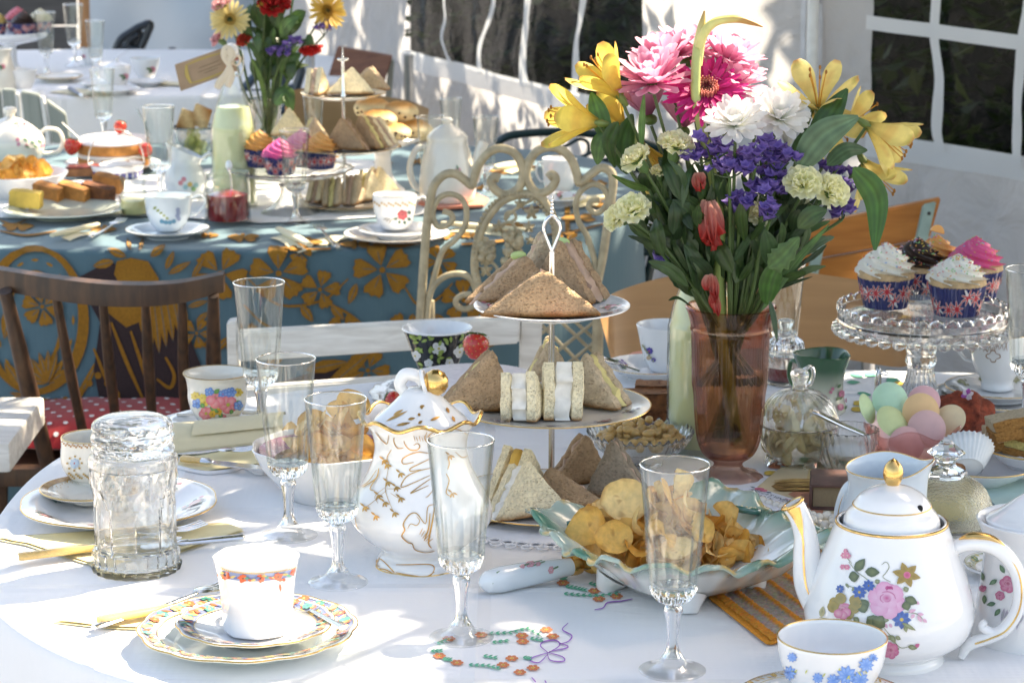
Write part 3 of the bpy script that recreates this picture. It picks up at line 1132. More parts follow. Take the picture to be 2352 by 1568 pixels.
# spindle-back chair with the spotted cushion
DKW = wood('dark stained wood',(.020,.008,.0032),(.072,.031,.012),.5,7,(10,10,1),coat=.08)
y0 = 3.52
sp = thing('spindle_chair','dark wooden spindle back chair at the blue table with red spotted cushion','chair',(PY(200,1000,3.7).x,3.7,0))
rail = [PY(u,v,y) for u,v,y in ((-60,632,3.60),(0,640,3.56),(130,662,3.52),(265,676,3.50),(400,672,3.51),(515,648,3.55))]
q = spline([p - Vector(sp.location) for p in rail],8)
v_,f = [],[]
for i,p in enumerate(q):
 k = i / (len(q) - 1)
 hh = .0125 + .003 * sin(PI * k)
 for dy,dz in ((-.010,-hh),(-.012,0),(-.010,hh),(.009,hh + .002),(.012,0),(.010,-hh)):
  v_.append(p + Vector((0,dy,dz)))
for i in range(len(q) - 1):
 for k in range(6):
  f.append((i * 6 + k,(i + 1) * 6 + k,(i + 1) * 6 + (k + 1) % 6,i * 6 + (k + 1) % 6))
f.append(tuple(range(6))[::-1])
f.append(tuple((len(q) - 1) * 6 + k for k in range(6)))
obj('top_rail',(v_,f),DKW,sp,angle=40)
for u0,v0,u1,v1,r in ((12,668,120,1105,.0115),(128,680,192,1000,.0072),(236,692,268,980,.0072),(334,693,350,970,.0072),(418,690,425,965,.0072),(490,676,492,960,.0095)):
 a,b_ = PY(u0,v0,3.53),PY(u1,v1,3.70)
 seg('spindle',[a,a.lerp(b_,.5) + Vector((0,-.004,0)),b_],[r * .8,r * 1.15,r],DKW,sp,10,4)
seatz = .44
obj('seat',prism([(x,y) for x,y in ((-.17,.0),(.22,.0),(.24,.2),(.20,.40),(-.18,.40),(-.2,.2))],seatz,seatz + .03,.008),DKW,sp,angle=30)
for x,y in ((-.14,.03),(.19,.03),(.18,.36),(-.15,.36)):
 obj('leg',tube([(x,y,seatz),(x * 1.15,y + (.02 if y > .2 else -.02),0)],[.016,.012],10),DKW,sp)
# cushion
cp = PY(270,985,3.88)
cu = thing('cushion','red cushion with white spots on the spindle back chair','cushion',(cp.x,cp.y,seatz + .032))
def cush(q):
 k = (abs(q.x / .165) ** 3 + abs(q.y / .16) ** 3)
 return Vector((q.x * 1.0,q.y,q.z * (1 + .1 * sin(q.x * 40) * .3)))
RED = clothmat('red cotton',(0.42,0.010,0.014),crease=.3)
cv = grid(26,26,lambda a,c: ((a - .5) * .33,(c - .5) * .30,.0))
vv = []
for x,y,z in cv[0]:
 a,c = abs(x / .165),abs(y / .15)
 k = max(0,1 - a ** 3) * max(0,1 - c ** 3)
 vv.append((x * (1 - .08 * c * c),y * (1 - .08 * a * a),.02 + .036 * math.sqrt(k) + .004 * noise.noise((x * 14,y * 14,2))))
top = G().add((vv,cv[1]))
top.add(([(x,y,.02 - (z - .02) * .35) for x,y,z in vv],[q[::-1] for q in cv[1]]))
obj('cover',top,RED,cu,angle=180)
def cushmap(x,y,o):
 a,c = min(1,abs(x / .165)),min(1,abs(y / .15))
 k = max(0,1 - a ** 3) * max(0,1 - c ** 3)
 return (x * (1 - .08 * c * c),y * (1 - .08 * a * a),.02 + .036 * math.sqrt(k) + .004 * noise.noise((x * 14,y * 14,2)) + .0012 + o)
D = Dec(cushmap)
for i in range(13):
 for j in range(12):
  D.disc(-.15 + i * .025 + (j % 2) * .0125,-.138 + j * .025,.0042,(.8,.78,.76),n=8)
D.done('spots',cu,CLOTHP)
# white slatted folding chair behind the front table
CW = wood('chipped cream paint',(.56,.53,.48),(.78,.76,.71),.5,10,(1,10,10),coat=.05,bmp=.3)
wc = thing('slatted_chair','white painted slatted folding chair with its back to the blue table','chair',(PY(900,800,3.42).x,3.42,0))
def slat(name,quad,y,th,m,t,yoff=0):
 o = Vector(t.location)
 ys = y if isinstance(y,(list,tuple)) else [y] * 4
 a = [PY(u,v,yy) - o for (u,v),yy in zip(quad,ys)]
 v = a + [p + Vector((0,th,.002)) for p in a]
 bm = bmesh.new()
 vs = [bm.verts.new(p) for p in v]
 for q in ((0,1,2,3),(7,6,5,4),(0,4,5,1),(1,5,6,2),(2,6,7,3),(3,7,4,0)):
  bm.faces.new([vs[k] for k in q])
 bmesh.ops.recalc_face_normals(bm,faces=list(bm.faces))
 bmesh.ops.bevel(bm,geom=list(bm.edges),offset=.0025,segments=2,affect='EDGES')
 bm.verts.index_update()
 g = ([q.co.copy() for q in bm.verts],[tuple(q.index for q in p.verts) for p in bm.faces])
 bm.free()
 return obj(name,g,m,t,angle=30)
slat('slat',[(546,762),(1196,728),(1192,790),(546,832)],[3.40,3.44,3.44,3.40],.014,CW,wc)
slat('slat',[(552,892),(1192,848),(1190,905),(552,950)],[3.42,3.46,3.46,3.42],.014,CW,wc)
slat('slat',[(556,1010),(1188,965),(1186,1020),(556,1070)],[3.44,3.48,3.48,3.44],.014,CW,wc)
slat('post',[(520,742),(546,738),(560,1180),(530,1180)],[3.40,3.40,3.49,3.49],.024,CW,wc)
slat('post',[(1194,712),(1246,705),(1236,1180),(1188,1180)],[3.44,3.44,3.52,3.52],.024,CW,wc)
wx = wc.location.x
for k in range(4):
 obj('seat_slat',box((0,-.10 - k * .075,.45),(.36,.06,.014),.003),CW,wc,angle=30)
for sx in (-.19,.19):
 obj('leg',tube([(sx,.12,.3),(sx,-.36,.01)],.013,8),CW,wc)
 obj('leg',tube([(sx,.06,.5),(sx,.16,.01)],.013,8),CW,wc)
# cream wrought iron chair with grape medallion
IRON = mat('cream painted iron',(.40,.335,.215),.5,coat=.1,var=.16,scale=60,bmp=.25,bscale=90)
ic = thing('wrought_iron_chair','cream scrolled wrought iron chair with grape medallion at the blue table','chair',(PY(1190,600,3.80).x,3.80,0))
def iron(name,pts,r,y=3.80,n=10,sp=7,closed=False):
 o = Vector(ic.location)
 q = [PY(u,v,y + dy) - o for u,v,dy in [(p + (0,))[:3] for p in pts]]
 q = spline(q,sp,closed)
 return obj(name,tube(q,r,n,closed),IRON,ic)
zc = lambda x,y: ((950 + x / 3.136) * .9408,(300 + y / 3.136) * .9408)
def zp(*pts):
 return [zc(*p) for p in pts]
iron('back_frame',zp((235,1530),(260,1150),(290,780),(320,560),(350,470),(420,400),(500,390),(570,430),(630,478),(645,440),(680,330),(760,230),(850,195),(950,225),(1010,310),(1025,410),(990,500),(900,550),(820,520),(780,450),(810,415),(845,430)),.0066)
iron('back_frame',zp((1590,1250),(1640,1000),(1690,650),(1715,450),(1690,370),(1620,345),(1550,390),(1460,460),(1440,400),(1400,290),(1330,215),(1230,185),(1130,220),(1065,310),(1050,400),(1085,490),(1150,540),(1230,510),(1275,440),(1250,395),(1215,420)),.0066)
iron('scroll',zp((290,1500),(310,1330),(400,1000),(500,900),(580,790),(590,650),(540,570),(460,545),(390,570),(345,640),(335,720),(370,790),(430,790),(485,740),(470,695),(410,675)),.0044)
iron('scroll',zp((1560,1250),(1580,1100),(1520,880),(1450,750),(1430,620),(1470,520),(1560,470),(1640,500),(1675,580),(1640,660),(1580,690),(1530,650),(1550,600),(1610,590)),.0044)
iron('scroll',zp((295,1360),(340,1250),(430,1175),(540,1155),(620,1190),(660,1270),(680,1420)),.0048)
iron('scroll',zp((630,1310),(560,1320),(510,1360),(530,1410),(590,1425),(650,1400)),.0046)
iron('scroll',zp((1575,1190),(1540,1100),(1470,1040),(1390,1035),(1330,1090)),.0048)
iron('medallion_rim',zp((900,580),(1030,545),(1150,570),(1240,690),(1280,850),(1270,1050),(1230,1250),(1130,1400),(960,1450),(800,1400),(690,1270),(655,1080),(680,900),(740,750),(820,640)),.0066,closed=True)
o = Vector(ic.location)
g = G()
for k in range(70):
 a = TAU * k / 70
 u,v = zc(965 + 318 * cos(a),1000 + 458 * sin(a))
 g.add(ball(PY(u,v,3.795) - o,.0032,6,4))
obj('beading',g,IRON,ic)
g = G()
for k in range(60):
 u,v = zc(rnd(880,1010),rnd(840,1120))
 g.add(ball(PY(u,v,3.80 + rnd(-.006,.006)) - o,.0062,8,6))
for k in range(60):
 u,v = zc(rnd(690,790),rnd(900,1060))
 g.add(ball(PY(u,v,3.80 + rnd(-.006,.006)) - o,.0060,8,6))
obj('grapes',g,IRON,ic)
for x,y,r in ((1090,690,62),(1070,800,50),(840,800,55),(920,860,52),(740,1130,60),(1000,620,45),(1080,900,40)):
 q = []
 for k in range(22):
  a = TAU * k / 22
  rr = r * (.72 + .28 * cos(5 * a)) * (1 + .08 * cos(11 * a))
  u,v = zc(x + rr * sin(a),y - rr * cos(a))
  q.append(PY(u,v,3.797 + .006 * cos(5 * a)) - o)
 u,v = zc(x,y)
 c = PY(u,v,3.788) - o
 q2 = [p + Vector((0,.006,0)) for p in q]
 fs = [(44,k,(k + 1) % 22) for k in range(22)] + [(k,22 + k,22 + (k + 1) % 22,(k + 1) % 22) for k in range(22)] + [(45,22 + (k + 1) % 22,22 + k) for k in range(22)]
 obj('vine_leaf',(q + q2 + [c,c + Vector((0,.012,0))],fs),IRON,ic,angle=50)
iron('tendril',zp((1110,580),(1000,640),(930,690),(890,740),(900,690),(950,680),(970,730),(930,760)),.0026,n=6)
iron('tendril',zp((780,830),(860,780),(930,760),(970,820),(960,900)),.0026,n=6)
iron('tendril',zp((700,1080),(760,1060),(820,1100),(830,1180),(780,1230)),.0026,n=6)
# lattice seat-back lower part and seat
for a,b_ in (((1238,690),(1385,830)),((1238,770),(1340,690)),((1238,740),(1330,832)),((1240,838),(1370,735)),((1300,838),(1372,780)),((1270,692),(1378,790))):
 seg('lattice',[PY(*a,3.82),PY(*b_,3.82)],.0028,IRON,ic,6,0)
for u in (1375,985):
 seg('leg',[PY(u,690,3.81),PY(u - (4 if u > 1100 else -4),860,3.81),Vector((PY(u,860,3.81).x,3.83,.02))],.0085,IRON,ic,8,0)
ring_ = [(.17 * cos(TAU * k / 32),.17 + .17 * sin(TAU * k / 32),.45) for k in range(32)]
obj('seat_ring',tube(ring_,.009,8,True),IRON,ic)
g = G()
for k in range(9):
 x = -.15 + k * .0375
 h = math.sqrt(.17 ** 2 - x * x)
 g.add(tube([(x,.17 - h,.45),(x,.17 + h,.45)],.003,6))
obj('seat_bars',g,IRON,ic)
for a in (.8,2.3):
 obj('leg',tube([(.17 * cos(a),.17 + .17 * sin(a),.45),(.19 * cos(a),.17 + .2 * sin(a),.02)],.0085,8),IRON,ic)
# bent plywood chairs
PLY = wood('bent beech plywood',(.34,.19,.085),(.40,.23,.105),.35,5,(1,1,14),coat=.25,bmp=.05)
CHRM = mat('grey steel tube',(.42,.43,.44),.3,.9)
def plychair(label,pts_top,pts_bot,y,sag,extra=None):
 """curved plywood back between two pixel curves, bowed away from the camera"""
 t = thing('plywood_chair',label,'chair',(PY(pts_top[len(pts_top) // 2][0],800,y).x,y,0))
 o = Vector(t.location)
 n = 36
 a = spline([(u,v,0) for u,v in pts_top],12)
 b_ = spline([(u,v,0) for u,v in pts_bot],12)
 m = len(a)
 g = G()
 layers = []
 for th in (0,.012):
  rows_ = []
  for j in range(9):
   row = []
   for i in range(m):
    k = 2 * i / (m - 1) - 1
    yy = y - sag * k * k + th
    q = a[i].lerp(b_[min(int(i * len(b_) / m),len(b_) - 1)],j / 8)
    row.append(PY(q.x,q.y,yy + .01 * j / 8) - o)
   rows_.append(row)
  layers.append(rows_)
 v,f = [],[]
 for rows_ in layers:
  for row in rows_:
   v += row
 N = 9 * m
 for j in range(8):
  for i in range(m - 1):
   p = j * m + i
   f.append((p,p + m,p + m + 1,p + 1))
   f.append((N + p,N + p + 1,N + p + m + 1,N + p + m))
 for i in range(m - 1):
  f.append((i,i + 1,N + i + 1,N + i))
  p = 8 * m + i
  f.append((p,N + p,N + p + 1,p + 1))
 for j in range(8):
  p = j * m
  f.append((p,N + p,N + p + m,p + m))
  p = j * m + m - 1
  f.append((p,p + m,N + p + m,N + p))
 bm = bmesh.new()
 vs = [bm.verts.new(p) for p in v]
 for q in f:
  bm.faces.new([vs[k] for k in q])
 bmesh.ops.recalc_face_normals(bm,faces=list(bm.faces))
 bm.verts.index_update()
 g = ([q.co.copy() for q in bm.verts],[tuple(q.index for q in p.verts) for p in bm.faces])
 bm.free()
 obj('backrest',g,PLY,t,angle=40)
 obj('seat',prism([(-.18,-.22),(.18,-.22),(.20,-.40),(.15,-.56),(-.15,-.56),(-.20,-.40)],.44,.455,.004),PLY,t,angle=30)
 for sx in (-1,1):
  obj('leg',tube([(sx * .16,.015,.74),(sx * .165,.0,.5),(sx * .17,.04,.01)],.010,8),CHRM,t)
  obj('leg',tube([(sx * .17,-.24,.44),(sx * .18,-.52,.01)],.010,8),CHRM,t)
 return t
plychair('tan bent plywood chair behind the pink flower vase',[(1372,705),(1420,668),(1550,632),(1730,615),(1900,632),(2040,656),(2100,678)],[(1404,826),(1430,842),(1560,818),(1730,800),(1900,818),(2050,842),(2098,836)],3.55,.07)
plychair('tan bent plywood chair behind the scones on the blue table',[(655,212),(700,203),(780,206),(860,218),(940,232),(985,250)],[(655,318),(700,322),(780,328),(860,332),(940,335),(982,325)],5.32,.05)
# slatted wooden folding chair, right
OAK = wood('orange varnished slats',(.36,.115,.016),(.52,.19,.035),.4,5,(1,12,12),coat=.25,bmp=.12)
GRN = mat('pale green steel',(.33,.42,.36),.45,.3,var=.1)
fcx = thing('folding_chair','orange slatted folding chair with pale green frame beside the bouquet','chair',(PY(2000,560,4.02).x,4.02,0))
slat('backrest_slat',[(1800,540),(1848,520),(2165,455),(2140,528)] if False else [(1838,522),(2162,456),(2136,548),(1812,606)],[4.05,4.05,4.02,4.02],.014,OAK,fcx)
slat('backrest_slat',[(1810,612),(2134,554),(2110,632),(1790,690)],[4.015,4.015,3.985,3.985],.014,OAK,fcx)
slat('backrest_slat',[(1788,696),(2108,638),(2090,700),(1772,760)],[3.98,3.98,3.955,3.955],.014,OAK,fcx)
slat('frame_bar',[(2118,470),(2150,462),(2096,700),(2066,704)],[4.03,4.03,3.945,3.945],-.008,GRN,fcx)
slat('frame_bar',[(1868,560),(1896,552),(1850,760),(1824,764)],[4.01,4.01,3.93,3.93],-.008,GRN,fcx)
for u,v in ((2134,490),(2108,610),(1872,620)):
 p = PY(u,v,4.005 if v < 600 else 3.97) - Vector(fcx.location)
 obj('rivet',ball(p,.003,8,5),mat('dark rivet',(.05,.05,.05),.4,.8),fcx)
for k in range(5):
 obj('seat_slat',box((.02,-.12 - k * .07,.45),(.36,.06,.014),.003),OAK,fcx,angle=30)
for sx in (-.17,.2):
 obj('leg',tube([(sx,-.02,.62),(sx,-.42,.01)],.009,8),GRN,fcx)
 obj('leg',tube([(sx,-.36,.45),(sx,.12,.01)],.009,8),GRN,fcx)
# dark green garden chair with mesh back
DG = mat('dark green enamel',(.010,.030,.030),.35,coat=.3)
mc = thing('mesh_chair','dark green metal garden chair with mesh back beside the marquee wall','chair',(PY(1330,400,5.2).x,5.2,0))
def mcs(name,pts,r,y=5.2,sp=6):
 return seg(name,[PY(u,v,y) for u,v in pts],r,DG,mc,8,sp)
mcs('top_rail',[(1138,330),(1180,310),(1300,303),(1420,316),(1500,335),(1560,370)],.0085)
mcs('lower_rail',[(1140,386),(1250,372),(1400,376),(1500,402),(1560,430)],.006)
mcs('scroll',[(1215,375),(1210,355),(1225,348),(1250,352),(1300,335),(1330,320),(1350,328),(1350,352),(1330,362),(1300,358)],.0035)
mcs('scroll',[(1300,372),(1360,350),(1380,330),(1400,335),(1402,360),(1380,368),(1362,355)],.0035)
g = G()
o = Vector(mc.location)
for k in range(26):
 u = 1150 + k * 16
 top_ = 382 + max(0,(u - 1400)) * .18
 g.add(tube([PY(u,top_,5.2) - o,PY(u + 60,top_ + 110,5.2) - o],.0016,4))
 g.add(tube([PY(u + 60,top_,5.2) - o,PY(u,top_ + 110,5.2) - o],.0016,4))
tag(obj('mesh_back',g,DG,mc),kind='stuff')
for u in (1140,1560):
 seg('upright',[PY(u,335 if u < 1200 else 372,5.2),Vector((PY(u,335,5.2).x,5.2,.02))],.008,DG,mc,8,0)
obj('seat',box((0,-.26,.44),(.40,.42,.012),.004),DG,mc,angle=30)
for sx in (-.17,.17):
 obj('leg',tube([(sx,-.44,.44),(sx,-.46,.01)],.009,8),DG,mc)
# second dark chair whose rails show left of the bouquet
m2 = thing('metal_chair','dark green metal chair rails between the bouquet and the blue cloth','chair',(PY(1500,600,4.4).x,4.4,0))
seg('seat_rail',[PY(1425,578,4.38),PY(1640,570,4.38)],.009,DG,m2,8,0)
seg('side_rail',[PY(1470,585,4.40),PY(1440,690,4.40)],.010,DG,m2,8,0)
seg('side_rail',[PY(1500,585,4.42),PY(1476,690,4.42)],.008,DG,m2,8,0)
seg('back_frame',[PY(1450,470,4.5),PY(1440,530,4.5),PY(1430,580,4.45)],.009,DG,m2,8,4)
for dx in (-.06,.14):
 obj('leg',tube([(dx,0,.5),(dx - .03,.03,.01)],.010,8),DG,m2)
# chairs in the far corner
BRW = wood('red brown board',(.16,.055,.022),(.27,.105,.045),.4,5,(1,10,10),coat=.2)
hc = thing('board_back_chair','red brown board back chair against the marquee wall behind the tiered stand','chair',(PY(825,160,6.35).x,6.35,0))
slat('backrest',[(775,108),(902,130),(880,198),(752,182)],[6.34,6.30,6.26,6.30],.02,BRW,hc)
slat('frame',[(893,138),(906,140),(890,330),(874,330)],[6.30,6.30,6.3,6.3],.02,mat('grey green frame',(.28,.30,.27),.5),hc)
for sx in (-.12,.12):
 obj('leg',tube([(sx,.0,.8),(sx,.04,.01)],.012,8),CHRM,hc)
obj('seat',box((0,-.22,.45),(.34,.34,.015),.004),BRW,hc,angle=30)
for label,pts,y,blk in (('black folding chair in front of the blue grey plastic sheet',[[(255,145),(275,95),(300,75),(325,60),(345,56),(335,85),(310,140)],[(268,140),(300,92),(318,80)],[(300,75),(290,120)],[(285,110),(312,112)]],7.0,1),
 ('dark blue metal chair beside the back bouquet',[[(560,205),(590,175),(640,160),(672,145),(690,160),(684,190),(665,240),(640,260)],[(640,162),(668,232)],[(655,205),(684,198)],[(560,205),(560,260)]],6.0,0)):
 t = thing('metal_chair',label,'chair',(PY(pts[0][0][0] + 40,200,y).x,y,0))
 mm = mat('black enamel',(.012,.016,.02),.4,coat=.2) if blk else mat('dark blue enamel',(.015,.035,.06),.4,coat=.2)
 for i,q in enumerate(pts):
  seg('back_frame' if i == 0 else 'back_bar',[PY(u,v,y) for u,v in q],.011 if i == 0 else .009,mm,t,8,5 if len(q) > 2 else 0)
 if blk:
  slat('backrest',[(296,92),(322,66),(330,80),(304,135)],y + .01,.01,mm,t)
 else:
  g = G()
  for k in range(14):
   u = 562 + k * 8
   g.add(tube([PY(u,205,y) - Vector(t.location),PY(u + 20,255,y) - Vector(t.location)],.003,4))
   g.add(tube([PY(u + 20,205,y) - Vector(t.location),PY(u,255,y) - Vector(t.location)],.003,4))
  tag(obj('mesh_back',g,mm,t),kind='stuff')
 for sx in (-.12,.12):
  obj('leg',tube([(sx,0,.75),(sx,.1,.01)],.010,8),mm,t)
 obj('seat',box((0,-.2,.45),(.34,.34,.012),.003),mm,t,angle=30)
GS = wood('grey green paint',(.20,.23,.215),(.27,.30,.28),.5,6,(10,10,1),coat=.05)
gc = thing('slat_back_chair','grey green slat back chair in front of the far white table','chair',(PY(60,250,5.62).x,5.62,0))
for quad in ([(-40,210),(0,206),(10,330),(-30,330)],[(4,206),(34,207),(44,320),(12,320)],[(47,210),(90,218),(104,320),(60,320)],[(106,230),(150,262),(160,330),(120,330)]):
 slat('back_slat',quad,5.62,.014,GS,gc)
for q in ([(36,215),(46,320)],[(94,222),(112,330)]):
 seg('spindle',[PY(*q[0],5.63),PY(*q[1],5.63)],.008,mat('white turned spindle',(.7,.7,.7),.5),gc,8,0)
obj('seat',box((0,-.24,.45),(.4,.4,.02),.004),GS,gc,angle=30)
for sx in (-.16,.16):
 for yy in (0,-.4):
  obj('leg',tube([(sx,yy,.45),(sx * 1.1,yy,.01)],.015,8),GS,gc)
# bench at far left edge
be = thing('bench','white painted bench seat end at the left edge below the blue cloth','bench',(PY(0,980,3.3).x - .15,3.35,0))
slat('seat_board',[(-300,935),(62,925),(75,985),(-300,1010)],[3.5,3.5,3.32,3.32],.0,CW,be) if False else None
a = PY(66,958,3.42)
obj('seat_board',box((a.x - be.location.x - .25,.06,a.z - .02),(.5,.26,.04),.005),CW,be,angle=30)
for sx in (-.2,.12):
 obj('leg',box((a.x - be.location.x - .25 + sx,.06,(a.z - .041) / 2),(.05,.2,a.z - .041),.004),CW,be,angle=30)
# things on the front table
def stand(u,v,z=TZ):
 p = P(u,v,z)
 return p,S(p),face_cam(p)
# champagne flutes
def facet(n,amp,z0,z1):
 def rf(t,r,z):
  if z0 < z < z1:
   k = min(1,(z - z0) / .01,(z1 - z) / .02)
   return r * (1 - amp * k * abs(sin(n * t / 2)) ** 1.0 + amp * .4 * k)
  return r
 return rf
FL_BASE = [(.0062,.0555),(.0110,.0575),(.0160,.0615),(.0178,.0655),(.0190,.0680),(.0186,.0702)]
FL_BOWL = [(.0186,.0703),(.0190,.074),(.0208,.095),(.0232,.122),(.0256,.149),(.0274,.168)]
FL_STEM = [(.0055,.0545),(.0066,.0535),(.0076,.0505),(.0068,.047),(.0054,.040),(.0046,.030),(.0047,.022),(.0062,.016),(.0085,.0125)]
FL_FOOT = [(.0085,.0122),(.0105,.0095),(.0120,.0072),(.0180,.0040),(.0250,.0022),(.0268,.0012),(.0262,.0002)]
fo = refine(FL_BOWL,3)
fb_ = refine(FL_BASE,3)
FOOTG = glass('thin clear glass',(.995,1,1),thin=.93,edge=.55)
FLM = (mesh('bowl',lathe(shell(fo,.0011,.0012),56,facet(14,.11,.058,.122)),CLEAR,angle=24),
 mesh('stem',lathe([(0,.0545)] + refine(FL_STEM,3) + [(0,.0122)],24,facet(8,.10,.018,.052)),THICK,angle=50),
 mesh('bowl_base',lathe([(0,.0555)] + fb_ + [(.0172,.0702),(.012,.0690),(0,.0685)],56,lambda t,r,z: r * (1 - .10 * abs(sin(7 * t)) - (.04 * abs(sin(14 * t)) if z > .066 else 0))),THICK,angle=24),
 mesh('rim',tube([(.0271 * cos(TAU * k / 64),.0271 * sin(TAU * k / 64),.1683) for k in range(64)],.0007,8,True),THICK),
 mesh('foot',lathe([(0,.0122)] + refine(FL_FOOT,3) + [(0,.0002)],48),FOOTG,angle=50))
def flute(u,v,wpx,label,group=None):
 p,s,rz = stand(u,v)
 k = wpx / s / .055
 t = thing('champagne_flute',label,'glass',p,rz + rnd(-.2,.2),group)
 for nm,m_ in zip(('bowl','stem','bowl_base','rim','foot'),FLM):
  obj(nm,m_,None,t)
 t.scale = (k,k,k)
 return t
GFL = 'cut stem champagne flutes'
flute(602,1003,118,'empty flute at the back of the row beside the poppy print cup',GFL)
flute(664,1230,136,'empty flute between the poppy print cup and the white bowl of crisps',GFL)
flute(777,1338,142,'empty flute left of the gilded lidded pot',GFL)
flute(1060,1464,153,'empty flute in front of the gilded lidded pot',GFL)
flute(1544,1540,160,'empty flute nearest the camera in front of the crisps dish',GFL)
flute(2356,985,122,'empty flute at the right edge beside the cake stand',GFL)
flute(1800,872,88,'empty flute half hidden behind the pink flower vase',GFL)
# plates, saucers, cups
def plate(name,u,v,hw,label,cat='plate',z=TZ,h=.016,well=.62,m=CHINA,rim=None,scal=0,amp=.02,dec=None,group=None,tilt=0,rimw=.0011):
 p,s,rz = stand(u,v,z + h)
 p = Vector((p.x,p.y,z))
 r = hw / s
 t = thing(name,label,cat,p,rz,group)
 prof = [(0,.0015),(r * well * .72,.0015),(r * well * .74,0),(r * well * .82,0),(r * well * .84,.0022),(r * .85,h * .72),(r,h)]
 top = [(r * .999,h + .0016),(r * .985,h + .002),(r * .85,h * .72 + .0035),(r * well,.0052),(r * well * .9,.0045),(0,.0042)]
 rf = (lambda tt,rr,z_: rr * (1 + amp * (rr / r) ** 3 * (abs(cos(scal * tt / 2)) - .5))) if scal else None
 obj('dish',lathe(prof + top,72,rf),m,t)
 if rim:
  q = []
  for k in range(96):
   tt = TAU * k / 96
   rr = rf(tt,r,0) if rf else r
   q.append((rr * sin(tt),-rr * cos(tt),h + .0013))
  obj('rim_band',tube(q,rimw,6,True),rim,t)
 t['r'] = r
 if dec:
  def pm(a,k,o):           # angle (0 towards the camera), fraction of the radius
   kk = max(0,min(1,k))
   zz = .0052 if kk < well else (.0052 + (h * .72 + .0035 - .0052) * (kk - well) / (.85 - well) if kk < .85 else h * .72 + .0035 + (h + .002 - h * .72 - .0035) * (kk - .85) / .15)
   rr = r * kk
   if rf:
    rr = rf(a,rr,0)
   return (rr * sin(a),-rr * cos(a),zz + o + .0003)
  D_ = Dec(lambda x,y,o: pm(math.atan2(x,-y),math.hypot(x,y),o))
  dec(D_)
  D_.done('flower_print',t)
 t['r'] = r
 del t['r']
 return t
def sprigs(n,r0,size,cols,leafc=(.12,.22,.12),a0=0.0,seed=3):
 def f(D):
  rr = random.Random(seed)
  for k in range(n):
   a = a0 + TAU * k / n
   x,y = r0 * sin(a),-r0 * cos(a)
   for q in range(5):
    b = rr.uniform(0,TAU)
    D.leaf(x,y,x + size * 1.5 * cos(b),y + size * 1.5 * sin(b),size * .6,leafc)
   c = cols[k % len(cols)]
   D.disc(x,y,size * .8,c,mixc(c,(.8,.75,.7),.4))
   for q in range(3):
    b = rr.uniform(0,TAU)
    D.disc(x + size * 1.4 * cos(b),y + size * 1.4 * sin(b),size * .35,R.choice(cols))
 return f
def band(r0,r1,cols,ground=None,n=44):
 def f(D):
  if ground:
   for k in range(60):
    a,b = TAU * k / 60,TAU * (k + 1) / 60
    D.g.add(([D.mp(r_ * sin(q),-r_ * cos(q),.0002) for r_,q in ((r0,a),(r1,a),(r1,b),(r0,b))],[(0,1,2,3)]),ground)
  rr = random.Random(5)
  for k in range(n):
   a = TAU * (k + .3 * rr.random()) / n
   rm = r0 + (r1 - r0) * rr.uniform(.3,.7)
   w = (r1 - r0)
   c = cols[k % len(cols)]
   if k % 4 == 0:
    D.flower(rm * sin(a),-rm * cos(a),w * .42,7,c,(.75,.55,.15))
   else:
    D.leaf((rm - w * .25) * sin(a - .03),-(rm - w * .25) * cos(a - .03),(rm + w * .25) * sin(a + .04),-(rm + w * .25) * cos(a + .04),w * .26,c)
  for rq,c in ((r0,(.6,.42,.14)),(r1,(.30,.20,.10))):
   for k in range(72):
    a,b = TAU * k / 72,TAU * (k + 1) / 72
    D.g.add(([D.mp(q * sin(x_),-q * cos(x_),.0012) for q,x_ in ((rq - .005,a),(rq + .005,a),(rq + .005,b),(rq - .005,b))],[(0,1,2,3)]),c)
 return f
def handle(t,pts,r,m,rz=0.0,sq=.7,name='handle',n=10):
 """loop in the local plane turned by rz about the vertical (0 = to the right)"""
 q = spline([(x * cos(rz),x * sin(rz),z) for x,z in pts],8)
 return obj(name,tube(q,r,n,squash=sq),m,t)
def cup(name,u,v,rows,label,cat='cup',z=TZ,m=CHINA,rim=None,hpts=None,hrz=0.0,rf=None,th=.0014,dec=None,hr=.0026,n=56,bands=(),group=None,zf=None,rimr=.0007,lining=None):
 p,s,rz = stand(u,v,z)
 t = thing(name,label,cat,p,rz,group)
 pr = rowsm(s,v,rows)
 fine = refine(pr,4)
 obj('body',lathe(shell(fine,th),n,rf,zf),m,t,angle=60)
 r,zt = pr[-1]
 if lining:
  fl = fine[0][1] + 2 * th
  obj('lining',lathe([(0,fl + .0004)] + [(max(q - th * 1.35,.001),w + .0004) for q,w in fine if w > fl] + [(r - th * .3,zt + .0007)],n,rf,zf),lining,t)
 if rim:
  q = []
  for k in range(72):
   a = TAU * k / 72
   rr = rf(a,r,zt) if rf else r
   zz = zf(a,r,zt) if zf else zt
   q.append(((rr - th * .4) * sin(a),-(rr - th * .4) * cos(a),zz + .0004))
  obj('rim_band',tube(q,rimr,6,True),rim,t)
 if hpts:
  k = 1 / s
  handle(t,[((x - u) * k,(v - y) * k / .965) for x,y in hpts],hr,m,hrz)
 if dec:
  D_ = Dec(lathemap(fine,s,u,v,None,rf))
  dec(D_)
  D_.done('flower_print',t)
 return t
PK,PKD,PKL = (.62,.12,.20),(.35,.03,.09),(.72,.40,.45)
RDP,YLP,BLP,GRP,GRD = (.66,.10,.12),(.68,.50,.08),(.08,.20,.55),(.10,.26,.09),(.05,.13,.05)
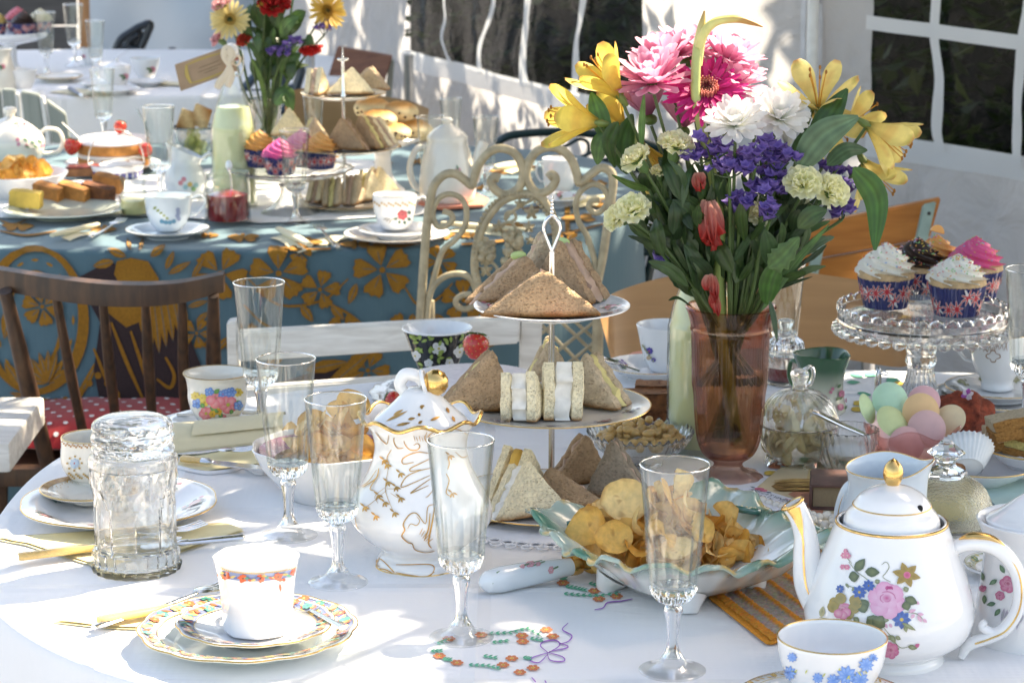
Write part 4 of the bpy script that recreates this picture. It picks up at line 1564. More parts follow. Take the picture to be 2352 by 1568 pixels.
# -- octagonal cup, saucer and tea plate at the front
DECO = [(.52,.13,.06),(.60,.44,.14),(.08,.28,.22),(.50,.12,.06),(.62,.48,.18),(.12,.16,.36)]
plate('tea_plate',569,1440,249,'white tea plate with orange and blue patterned border under the octagonal cup',h=.016,well=.66,rim=GOLD,scal=12,amp=.03,dec=band(.82,.965,DECO,(.15,.18,.30),120),m=mat('pale mint china',(.72,.78,.76),.12,coat=.5,var=.02),rimw=.0008)
plate('saucer',586,1428,180,'small saucer with patterned border standing on the front tea plate','saucer',z=TZ + .0062,h=.0135,well=.5,rim=GOLD,scal=12,amp=.03,dec=band(.77,.96,DECO,(.15,.18,.30),90),rimw=.0007)
def octdec(D):
 rr = random.Random(2)
 for k in range(40):
  x0,x1 = 500 + k * 4.7,500 + (k + 1) * 4.7
  b = lambda x: 10 * math.sqrt(max(0,1 - ((x - 593) / 96) ** 2)) * 2.4
  D.g.add(([D.mp(x,y,.0003) for x,y in ((x0,1292 + b(x0)),(x1,1292 + b(x1)),(x1,1310 + b(x1)),(x0,1310 + b(x0)))],[(0,1,2,3)]),(.22,.28,.48))
  D.disc((x0 + x1) / 2,1291 + b(x0),2.0,(.6,.40,.14),n=6)
 for k in range(24):
  x = 504 + k * 7.8
  y = 1303 + 24 * math.sqrt(max(0,1 - ((x - 593) / 96) ** 2))
  c = DECO[k % 6]
  if k % 5 == 2:
   D.flower(x,y,10,8,(.66,.12,.05),(.1,.08,.05))
  else:
   D.leaf(x - 6,y + rr.uniform(-5,5),x + 7,y + rr.uniform(-5,5),6,c)
 for x in (555,642,650):
  D.disc(x,1332,4,(.66,.12,.05))
 D.leaf(641,1340,643,1360,5,(.66,.14,.06))
octo = lambda t,r,z: r * (1 - .045 * abs(sin(4 * t)) + .02)
cup('octagonal_cup',592,1446,[(66,1446),(76,1443),(78,1430),(80,1400),(84,1350),(89,1315),(94,1290),(98,1278)],'white octagonal coffee cup with patterned border at the front left',z=TZ + .0118,rim=CHINA,rf=octo,
 hpts=[(686,1310),(718,1300),(737,1340),(717,1385),(677,1400)],hrz=1.45,dec=octdec)
# -- left place setting
plate('tea_plate',273,1152,224,'white plate with grey leaf and pink rose print at the left edge',h=.015,rim=GOLD,scal=6,amp=.03,dec=sprigs(7,.78,.085,[(.60,.30,.30),(.55,.22,.25)],(.18,.26,.24),.6),rimw=.0008)
def sauce(D):
 for k in range(50):
  a,b = TAU * k / 50,TAU * (k + 1) / 50
  D.g.add(([D.mp(q * sin(x),-q * cos(x),.0002) for q,x in ((.84,a),(.985,a),(.985,b),(.84,b))],[(0,1,2,3)]),(.42,.23,.10) if k % 2 else (.50,.30,.14))
 for k in range(140):
  a,q = rnd(0,TAU),.84 - abs(R.gauss(0,.1))
  D.disc(q * sin(a),-q * cos(a),.015,(.55,.34,.12),n=6,rings=1)
 D.blob([(.9 * sin(.35 + .1 * k),-.9 * cos(.35 + .1 * k)) for k in range(8)] + [(.25,-.3),(.1,-.4),(.22,-.62)],(.02,.34,.42),(.04,.40,.48),4)
 D.blob([(.9 * sin(2.4 + .1 * k),-.9 * cos(2.4 + .1 * k)) for k in range(8)] + [(.1,.3),(.2,.35)],(.02,.34,.42),(.04,.40,.48),4)
plate('saucer',205,1122,112,'gold and turquoise saucer under the cup at the left edge','saucer',z=TZ + .0062,h=.013,well=.42,rim=GOLD,dec=sauce,m=CREAM,rimw=.0008)
def cupA(D):
 for k in range(34):
  x = 144 + k * 4
  D.disc(x,1006 + 16 * math.sqrt(max(0,1 - ((x - 210) / 70) ** 2)) + (k % 3) * 2.5,2.4,(.42,.20,.07),n=6,rings=1)
  D.disc(x,1072 + 16 * math.sqrt(max(0,1 - ((x - 210) / 74) ** 2)) + (k % 4) * 3,2.6,(.52,.32,.08),n=6,rings=1)
 D.flower(172,1062,12,8,(.38,.50,.62),(.5,.12,.12))
 for k in range(8):
  D.disc(172 + 16 * cos(k * .8),1062 + 16 * sin(k * .8),2.6,(.45,.28,.08),n=6)
cup('tea_cup',212,1112,[(38,1108),(40,1100),(52,1092),(66,1072),(70,1045),(68,1020),(68,1003)],'gold speckled cup with blue rosette half hidden by the biscuit jar',z=TZ + .0118,m=CREAM,rim=GOLD,dec=cupA,
 hpts=[(276,1020),(306,1010),(316,1045),(300,1075),(274,1075)])
# -- poppy print cup
plate('saucer',505,968,122,'plain white saucer under the poppy print cup','saucer',h=.012,rim=SILVER,rimw=.0006)
zq = zoommap(380,840,3.92)
def poppy(D):
 def q(x,y):
  return zq(x,y)
 for x,y,r in ((515,455,12),(690,465,13),(400,560,13),(785,590,9),(720,460,9),(640,480,9)):
  for k in range(5):
   a,b = q(x + 26 * cos(k * 1.26),y + 26 * sin(k * 1.26))
   D.disc(a,b,5.2,BLP,(.25,.42,.72),8)
 for x,y in ((450,510),(470,550),(785,465),(385,490)):
  D.flower(*q(x,y),11,7,YLP,(.5,.3,.05))
 for x0,y0,x1,y1 in ((560,470,610,425),(760,570,810,550),(700,640,740,650),(520,590,600,650),(600,660,640,690),(440,560,470,600)):
  D.leaf(*q(x0,y0),*q(x1,y1),11,GRP,(.2,.42,.12))
 for x,y,r in ((575,525,20),(690,580,20),(485,655,15)):
  a,b = q(x,y)
  for k in range(5):
   D.disc(a + r * .55 * cos(k * 1.26 + .5),b + r * .5 * sin(k * 1.26 + .5),r * .56,(.72,.16,.20),(.78,.36,.36),10)
  D.disc(a,b,r * .22,(.45,.42,.08))
 for x,y in ((545,660),(600,640)):
  D.flower(*q(x,y),9,6,(.65,.38,.05),(.4,.2,.05))
 for x,y in ((660,690),(640,680)):
  D.disc(*q(x,y),4,(.72,.22,.26))
cup('tea_cup',501,972,[(36,972),(40,968),(44,960),(60,940),(68,915),(68,890),(72,868),(78,856)],'tall white cup with red poppy and blue flower print at the back left',z=TZ + .0055,m=CREAM,rim=mat('dark gold line',(.35,.22,.08),.3,.8),dec=poppy,
 hpts=[(566,880),(600,870),(612,905),(596,940),(560,945)],hrz=-.3)
obj_ = thing('teaspoon','teaspoon handle on the plain saucer left of the poppy print cup','spoon',P(420,950,TZ + .013))
def spoon(t,a,b,m=SILVER,bowl=True,name='handle',r=.0022,blen=.024,bw=.012):
 """straight spoon from handle end a to bowl end b, local points"""
 a,b = Vector(a),Vector(b)
 d = (b - a).normalized()
 obj('handle',tube(spline([a,a.lerp(b,.15),a.lerp(b,.6),b],4),[r * 1.5,r * 1.3,r,r * .8],8,squash=.5),m,t)
 if bowl:
  M = TR(b + d * blen * .45) @ d.to_track_quat('X','Z').to_matrix().to_4x4()
  v,f = lathe([(0,-.35),(.5,-.3),(.85,-.12),(1,.06),(.96,.08),(.8,-.06),(.5,-.22),(0,-.27)],24)
  obj('bowl',([M @ Vector((x * blen * .58,y * bw * .62 * (1 - .25 * x),z * .009)) for x,y,z in v],f),m,t)
o = obj_.location
spoon(obj_,P(405,953,TZ + .014) - o,P(462,951,TZ + .013) - o,bowl=False)
# folded cream napkin in front of it
nk = thing('napkin','folded cream napkin lying in front of the poppy print cup','napkin',P(510,1020,TZ + .001))
o = nk.location
a0,a1 = P(392,1040,TZ) - o,P(652,1012,TZ) - o
def napk(a,c):
 p = a0.lerp(a1,a)
 y = c * .085
 z = .002 + .020 * math.sqrt(max(0,sin(PI * min(1,c * 1.05)))) * (1 - .2 * a) + .0012 * noise.noise((a * 5,c * 5,1))
 return (p.x - .01 * c,p.y + y - .006,z)
v1 = grid(30,16,napk)
g = G().add(v1).add(([(x,y,z - .0022) for x,y,z in v1[0]],[q[::-1] for q in v1[1]]))
obj('fold',g,NAPC,nk,angle=180)
v2 = grid(20,8,lambda a,c: (lambda p: (p.x + .004,p.y + .004 + .05 * c,.0235 * math.sqrt(max(0,sin(PI * (.12 + .75 * c)))) + .001))(a0.lerp(a1,.15 + a * .8)))
obj('fold',v2,NAPC,nk,angle=180)
# cutlery on yellow napkins
IVORY = mat('ivory knife handle',(.70,.47,.18),.25,coat=.4,var=.1,stretch=(4,30,30))
def knife(label,pts,hfrac,hm,z=TZ + .006,hr=.0062,blade=True):
 """table knife: handle end, joint, blade tip given as pixels"""
 a,j,b = [P(u,v,z + dz) for u,v,dz in pts]
 t = thing('table_knife',label,'knife',a)
 o = Vector(a)
 obj('handle',tube(spline([a - o,(a - o).lerp(j - o,.04),(a - o).lerp(j - o,.5),j - o],5),[hr * .55,hr * 1.0,hr * .95,hr * .72],12,squash=.62),hm,t)
 d = (b - j).normalized()
 sd = d.cross(Vector((0,0,1))).normalized()
 obj('ferrule',tube([j - o - d * .001,j - o + d * .006,j - o + d * .012],[hr * .8,hr * .85,hr * .4],10,squash=.7),SILVER,t)
 if blade:
  L = (b - j).length
  j2 = j - o + d * .010
  q = [(0,-.35),(.2,-.7),(.6,-.85),(.93,-.75),(1,-.2),(.95,.45),(.6,.75),(.2,.75),(0,.35)]
  w = .0095
  v = [j2 + d * (x * (L - .01)) + sd * (y * w) + Vector((0,0,.0007)) for x,y in q] + [j2 + d * (x * (L - .01)) + sd * (y * w) - Vector((0,0,.0007)) for x,y in q]
  n_ = len(q)
  obj('blade',(v,[tuple(range(n_)),tuple(range(n_,2 * n_))[::-1]] + [(k,n_ + k,n_ + (k + 1) % n_,(k + 1) % n_) for k in range(n_)]),SILVER,t,smooth=False)
 return t
def fork(label,a,b,z=TZ + .006,m=SILVER,hm=None,lift=.006,tl=.045):
 """fork from handle end a to tine tips b (pixels)"""
 a,b = P(*a,z),P(*b,z)
 t = thing('table_fork',label,'fork',a)
 o = Vector(a)
 a,b = a - o,b - o
 d = (b - a).normalized()
 sd = d.cross(Vector((0,0,1))).normalized()
 neck = b - d * tl
 obj('handle',tube(spline([a,a.lerp(neck,.1),a.lerp(neck,.6),neck + Vector((0,0,lift * .4))],4),[.0036,.005,.0026,.0024],8,squash=.5),hm or m,t)
 up = Vector((0,0,lift))
 obj('root',ball(neck + d * .008 + up * .6,(.0095,.0095,.0016),14,6),m,t)
 for k in (-1.5,-.5,.5,1.5):
  obj('tine',tube(spline([neck + d * .008 + sd * k * .0040 + up * .6,neck + d * .025 + sd * k * .0048 + up * .35,b + sd * k * .0050 + up * .9],4),[.0013,.0012,.0007],6),m,t)
 return t
def napkin(label,pts,m=NAPK,z=TZ,layers=2,group=None,name='napkin'):
 q = [P(u,v,z) for u,v in pts]
 c = sum(q,Vector()) / len(q)
 t = thing(name,label,'napkin',(c.x,c.y,z),0,group)
 for k in range(layers):
  sh = .985 ** k
  poly = [((p.x - c.x) * sh + .0012 * k,(p.y - c.y) * sh + .0014 * k) for p in q]
  bm = bmesh.new()
  bm.faces.new([bm.verts.new((x,y,0)) for x,y in poly])
  bmesh.ops.triangulate(bm,faces=list(bm.faces))
  bmesh.ops.subdivide_edges(bm,edges=list(bm.edges),cuts=5,use_grid_fill=True)
  for w in bm.verts:
   ed = 1.0 if w.is_boundary else .4
   w.co.z = .0012 + .0016 * k + .0016 * abs(noise.noise((w.co.x * 25,w.co.y * 25,k + 3))) * ed
  bm.verts.index_update()
  g = ([w.co.copy() for w in bm.verts],[tuple(w.index for w in p.verts) for p in bm.faces])
  bm.free()
  obj('fold',g,m,t,angle=180)
 return t
GN = 'yellow napkins at the front table settings'
napkin('yellow napkin under the ivory knife at the left edge',[(-20,1240),(60,1255),(230,1308),(260,1312),(420,1270),(560,1222),(520,1205),(300,1240)],layers=2)
knife('ivory handled knife lying left of the biscuit jar',[(42,1278,0),(236,1255,0),(420,1235,0)],.5,IVORY,TZ + .0085)
fork('silver fork beside the biscuit jar on the yellow napkin',(120,1268),(470,1211),TZ + .0075)
knife('silver knife end right of the biscuit jar',[(560,1233,0),(430,1245,0),(320,1256,0)],.4,SILVER,TZ + .0095,.0052)
napkin('yellow napkin sticking out left of the octagonal cup plate',[(112,1431),(240,1446),(400,1452),(560,1400),(530,1372),(300,1410)],layers=2)
knife('ivory handled knife beside the octagonal cup plate',[(228,1424,0),(400,1392,0),(560,1362,.004)],.5,IVORY,TZ + .0090)
fork('silver fork tucked beside the octagonal cup plate',(215,1440),(540,1340),TZ + .0075)
napkin('yellow napkin under the knife in front of the poppy print cup',[(390,1075),(470,1088),(600,1070),(640,1040),(560,1035),(440,1050)],layers=2)
knife('silver knife lying before the folded cream napkin',[(418,1052,0),(466,1058,0),(640,1080,0)],.2,IVORY,TZ + .009,.0060)
fork('silver fork lying before the folded cream napkin',(380,1048),(612,1033),TZ + .0075,tl=.05)
# lace edge of the cloth overlay
ln = thing('lace_mat','white lace edged mat under the knife before the cream napkin','mat',P(520,1072,TZ))
o = ln.location
q = spline([P(u,v,TZ + .0022) - o for u,v in ((400,1070),(470,1085),(530,1080),(560,1072),(590,1086),(620,1083),(640,1070),(700,1060))],8)
obj('cord',tube(q,.0022,8),mat('white cotton lace',(.78,.78,.80),.9,bmp=.5,bscale=300),ln)
ts = thing('teaspoon','teaspoon lying on the front saucer right of the octagonal cup','spoon',P(740,1425,TZ + .02))
o = ts.location
spoon(ts,P(788,1440,TZ + .024) - o,P(714,1400,TZ + .021) - o,r=.0030,blen=.030,bw=.018)
# biscuit jar
p,s,rz = stand(314,1306)
jr = thing('biscuit_jar','pressed glass biscuit jar with ground glass lid at the left','jar',p,rz)
body = refine(rowsm(s,1306,[(96,1306),(102,1302),(104,1290),(98,1282),(101,1270),(100,1258),(94,1246),(97,1238),(100,1150),(104,1100),(101,1075),(104,1060),(100,1045),(88,1038)]),3)
za,zb,zc_ = body[18][1],.062,body[-6][1]
def jarf(t,r,z):
 if .020 < z < .060:
  return r * (1 - .095 * abs(sin(5 * t)))
 if .060 <= z < .098:
  w = (z - .060) / .038
  return r * (1 - .08 * abs(sin(5 * t + 2.6 * w)) * sin(PI * min(1,w + .1)) - .06 * abs(sin(5 * t - 2.2 * w)))
 if z <= .020:
  return r * (1 - .03 * abs(sin(12 * t)))
 return r
obj('body',lathe(shell(body,.0036,.0055),120,jarf),CUT,jr,angle=14)
lid = refine(rowsm(s,1306,[(88,1042),(95,1036),(97,1026),(90,1018),(96,1008),(96,998),(91,990),(95,980),(90,968),(70,958),(30,954)]),3)
obj('lid',lathe([(0,lid[0][1])] + lid + [(0,lid[-1][1])],90,lambda t,r,z: r * (1 - .018 * abs(sin(7 * t + z * 160)))),CUT,jr,angle=14)
# gilded pot
p,s,rz = stand(968,1292)
gp = thing('lidded_pot','white baluster pot with gilt scrolls, scalloped rim and bow shaped finial','pot',p,rz)
rows = [(96,1300),(104,1292),(100,1276),(88,1268),(94,1254),(130,1228),(158,1196),(164,1170),(154,1138),(134,1104),(117,1070),(107,1036),(107,1008),(116,982),(128,966),(137,956)]
pr = refine(rowsm(s,1292,rows),4)
zt = pr[-1][1]
scw = lambda t: .5 + .5 * cos(8 * t)
potf = lambda t,r,z: r * (1 + (.045 * max(0,(z - zt + .03) / .03) * (scw(t) - .5)) + (.06 * max(0,(.016 - z) / .016) * (abs(cos(3 * t)) - .5)))
potz = lambda t,r,z: z + .006 * max(0,(z - zt + .02) / .02) * (scw(t) - .5)
obj('body',lathe(shell(pr,.0022),96,potf,potz),CHINA,gp,angle=60)
q = []
for k in range(144):
 a = TAU * k / 144
 rr = potf(a,pr[-1][0],zt)
 q.append((rr * sin(a),-rr * cos(a),potz(a,0,zt) + .0006))
obj('rim_band',tube(q,.0019,8,True),GOLD,gp)
q = []
for k in range(96):
 a = TAU * k / 96
 rr = potf(a,pr[4][0] + .0002,pr[4][1])
 q.append((rr * sin(a),-rr * cos(a),pr[4][1]))
obj('foot_band',tube(q,.0009,6,True),GOLD,gp)
lp = refine(rowsm(s,1292,[(112,972),(108,962),(92,948),(66,926),(48,908),(38,896),(26,890)]),3)
obj('lid',lathe([(0,lp[0][1])] + lp + [(0,lp[-1][1])],64),CHINA,gp)
k = 1 / s
hz = lambda y: (1292 - y) * k / .965
obj('finial',tube(spline([((932 - 968) * k,0,hz(905)),((922 - 968) * k,0,hz(885)),((935 - 968) * k,0,hz(864)),((962 - 968) * k,0,hz(868)),((975 - 968) * k,0,hz(884))],6),[.0045,.0055,.006,.006,.005],12),CHINA,gp)
obj('finial',ball(((1003 - 968) * k,-.004,hz(880)),(.0115,.0105,.0118),18,12,lambda q: q * (1 + .05 * abs(sin(6 * math.atan2(q.z,q.x))))),GOLD,gp)
obj('finial',tube([((978 - 968) * k + .0075 * 0 + .003 * sin(a),-.004 + .0098 * sin(a + 1.2),hz(880) + .0105 * cos(a + 1.2)) for a in [TAU * t / 20 for t in range(20)]],.0019,8,True),CHINA,gp)
D = Dec(lathemap(pr,s,968,1292,None,potf),.0004)
zg = zoommap(860,860,2.8)
GC = (.46,.27,.07)
def gl_(pts,w=3.2):
 D.line([zg(*q) for q in pts],w * .62,GC)
def gleaf(x0,y0,x1,y1,w=7):
 w *= .75
 D.leaf(*zg(x0,y0),*zg(x1,y1),w,GC)
for pts,w in (([(300,540),(285,600),(310,650),(350,650)],4),([(360,540),(355,610),(390,660),(440,665),(462,640),(445,620),(420,632)],4),
 ([(510,540),(495,590),(530,620),(520,570),(560,540)],4),([(610,560),(640,530),(720,525),(780,560)],4),([(250,560),(240,620),(200,590),(160,540)],3.4),
 ([(270,660),(240,720),(260,780)],3),([(540,690),(440,680),(350,720),(350,760),(420,750)],4),([(540,720),(460,760),(400,790),(400,810),(470,800)],4),
 ([(540,790),(450,810),(370,850),(335,920),(420,890),(530,840)],4),([(540,860),(480,900),(400,960),(430,950),(520,910)],4),
 ([(250,790),(230,920),(240,980),(280,1080)],2.2),([(230,920),(160,980),(180,1030)],2),([(240,940),(120,1040),(80,1050)],2),([(240,930),(290,930),(310,910)],2),([(265,960),(310,990),(340,990)],2),
 ([(560,1040),(515,1060),(500,1170),(440,1100),(390,1110),(350,1170),(360,1210),(340,1250),(380,1290),(410,1300),(430,1340),(500,1360),(560,1350)],4.5),
 ([(560,1060),(545,1160),(520,1290),(540,1330)],6),([(530,1100),(520,1200),(490,1280)],5),([(380,1200),(400,1170),(440,1180),(460,1150),(440,1120)],3),
 ([(190,790),(170,860),(80,920)],5),([(175,800),(120,880),(60,920)],3),([(170,860),(130,930),(160,945)],4),([(30,1120),(40,1180),(55,1200)],3),
 ([(560,930),(520,980),(500,990)],3),([(840,540),(830,600),(790,640)],3),([(950,970),(970,1000),(990,1020)],4),([(960,1040),(985,1080),(990,1120)],4),
 ([(640,830),(660,880),(640,960),(680,990)],4),([(650,700),(660,760),(650,800)],4),([(700,680),(750,720),(800,700)],3)):
 gl_(pts,w)
for x,y in ((330,820),(245,880),(90,1050),(290,1090),(160,1110),(180,970),(300,915),(330,990),(225,1020),(660,700),(680,960),(970,980),(220,730),(240,760)):
 for a in (-.7,0,.7,2.6):
  gleaf(x,y,x + 40 * cos(a + 1.2),y + 40 * sin(a + 1.2),6)
for k in range(6):
 gl_([(420 + k * 18,560 + (k % 2) * 10),(430 + k * 18,600)],2.5)
 gl_([(460 + k * 10,1240 + k * 12),(480 + k * 14,1200 + k * 14)],2.5)
for pts in ([(170,1400),(210,1420),(280,1490),(290,1500)],[(300,1450),(400,1450),(530,1450),(560,1480),(530,1530)],[(300,1500),(400,1520),(500,1530),(560,1500)],[(170,1470),(230,1480),(290,1510)],[(200,1380),(170,1440),(190,1460)]):
 gl_(pts,4)
D.done('gilt_scrolls',gp,mat('gilt paint',(.58,.32,.10),.3,.75,var=.15,scale=150))['kind'] = 'stuff'
D = Dec(lathemap(lp,s,968,1292),.0004)
for x0,y0,x1,y1 in ((230,470,380,400),(280,430,350,390),(300,500,400,480),(470,390,480,360),(460,375,495,365),(380,460,430,450),(530,470,600,440),(680,440,700,480),(640,380,660,420),(450,490,480,470)):
 gleaf(x0,y0,x1,y1,9)
D.disc(*zg(457,428),3.4,(.12,.08,.03))
D.done('gilt_scrolls',gp,MATS['gilt paint'])['kind'] = 'stuff'
# crisps
def crispmesh(seed,r=.0190):
 """thin curled slice; every third one is a broken piece"""
 rr = random.Random(seed)
 n = 22
 cu,cv_ = rr.uniform(18,58),rr.uniform(-34,18)
 an = rr.uniform(0,PI)
 rad = [r * (1 + .12 * noise.noise((1.2 * cos(TAU * k / n),1.2 * sin(TAU * k / n),seed * 3.1)) + .05 * noise.noise((4 * cos(TAU * k / n),4 * sin(TAU * k / n),seed))) for k in range(n)]
 fold = rr.uniform(-18,18)
 cut = rr.uniform(-.1,.5) * r if seed % 3 == 0 else -9
 v,c = [],[]
 base = rr.choice([(.88,.52,.13),(.90,.60,.20),(.84,.43,.085),(.92,.68,.30)])
 for j in range(7):
  for k in range(n):
   t = j / 6
   a = TAU * k / n
   x,y = rad[k] * t * cos(a),rad[k] * t * .84 * sin(a)
   if x < -cut and cut > -1:
    x = -cut + .0012 * sin(y * 900)
   X,Y = x * cos(an) + y * sin(an),-x * sin(an) + y * cos(an)
   z = cu * X * X + cv_ * Y * Y + fold * X * Y + .0018 * noise.noise((x * 120,y * 120,seed)) + .0012 * noise.noise((x * 260,y * 260,seed + 3))
   v.append((x,y,z))
   e = max(0,t - .80) / .2
   q = mixc(base,(.40,.15,.03),e * rr.uniform(.1,.7))
   if noise.noise((x * 130,y * 130,seed + 9)) > .42:
    q = mixc(q,(.36,.14,.03),.5)
   c.append(q)
 f = []
 for j in range(6):
  for k in range(n):
   k2 = (k + 1) % n
   if j == 0:
    f.append((k,n + k,n + k2))
   else:
    f.append((j * n + k,(j + 1) * n + k,(j + 1) * n + k2,j * n + k2))
 return mesh('potato_crisp',G().add((v,f),c),CRISP,angle=180)
CRM = [crispmesh(k + 1) for k in range(18)]
def heap(cpos,rx,ry,h,n,label,group,k0=0,size=1.0,tilt=1.0,rotz=0.0):
 for i in range(n):
  a = R.uniform(0,TAU)
  q = math.sqrt(R.random()) * .95
  x,y = rx * q * cos(a),ry * q * sin(a)
  x,y = x * cos(rotz) - y * sin(rotz),x * sin(rotz) + y * cos(rotz)
  z = h * (1 - q ** 1.7) * (.55 + .45 * R.random()) if i > n * .25 else h * .5 * (1 - q)
  o = bpy.data.objects.new('potato_crisp',CRM[(i + k0) % 18])
  COL.objects.link(o)
  o.location = Vector(cpos) + Vector((x,y,z))
  o.rotation_euler = (R.gauss(.5,.75) * tilt,R.gauss(0,.75) * tilt,R.uniform(0,TAU))
  sc = size * R.uniform(.8,1.2)
  o.scale = (sc,sc,sc)
  tag(o,label,'crisp',group)
def bowl(name,u,v,rows,label,m=CHINA,th=.0022,z=TZ,rim=None,rf=None,zf=None,n=72,ang=60,inner=True,cat='bowl'):
 p,s,rz = stand(u,v,z)
 t = thing(name,label,cat,p,rz)
 pr = refine(rowsm(s,v,rows),3)
 obj('dish',lathe(shell(pr,th),n,rf,zf),m,t,angle=ang)
 if rim:
  q = []
  for k in range(96):
   a = TAU * k / 96
   rr = rf(a,*pr[-1]) if rf else pr[-1][0]
   q.append((rr * sin(a),-rr * cos(a),(zf(a,*pr[-1]) if zf else pr[-1][1]) + .0005))
  obj('rim_band',tube(q,.0009,6,True),rim,t)
 return t,s,pr
# white bowl of crisps behind the flutes
t,s,pr = bowl('serving_bowl',752,1140,[(84,1140),(90,1134),(112,1110),(146,1070),(160,1044),(172,1022)],'white bowl with mauve patterned rim filled with crisps behind the flutes',
 rf=lambda a,r,z: r * (1 + .02 * cos(10 * a) * min(1,z / .04)))
r0,z0 = pr[-1]
D = Dec(lambda x,y,o: (x * r0 * .97,y * r0 * .97,z0 - .001 - (1 - math.hypot(x,y)) * .045 + .0012 + o))
for k in range(60):
 a,b = TAU * k / 60,TAU * (k + 1) / 60
 D.g.add(([D.mp(q * sin(w),-q * cos(w),.0002) for q,w in ((.72,a),(.93,a),(.93,b),(.72,b))],[(0,1,2,3)]),(.34,.13,.22))
for k in range(200):
 a,q = rnd(0,TAU),rnd(.73,.93)
 D.disc(q * sin(a),-q * cos(a),.012,(.62,.45,.52),n=6,rings=1)
D.done('rim_print',t)
q = P(752,1070,TZ + .020)
heap(q,.054,.048,.052,80,'golden potato crisp in the white bowl behind the flutes','crisps in the white bowl behind the flutes',0,.95)
for u,v,k,e in ((800,930,1,(1.2,.2,.3)),(770,960,4,(1.0,.5,1.9)),(722,975,6,(1.1,-.4,.2)),(845,985,9,(1.0,.9,1.3)),(862,1015,3,(1.2,.4,2.2)),(700,1010,7,(.9,-.2,.6))):
 y = P(752,1090,TZ).y + .01
 o = tag(obj('potato_crisp',CRM[k],None,loc=PY(u,v,y)),'golden potato crisp in the white bowl behind the flutes','crisp','crisps in the white bowl behind the flutes')
 o.rotation_euler = e
# green scalloped dish of crisps
p,s,rz = stand(1565,1353)
gd = thing('crisps_dish','square white footed dish with green and gold moulded edge full of crisps','dish',p,rz)
A0 = .31 + rz
def dishr(t):
 a = t + A0
 n_ = 1.2
 return 1 / ((abs(cos(a)) ** n_ + abs(sin(a)) ** n_) ** (1 / n_))
kk = 1 / s
V,F,C = [],[],[]
prof = [(.0,.006),(.22,.005),(.38,.005),(.50,.010),(.64,.022),(.80,.040),(.93,.052),(1.0,.0535),(1.0,.0565),(.985,.0575),(.93,.0555),(.80,.047),(.62,.031),(.45,.018),(.25,.0150),(0,.0150)]
NA = 160
RX = .143
for j,(k,z) in enumerate(prof):
 for i in range(NA):
  t_ = TAU * i / NA
  rr = RX * k * (dishr(t_) * max(0,min(1,(k - .25) / .4)) + .72 * (1 - max(0,min(1,(k - .25) / .4))))
  e = max(0,(k - .7) / .3)
  w = .034 * e * (abs(cos(8 * (t_ + A0))) - .5) + .014 * e * cos(34 * t_)
  rr *= 1 + w
  zz = z + e * (.006 * cos(4 * (t_ + A0)) + .0035 * sin(16 * (t_ + A0)) + .0012 * cos(34 * t_ + 1))
  inner_ = j >= 8
  if inner_ and .5 < k < .97:
   zz += .0022 * sin(16 * t_ + 12 * k) * e
  V.append((rr * sin(t_),-rr * cos(t_),zz))
  if 6 <= j <= 11:
   q = min(1,max(0,(k - .62) / .3)) * (.55 + .45 * (.5 + .5 * cos(8 * (t_ + A0) + 3 * k + 2)))
   c = mixc((.76,.77,.70),(.065,.21,.145),q)
   if j in (8,9) and abs(sin(9 * t_)) < .42:
    c = (.55,.36,.10)
  else:
   c = (.76,.76,.72)
  C.append(c)
for j in range(len(prof) - 1):
 for i in range(NA):
  i2 = (i + 1) % NA
  F.append((j * NA + i,j * NA + i2,(j + 1) * NA + i2,(j + 1) * NA + i))
obj('dish',G().add((V,F),C),vcmat('green glazed china',.1,coat=.6,bmp=.08,bscale=60),gd,angle=70)
for a in (0,PI / 2,PI,3 * PI / 2):
 a += .1
 obj('foot',tube(spline([(.062 * sin(a),-.062 * cos(a),.013),(.066 * sin(a),-.066 * cos(a),.006),(.068 * sin(a),-.068 * cos(a),.0)],4),[.016,.011,.008],12),CHINA,gd)
for a0 in (PI + .25,PI - .3,-PI / 2 - .2):   # moulded shells on the rim
 a = a0 - A0
 rr = RX * .80 * dishr(a)
 M = TR((rr * sin(a),-rr * cos(a),.0485)) @ Matrix.Rotation(a,4,'Z')
 q = [M @ Vector((.021 * cos(w) * (1 - .12 * w / 5),.015 * sin(w),.003 + .004 * sin(w))) for w in [k * .32 for k in range(17)]]
 obj('shell_moulding',tube(q,[.0022,.0032,.0032,.0022],8),vcmat('green glazed china'),gd).data.color_attributes['Col'].data.foreach_set('color',[.04,.13,.10,1] * (17 * 8))
 g = G()
 for k in range(11):
  w = .5 + k * .32
  g.add(ball(M @ Vector((.016 * cos(w),.0105 * sin(w),.0055 + .003 * sin(w))),.0016,6,4),(.66,.58,.34))
 obj('beading',g,PRINT,gd)
GCR = 'crisps in the green edged dish'
LCR = 'golden potato crisp in the green edged dish'
q = P(1500,1268,TZ + .018)
heap(q,.072,.056,.052,150,LCR,GCR,3,1.1,rotz=-.2)
q = P(1660,1275,TZ + .020)
heap(q,.040,.030,.020,24,LCR,GCR,5,1.0)
CLB = ['large round golden crisp standing at the top left of the green dish heap','broad crisp leaning on the left side of the green dish','crisp peeking up left of the nearest flute in the green dish','folded crisp in the middle left of the green dish heap','pale crisp below the large round one in the green dish','crisp at the very top of the heap behind the nearest flute rim','crisp seen through the nearest flute in the green dish','tall crisp standing right of the nearest flute in the green dish','crisp on the right slope of the green dish heap','lowest crisp at the right of the green dish heap','crisp at the front left of the green dish heap','crisp in the centre front of the green dish heap','crisp behind the bowl of the nearest flute in the green dish','crisp at the front edge behind the nearest flute stem','small crisp at the front left rim of the green dish','crisp lying right of the nearest flute at the front of the green dish']
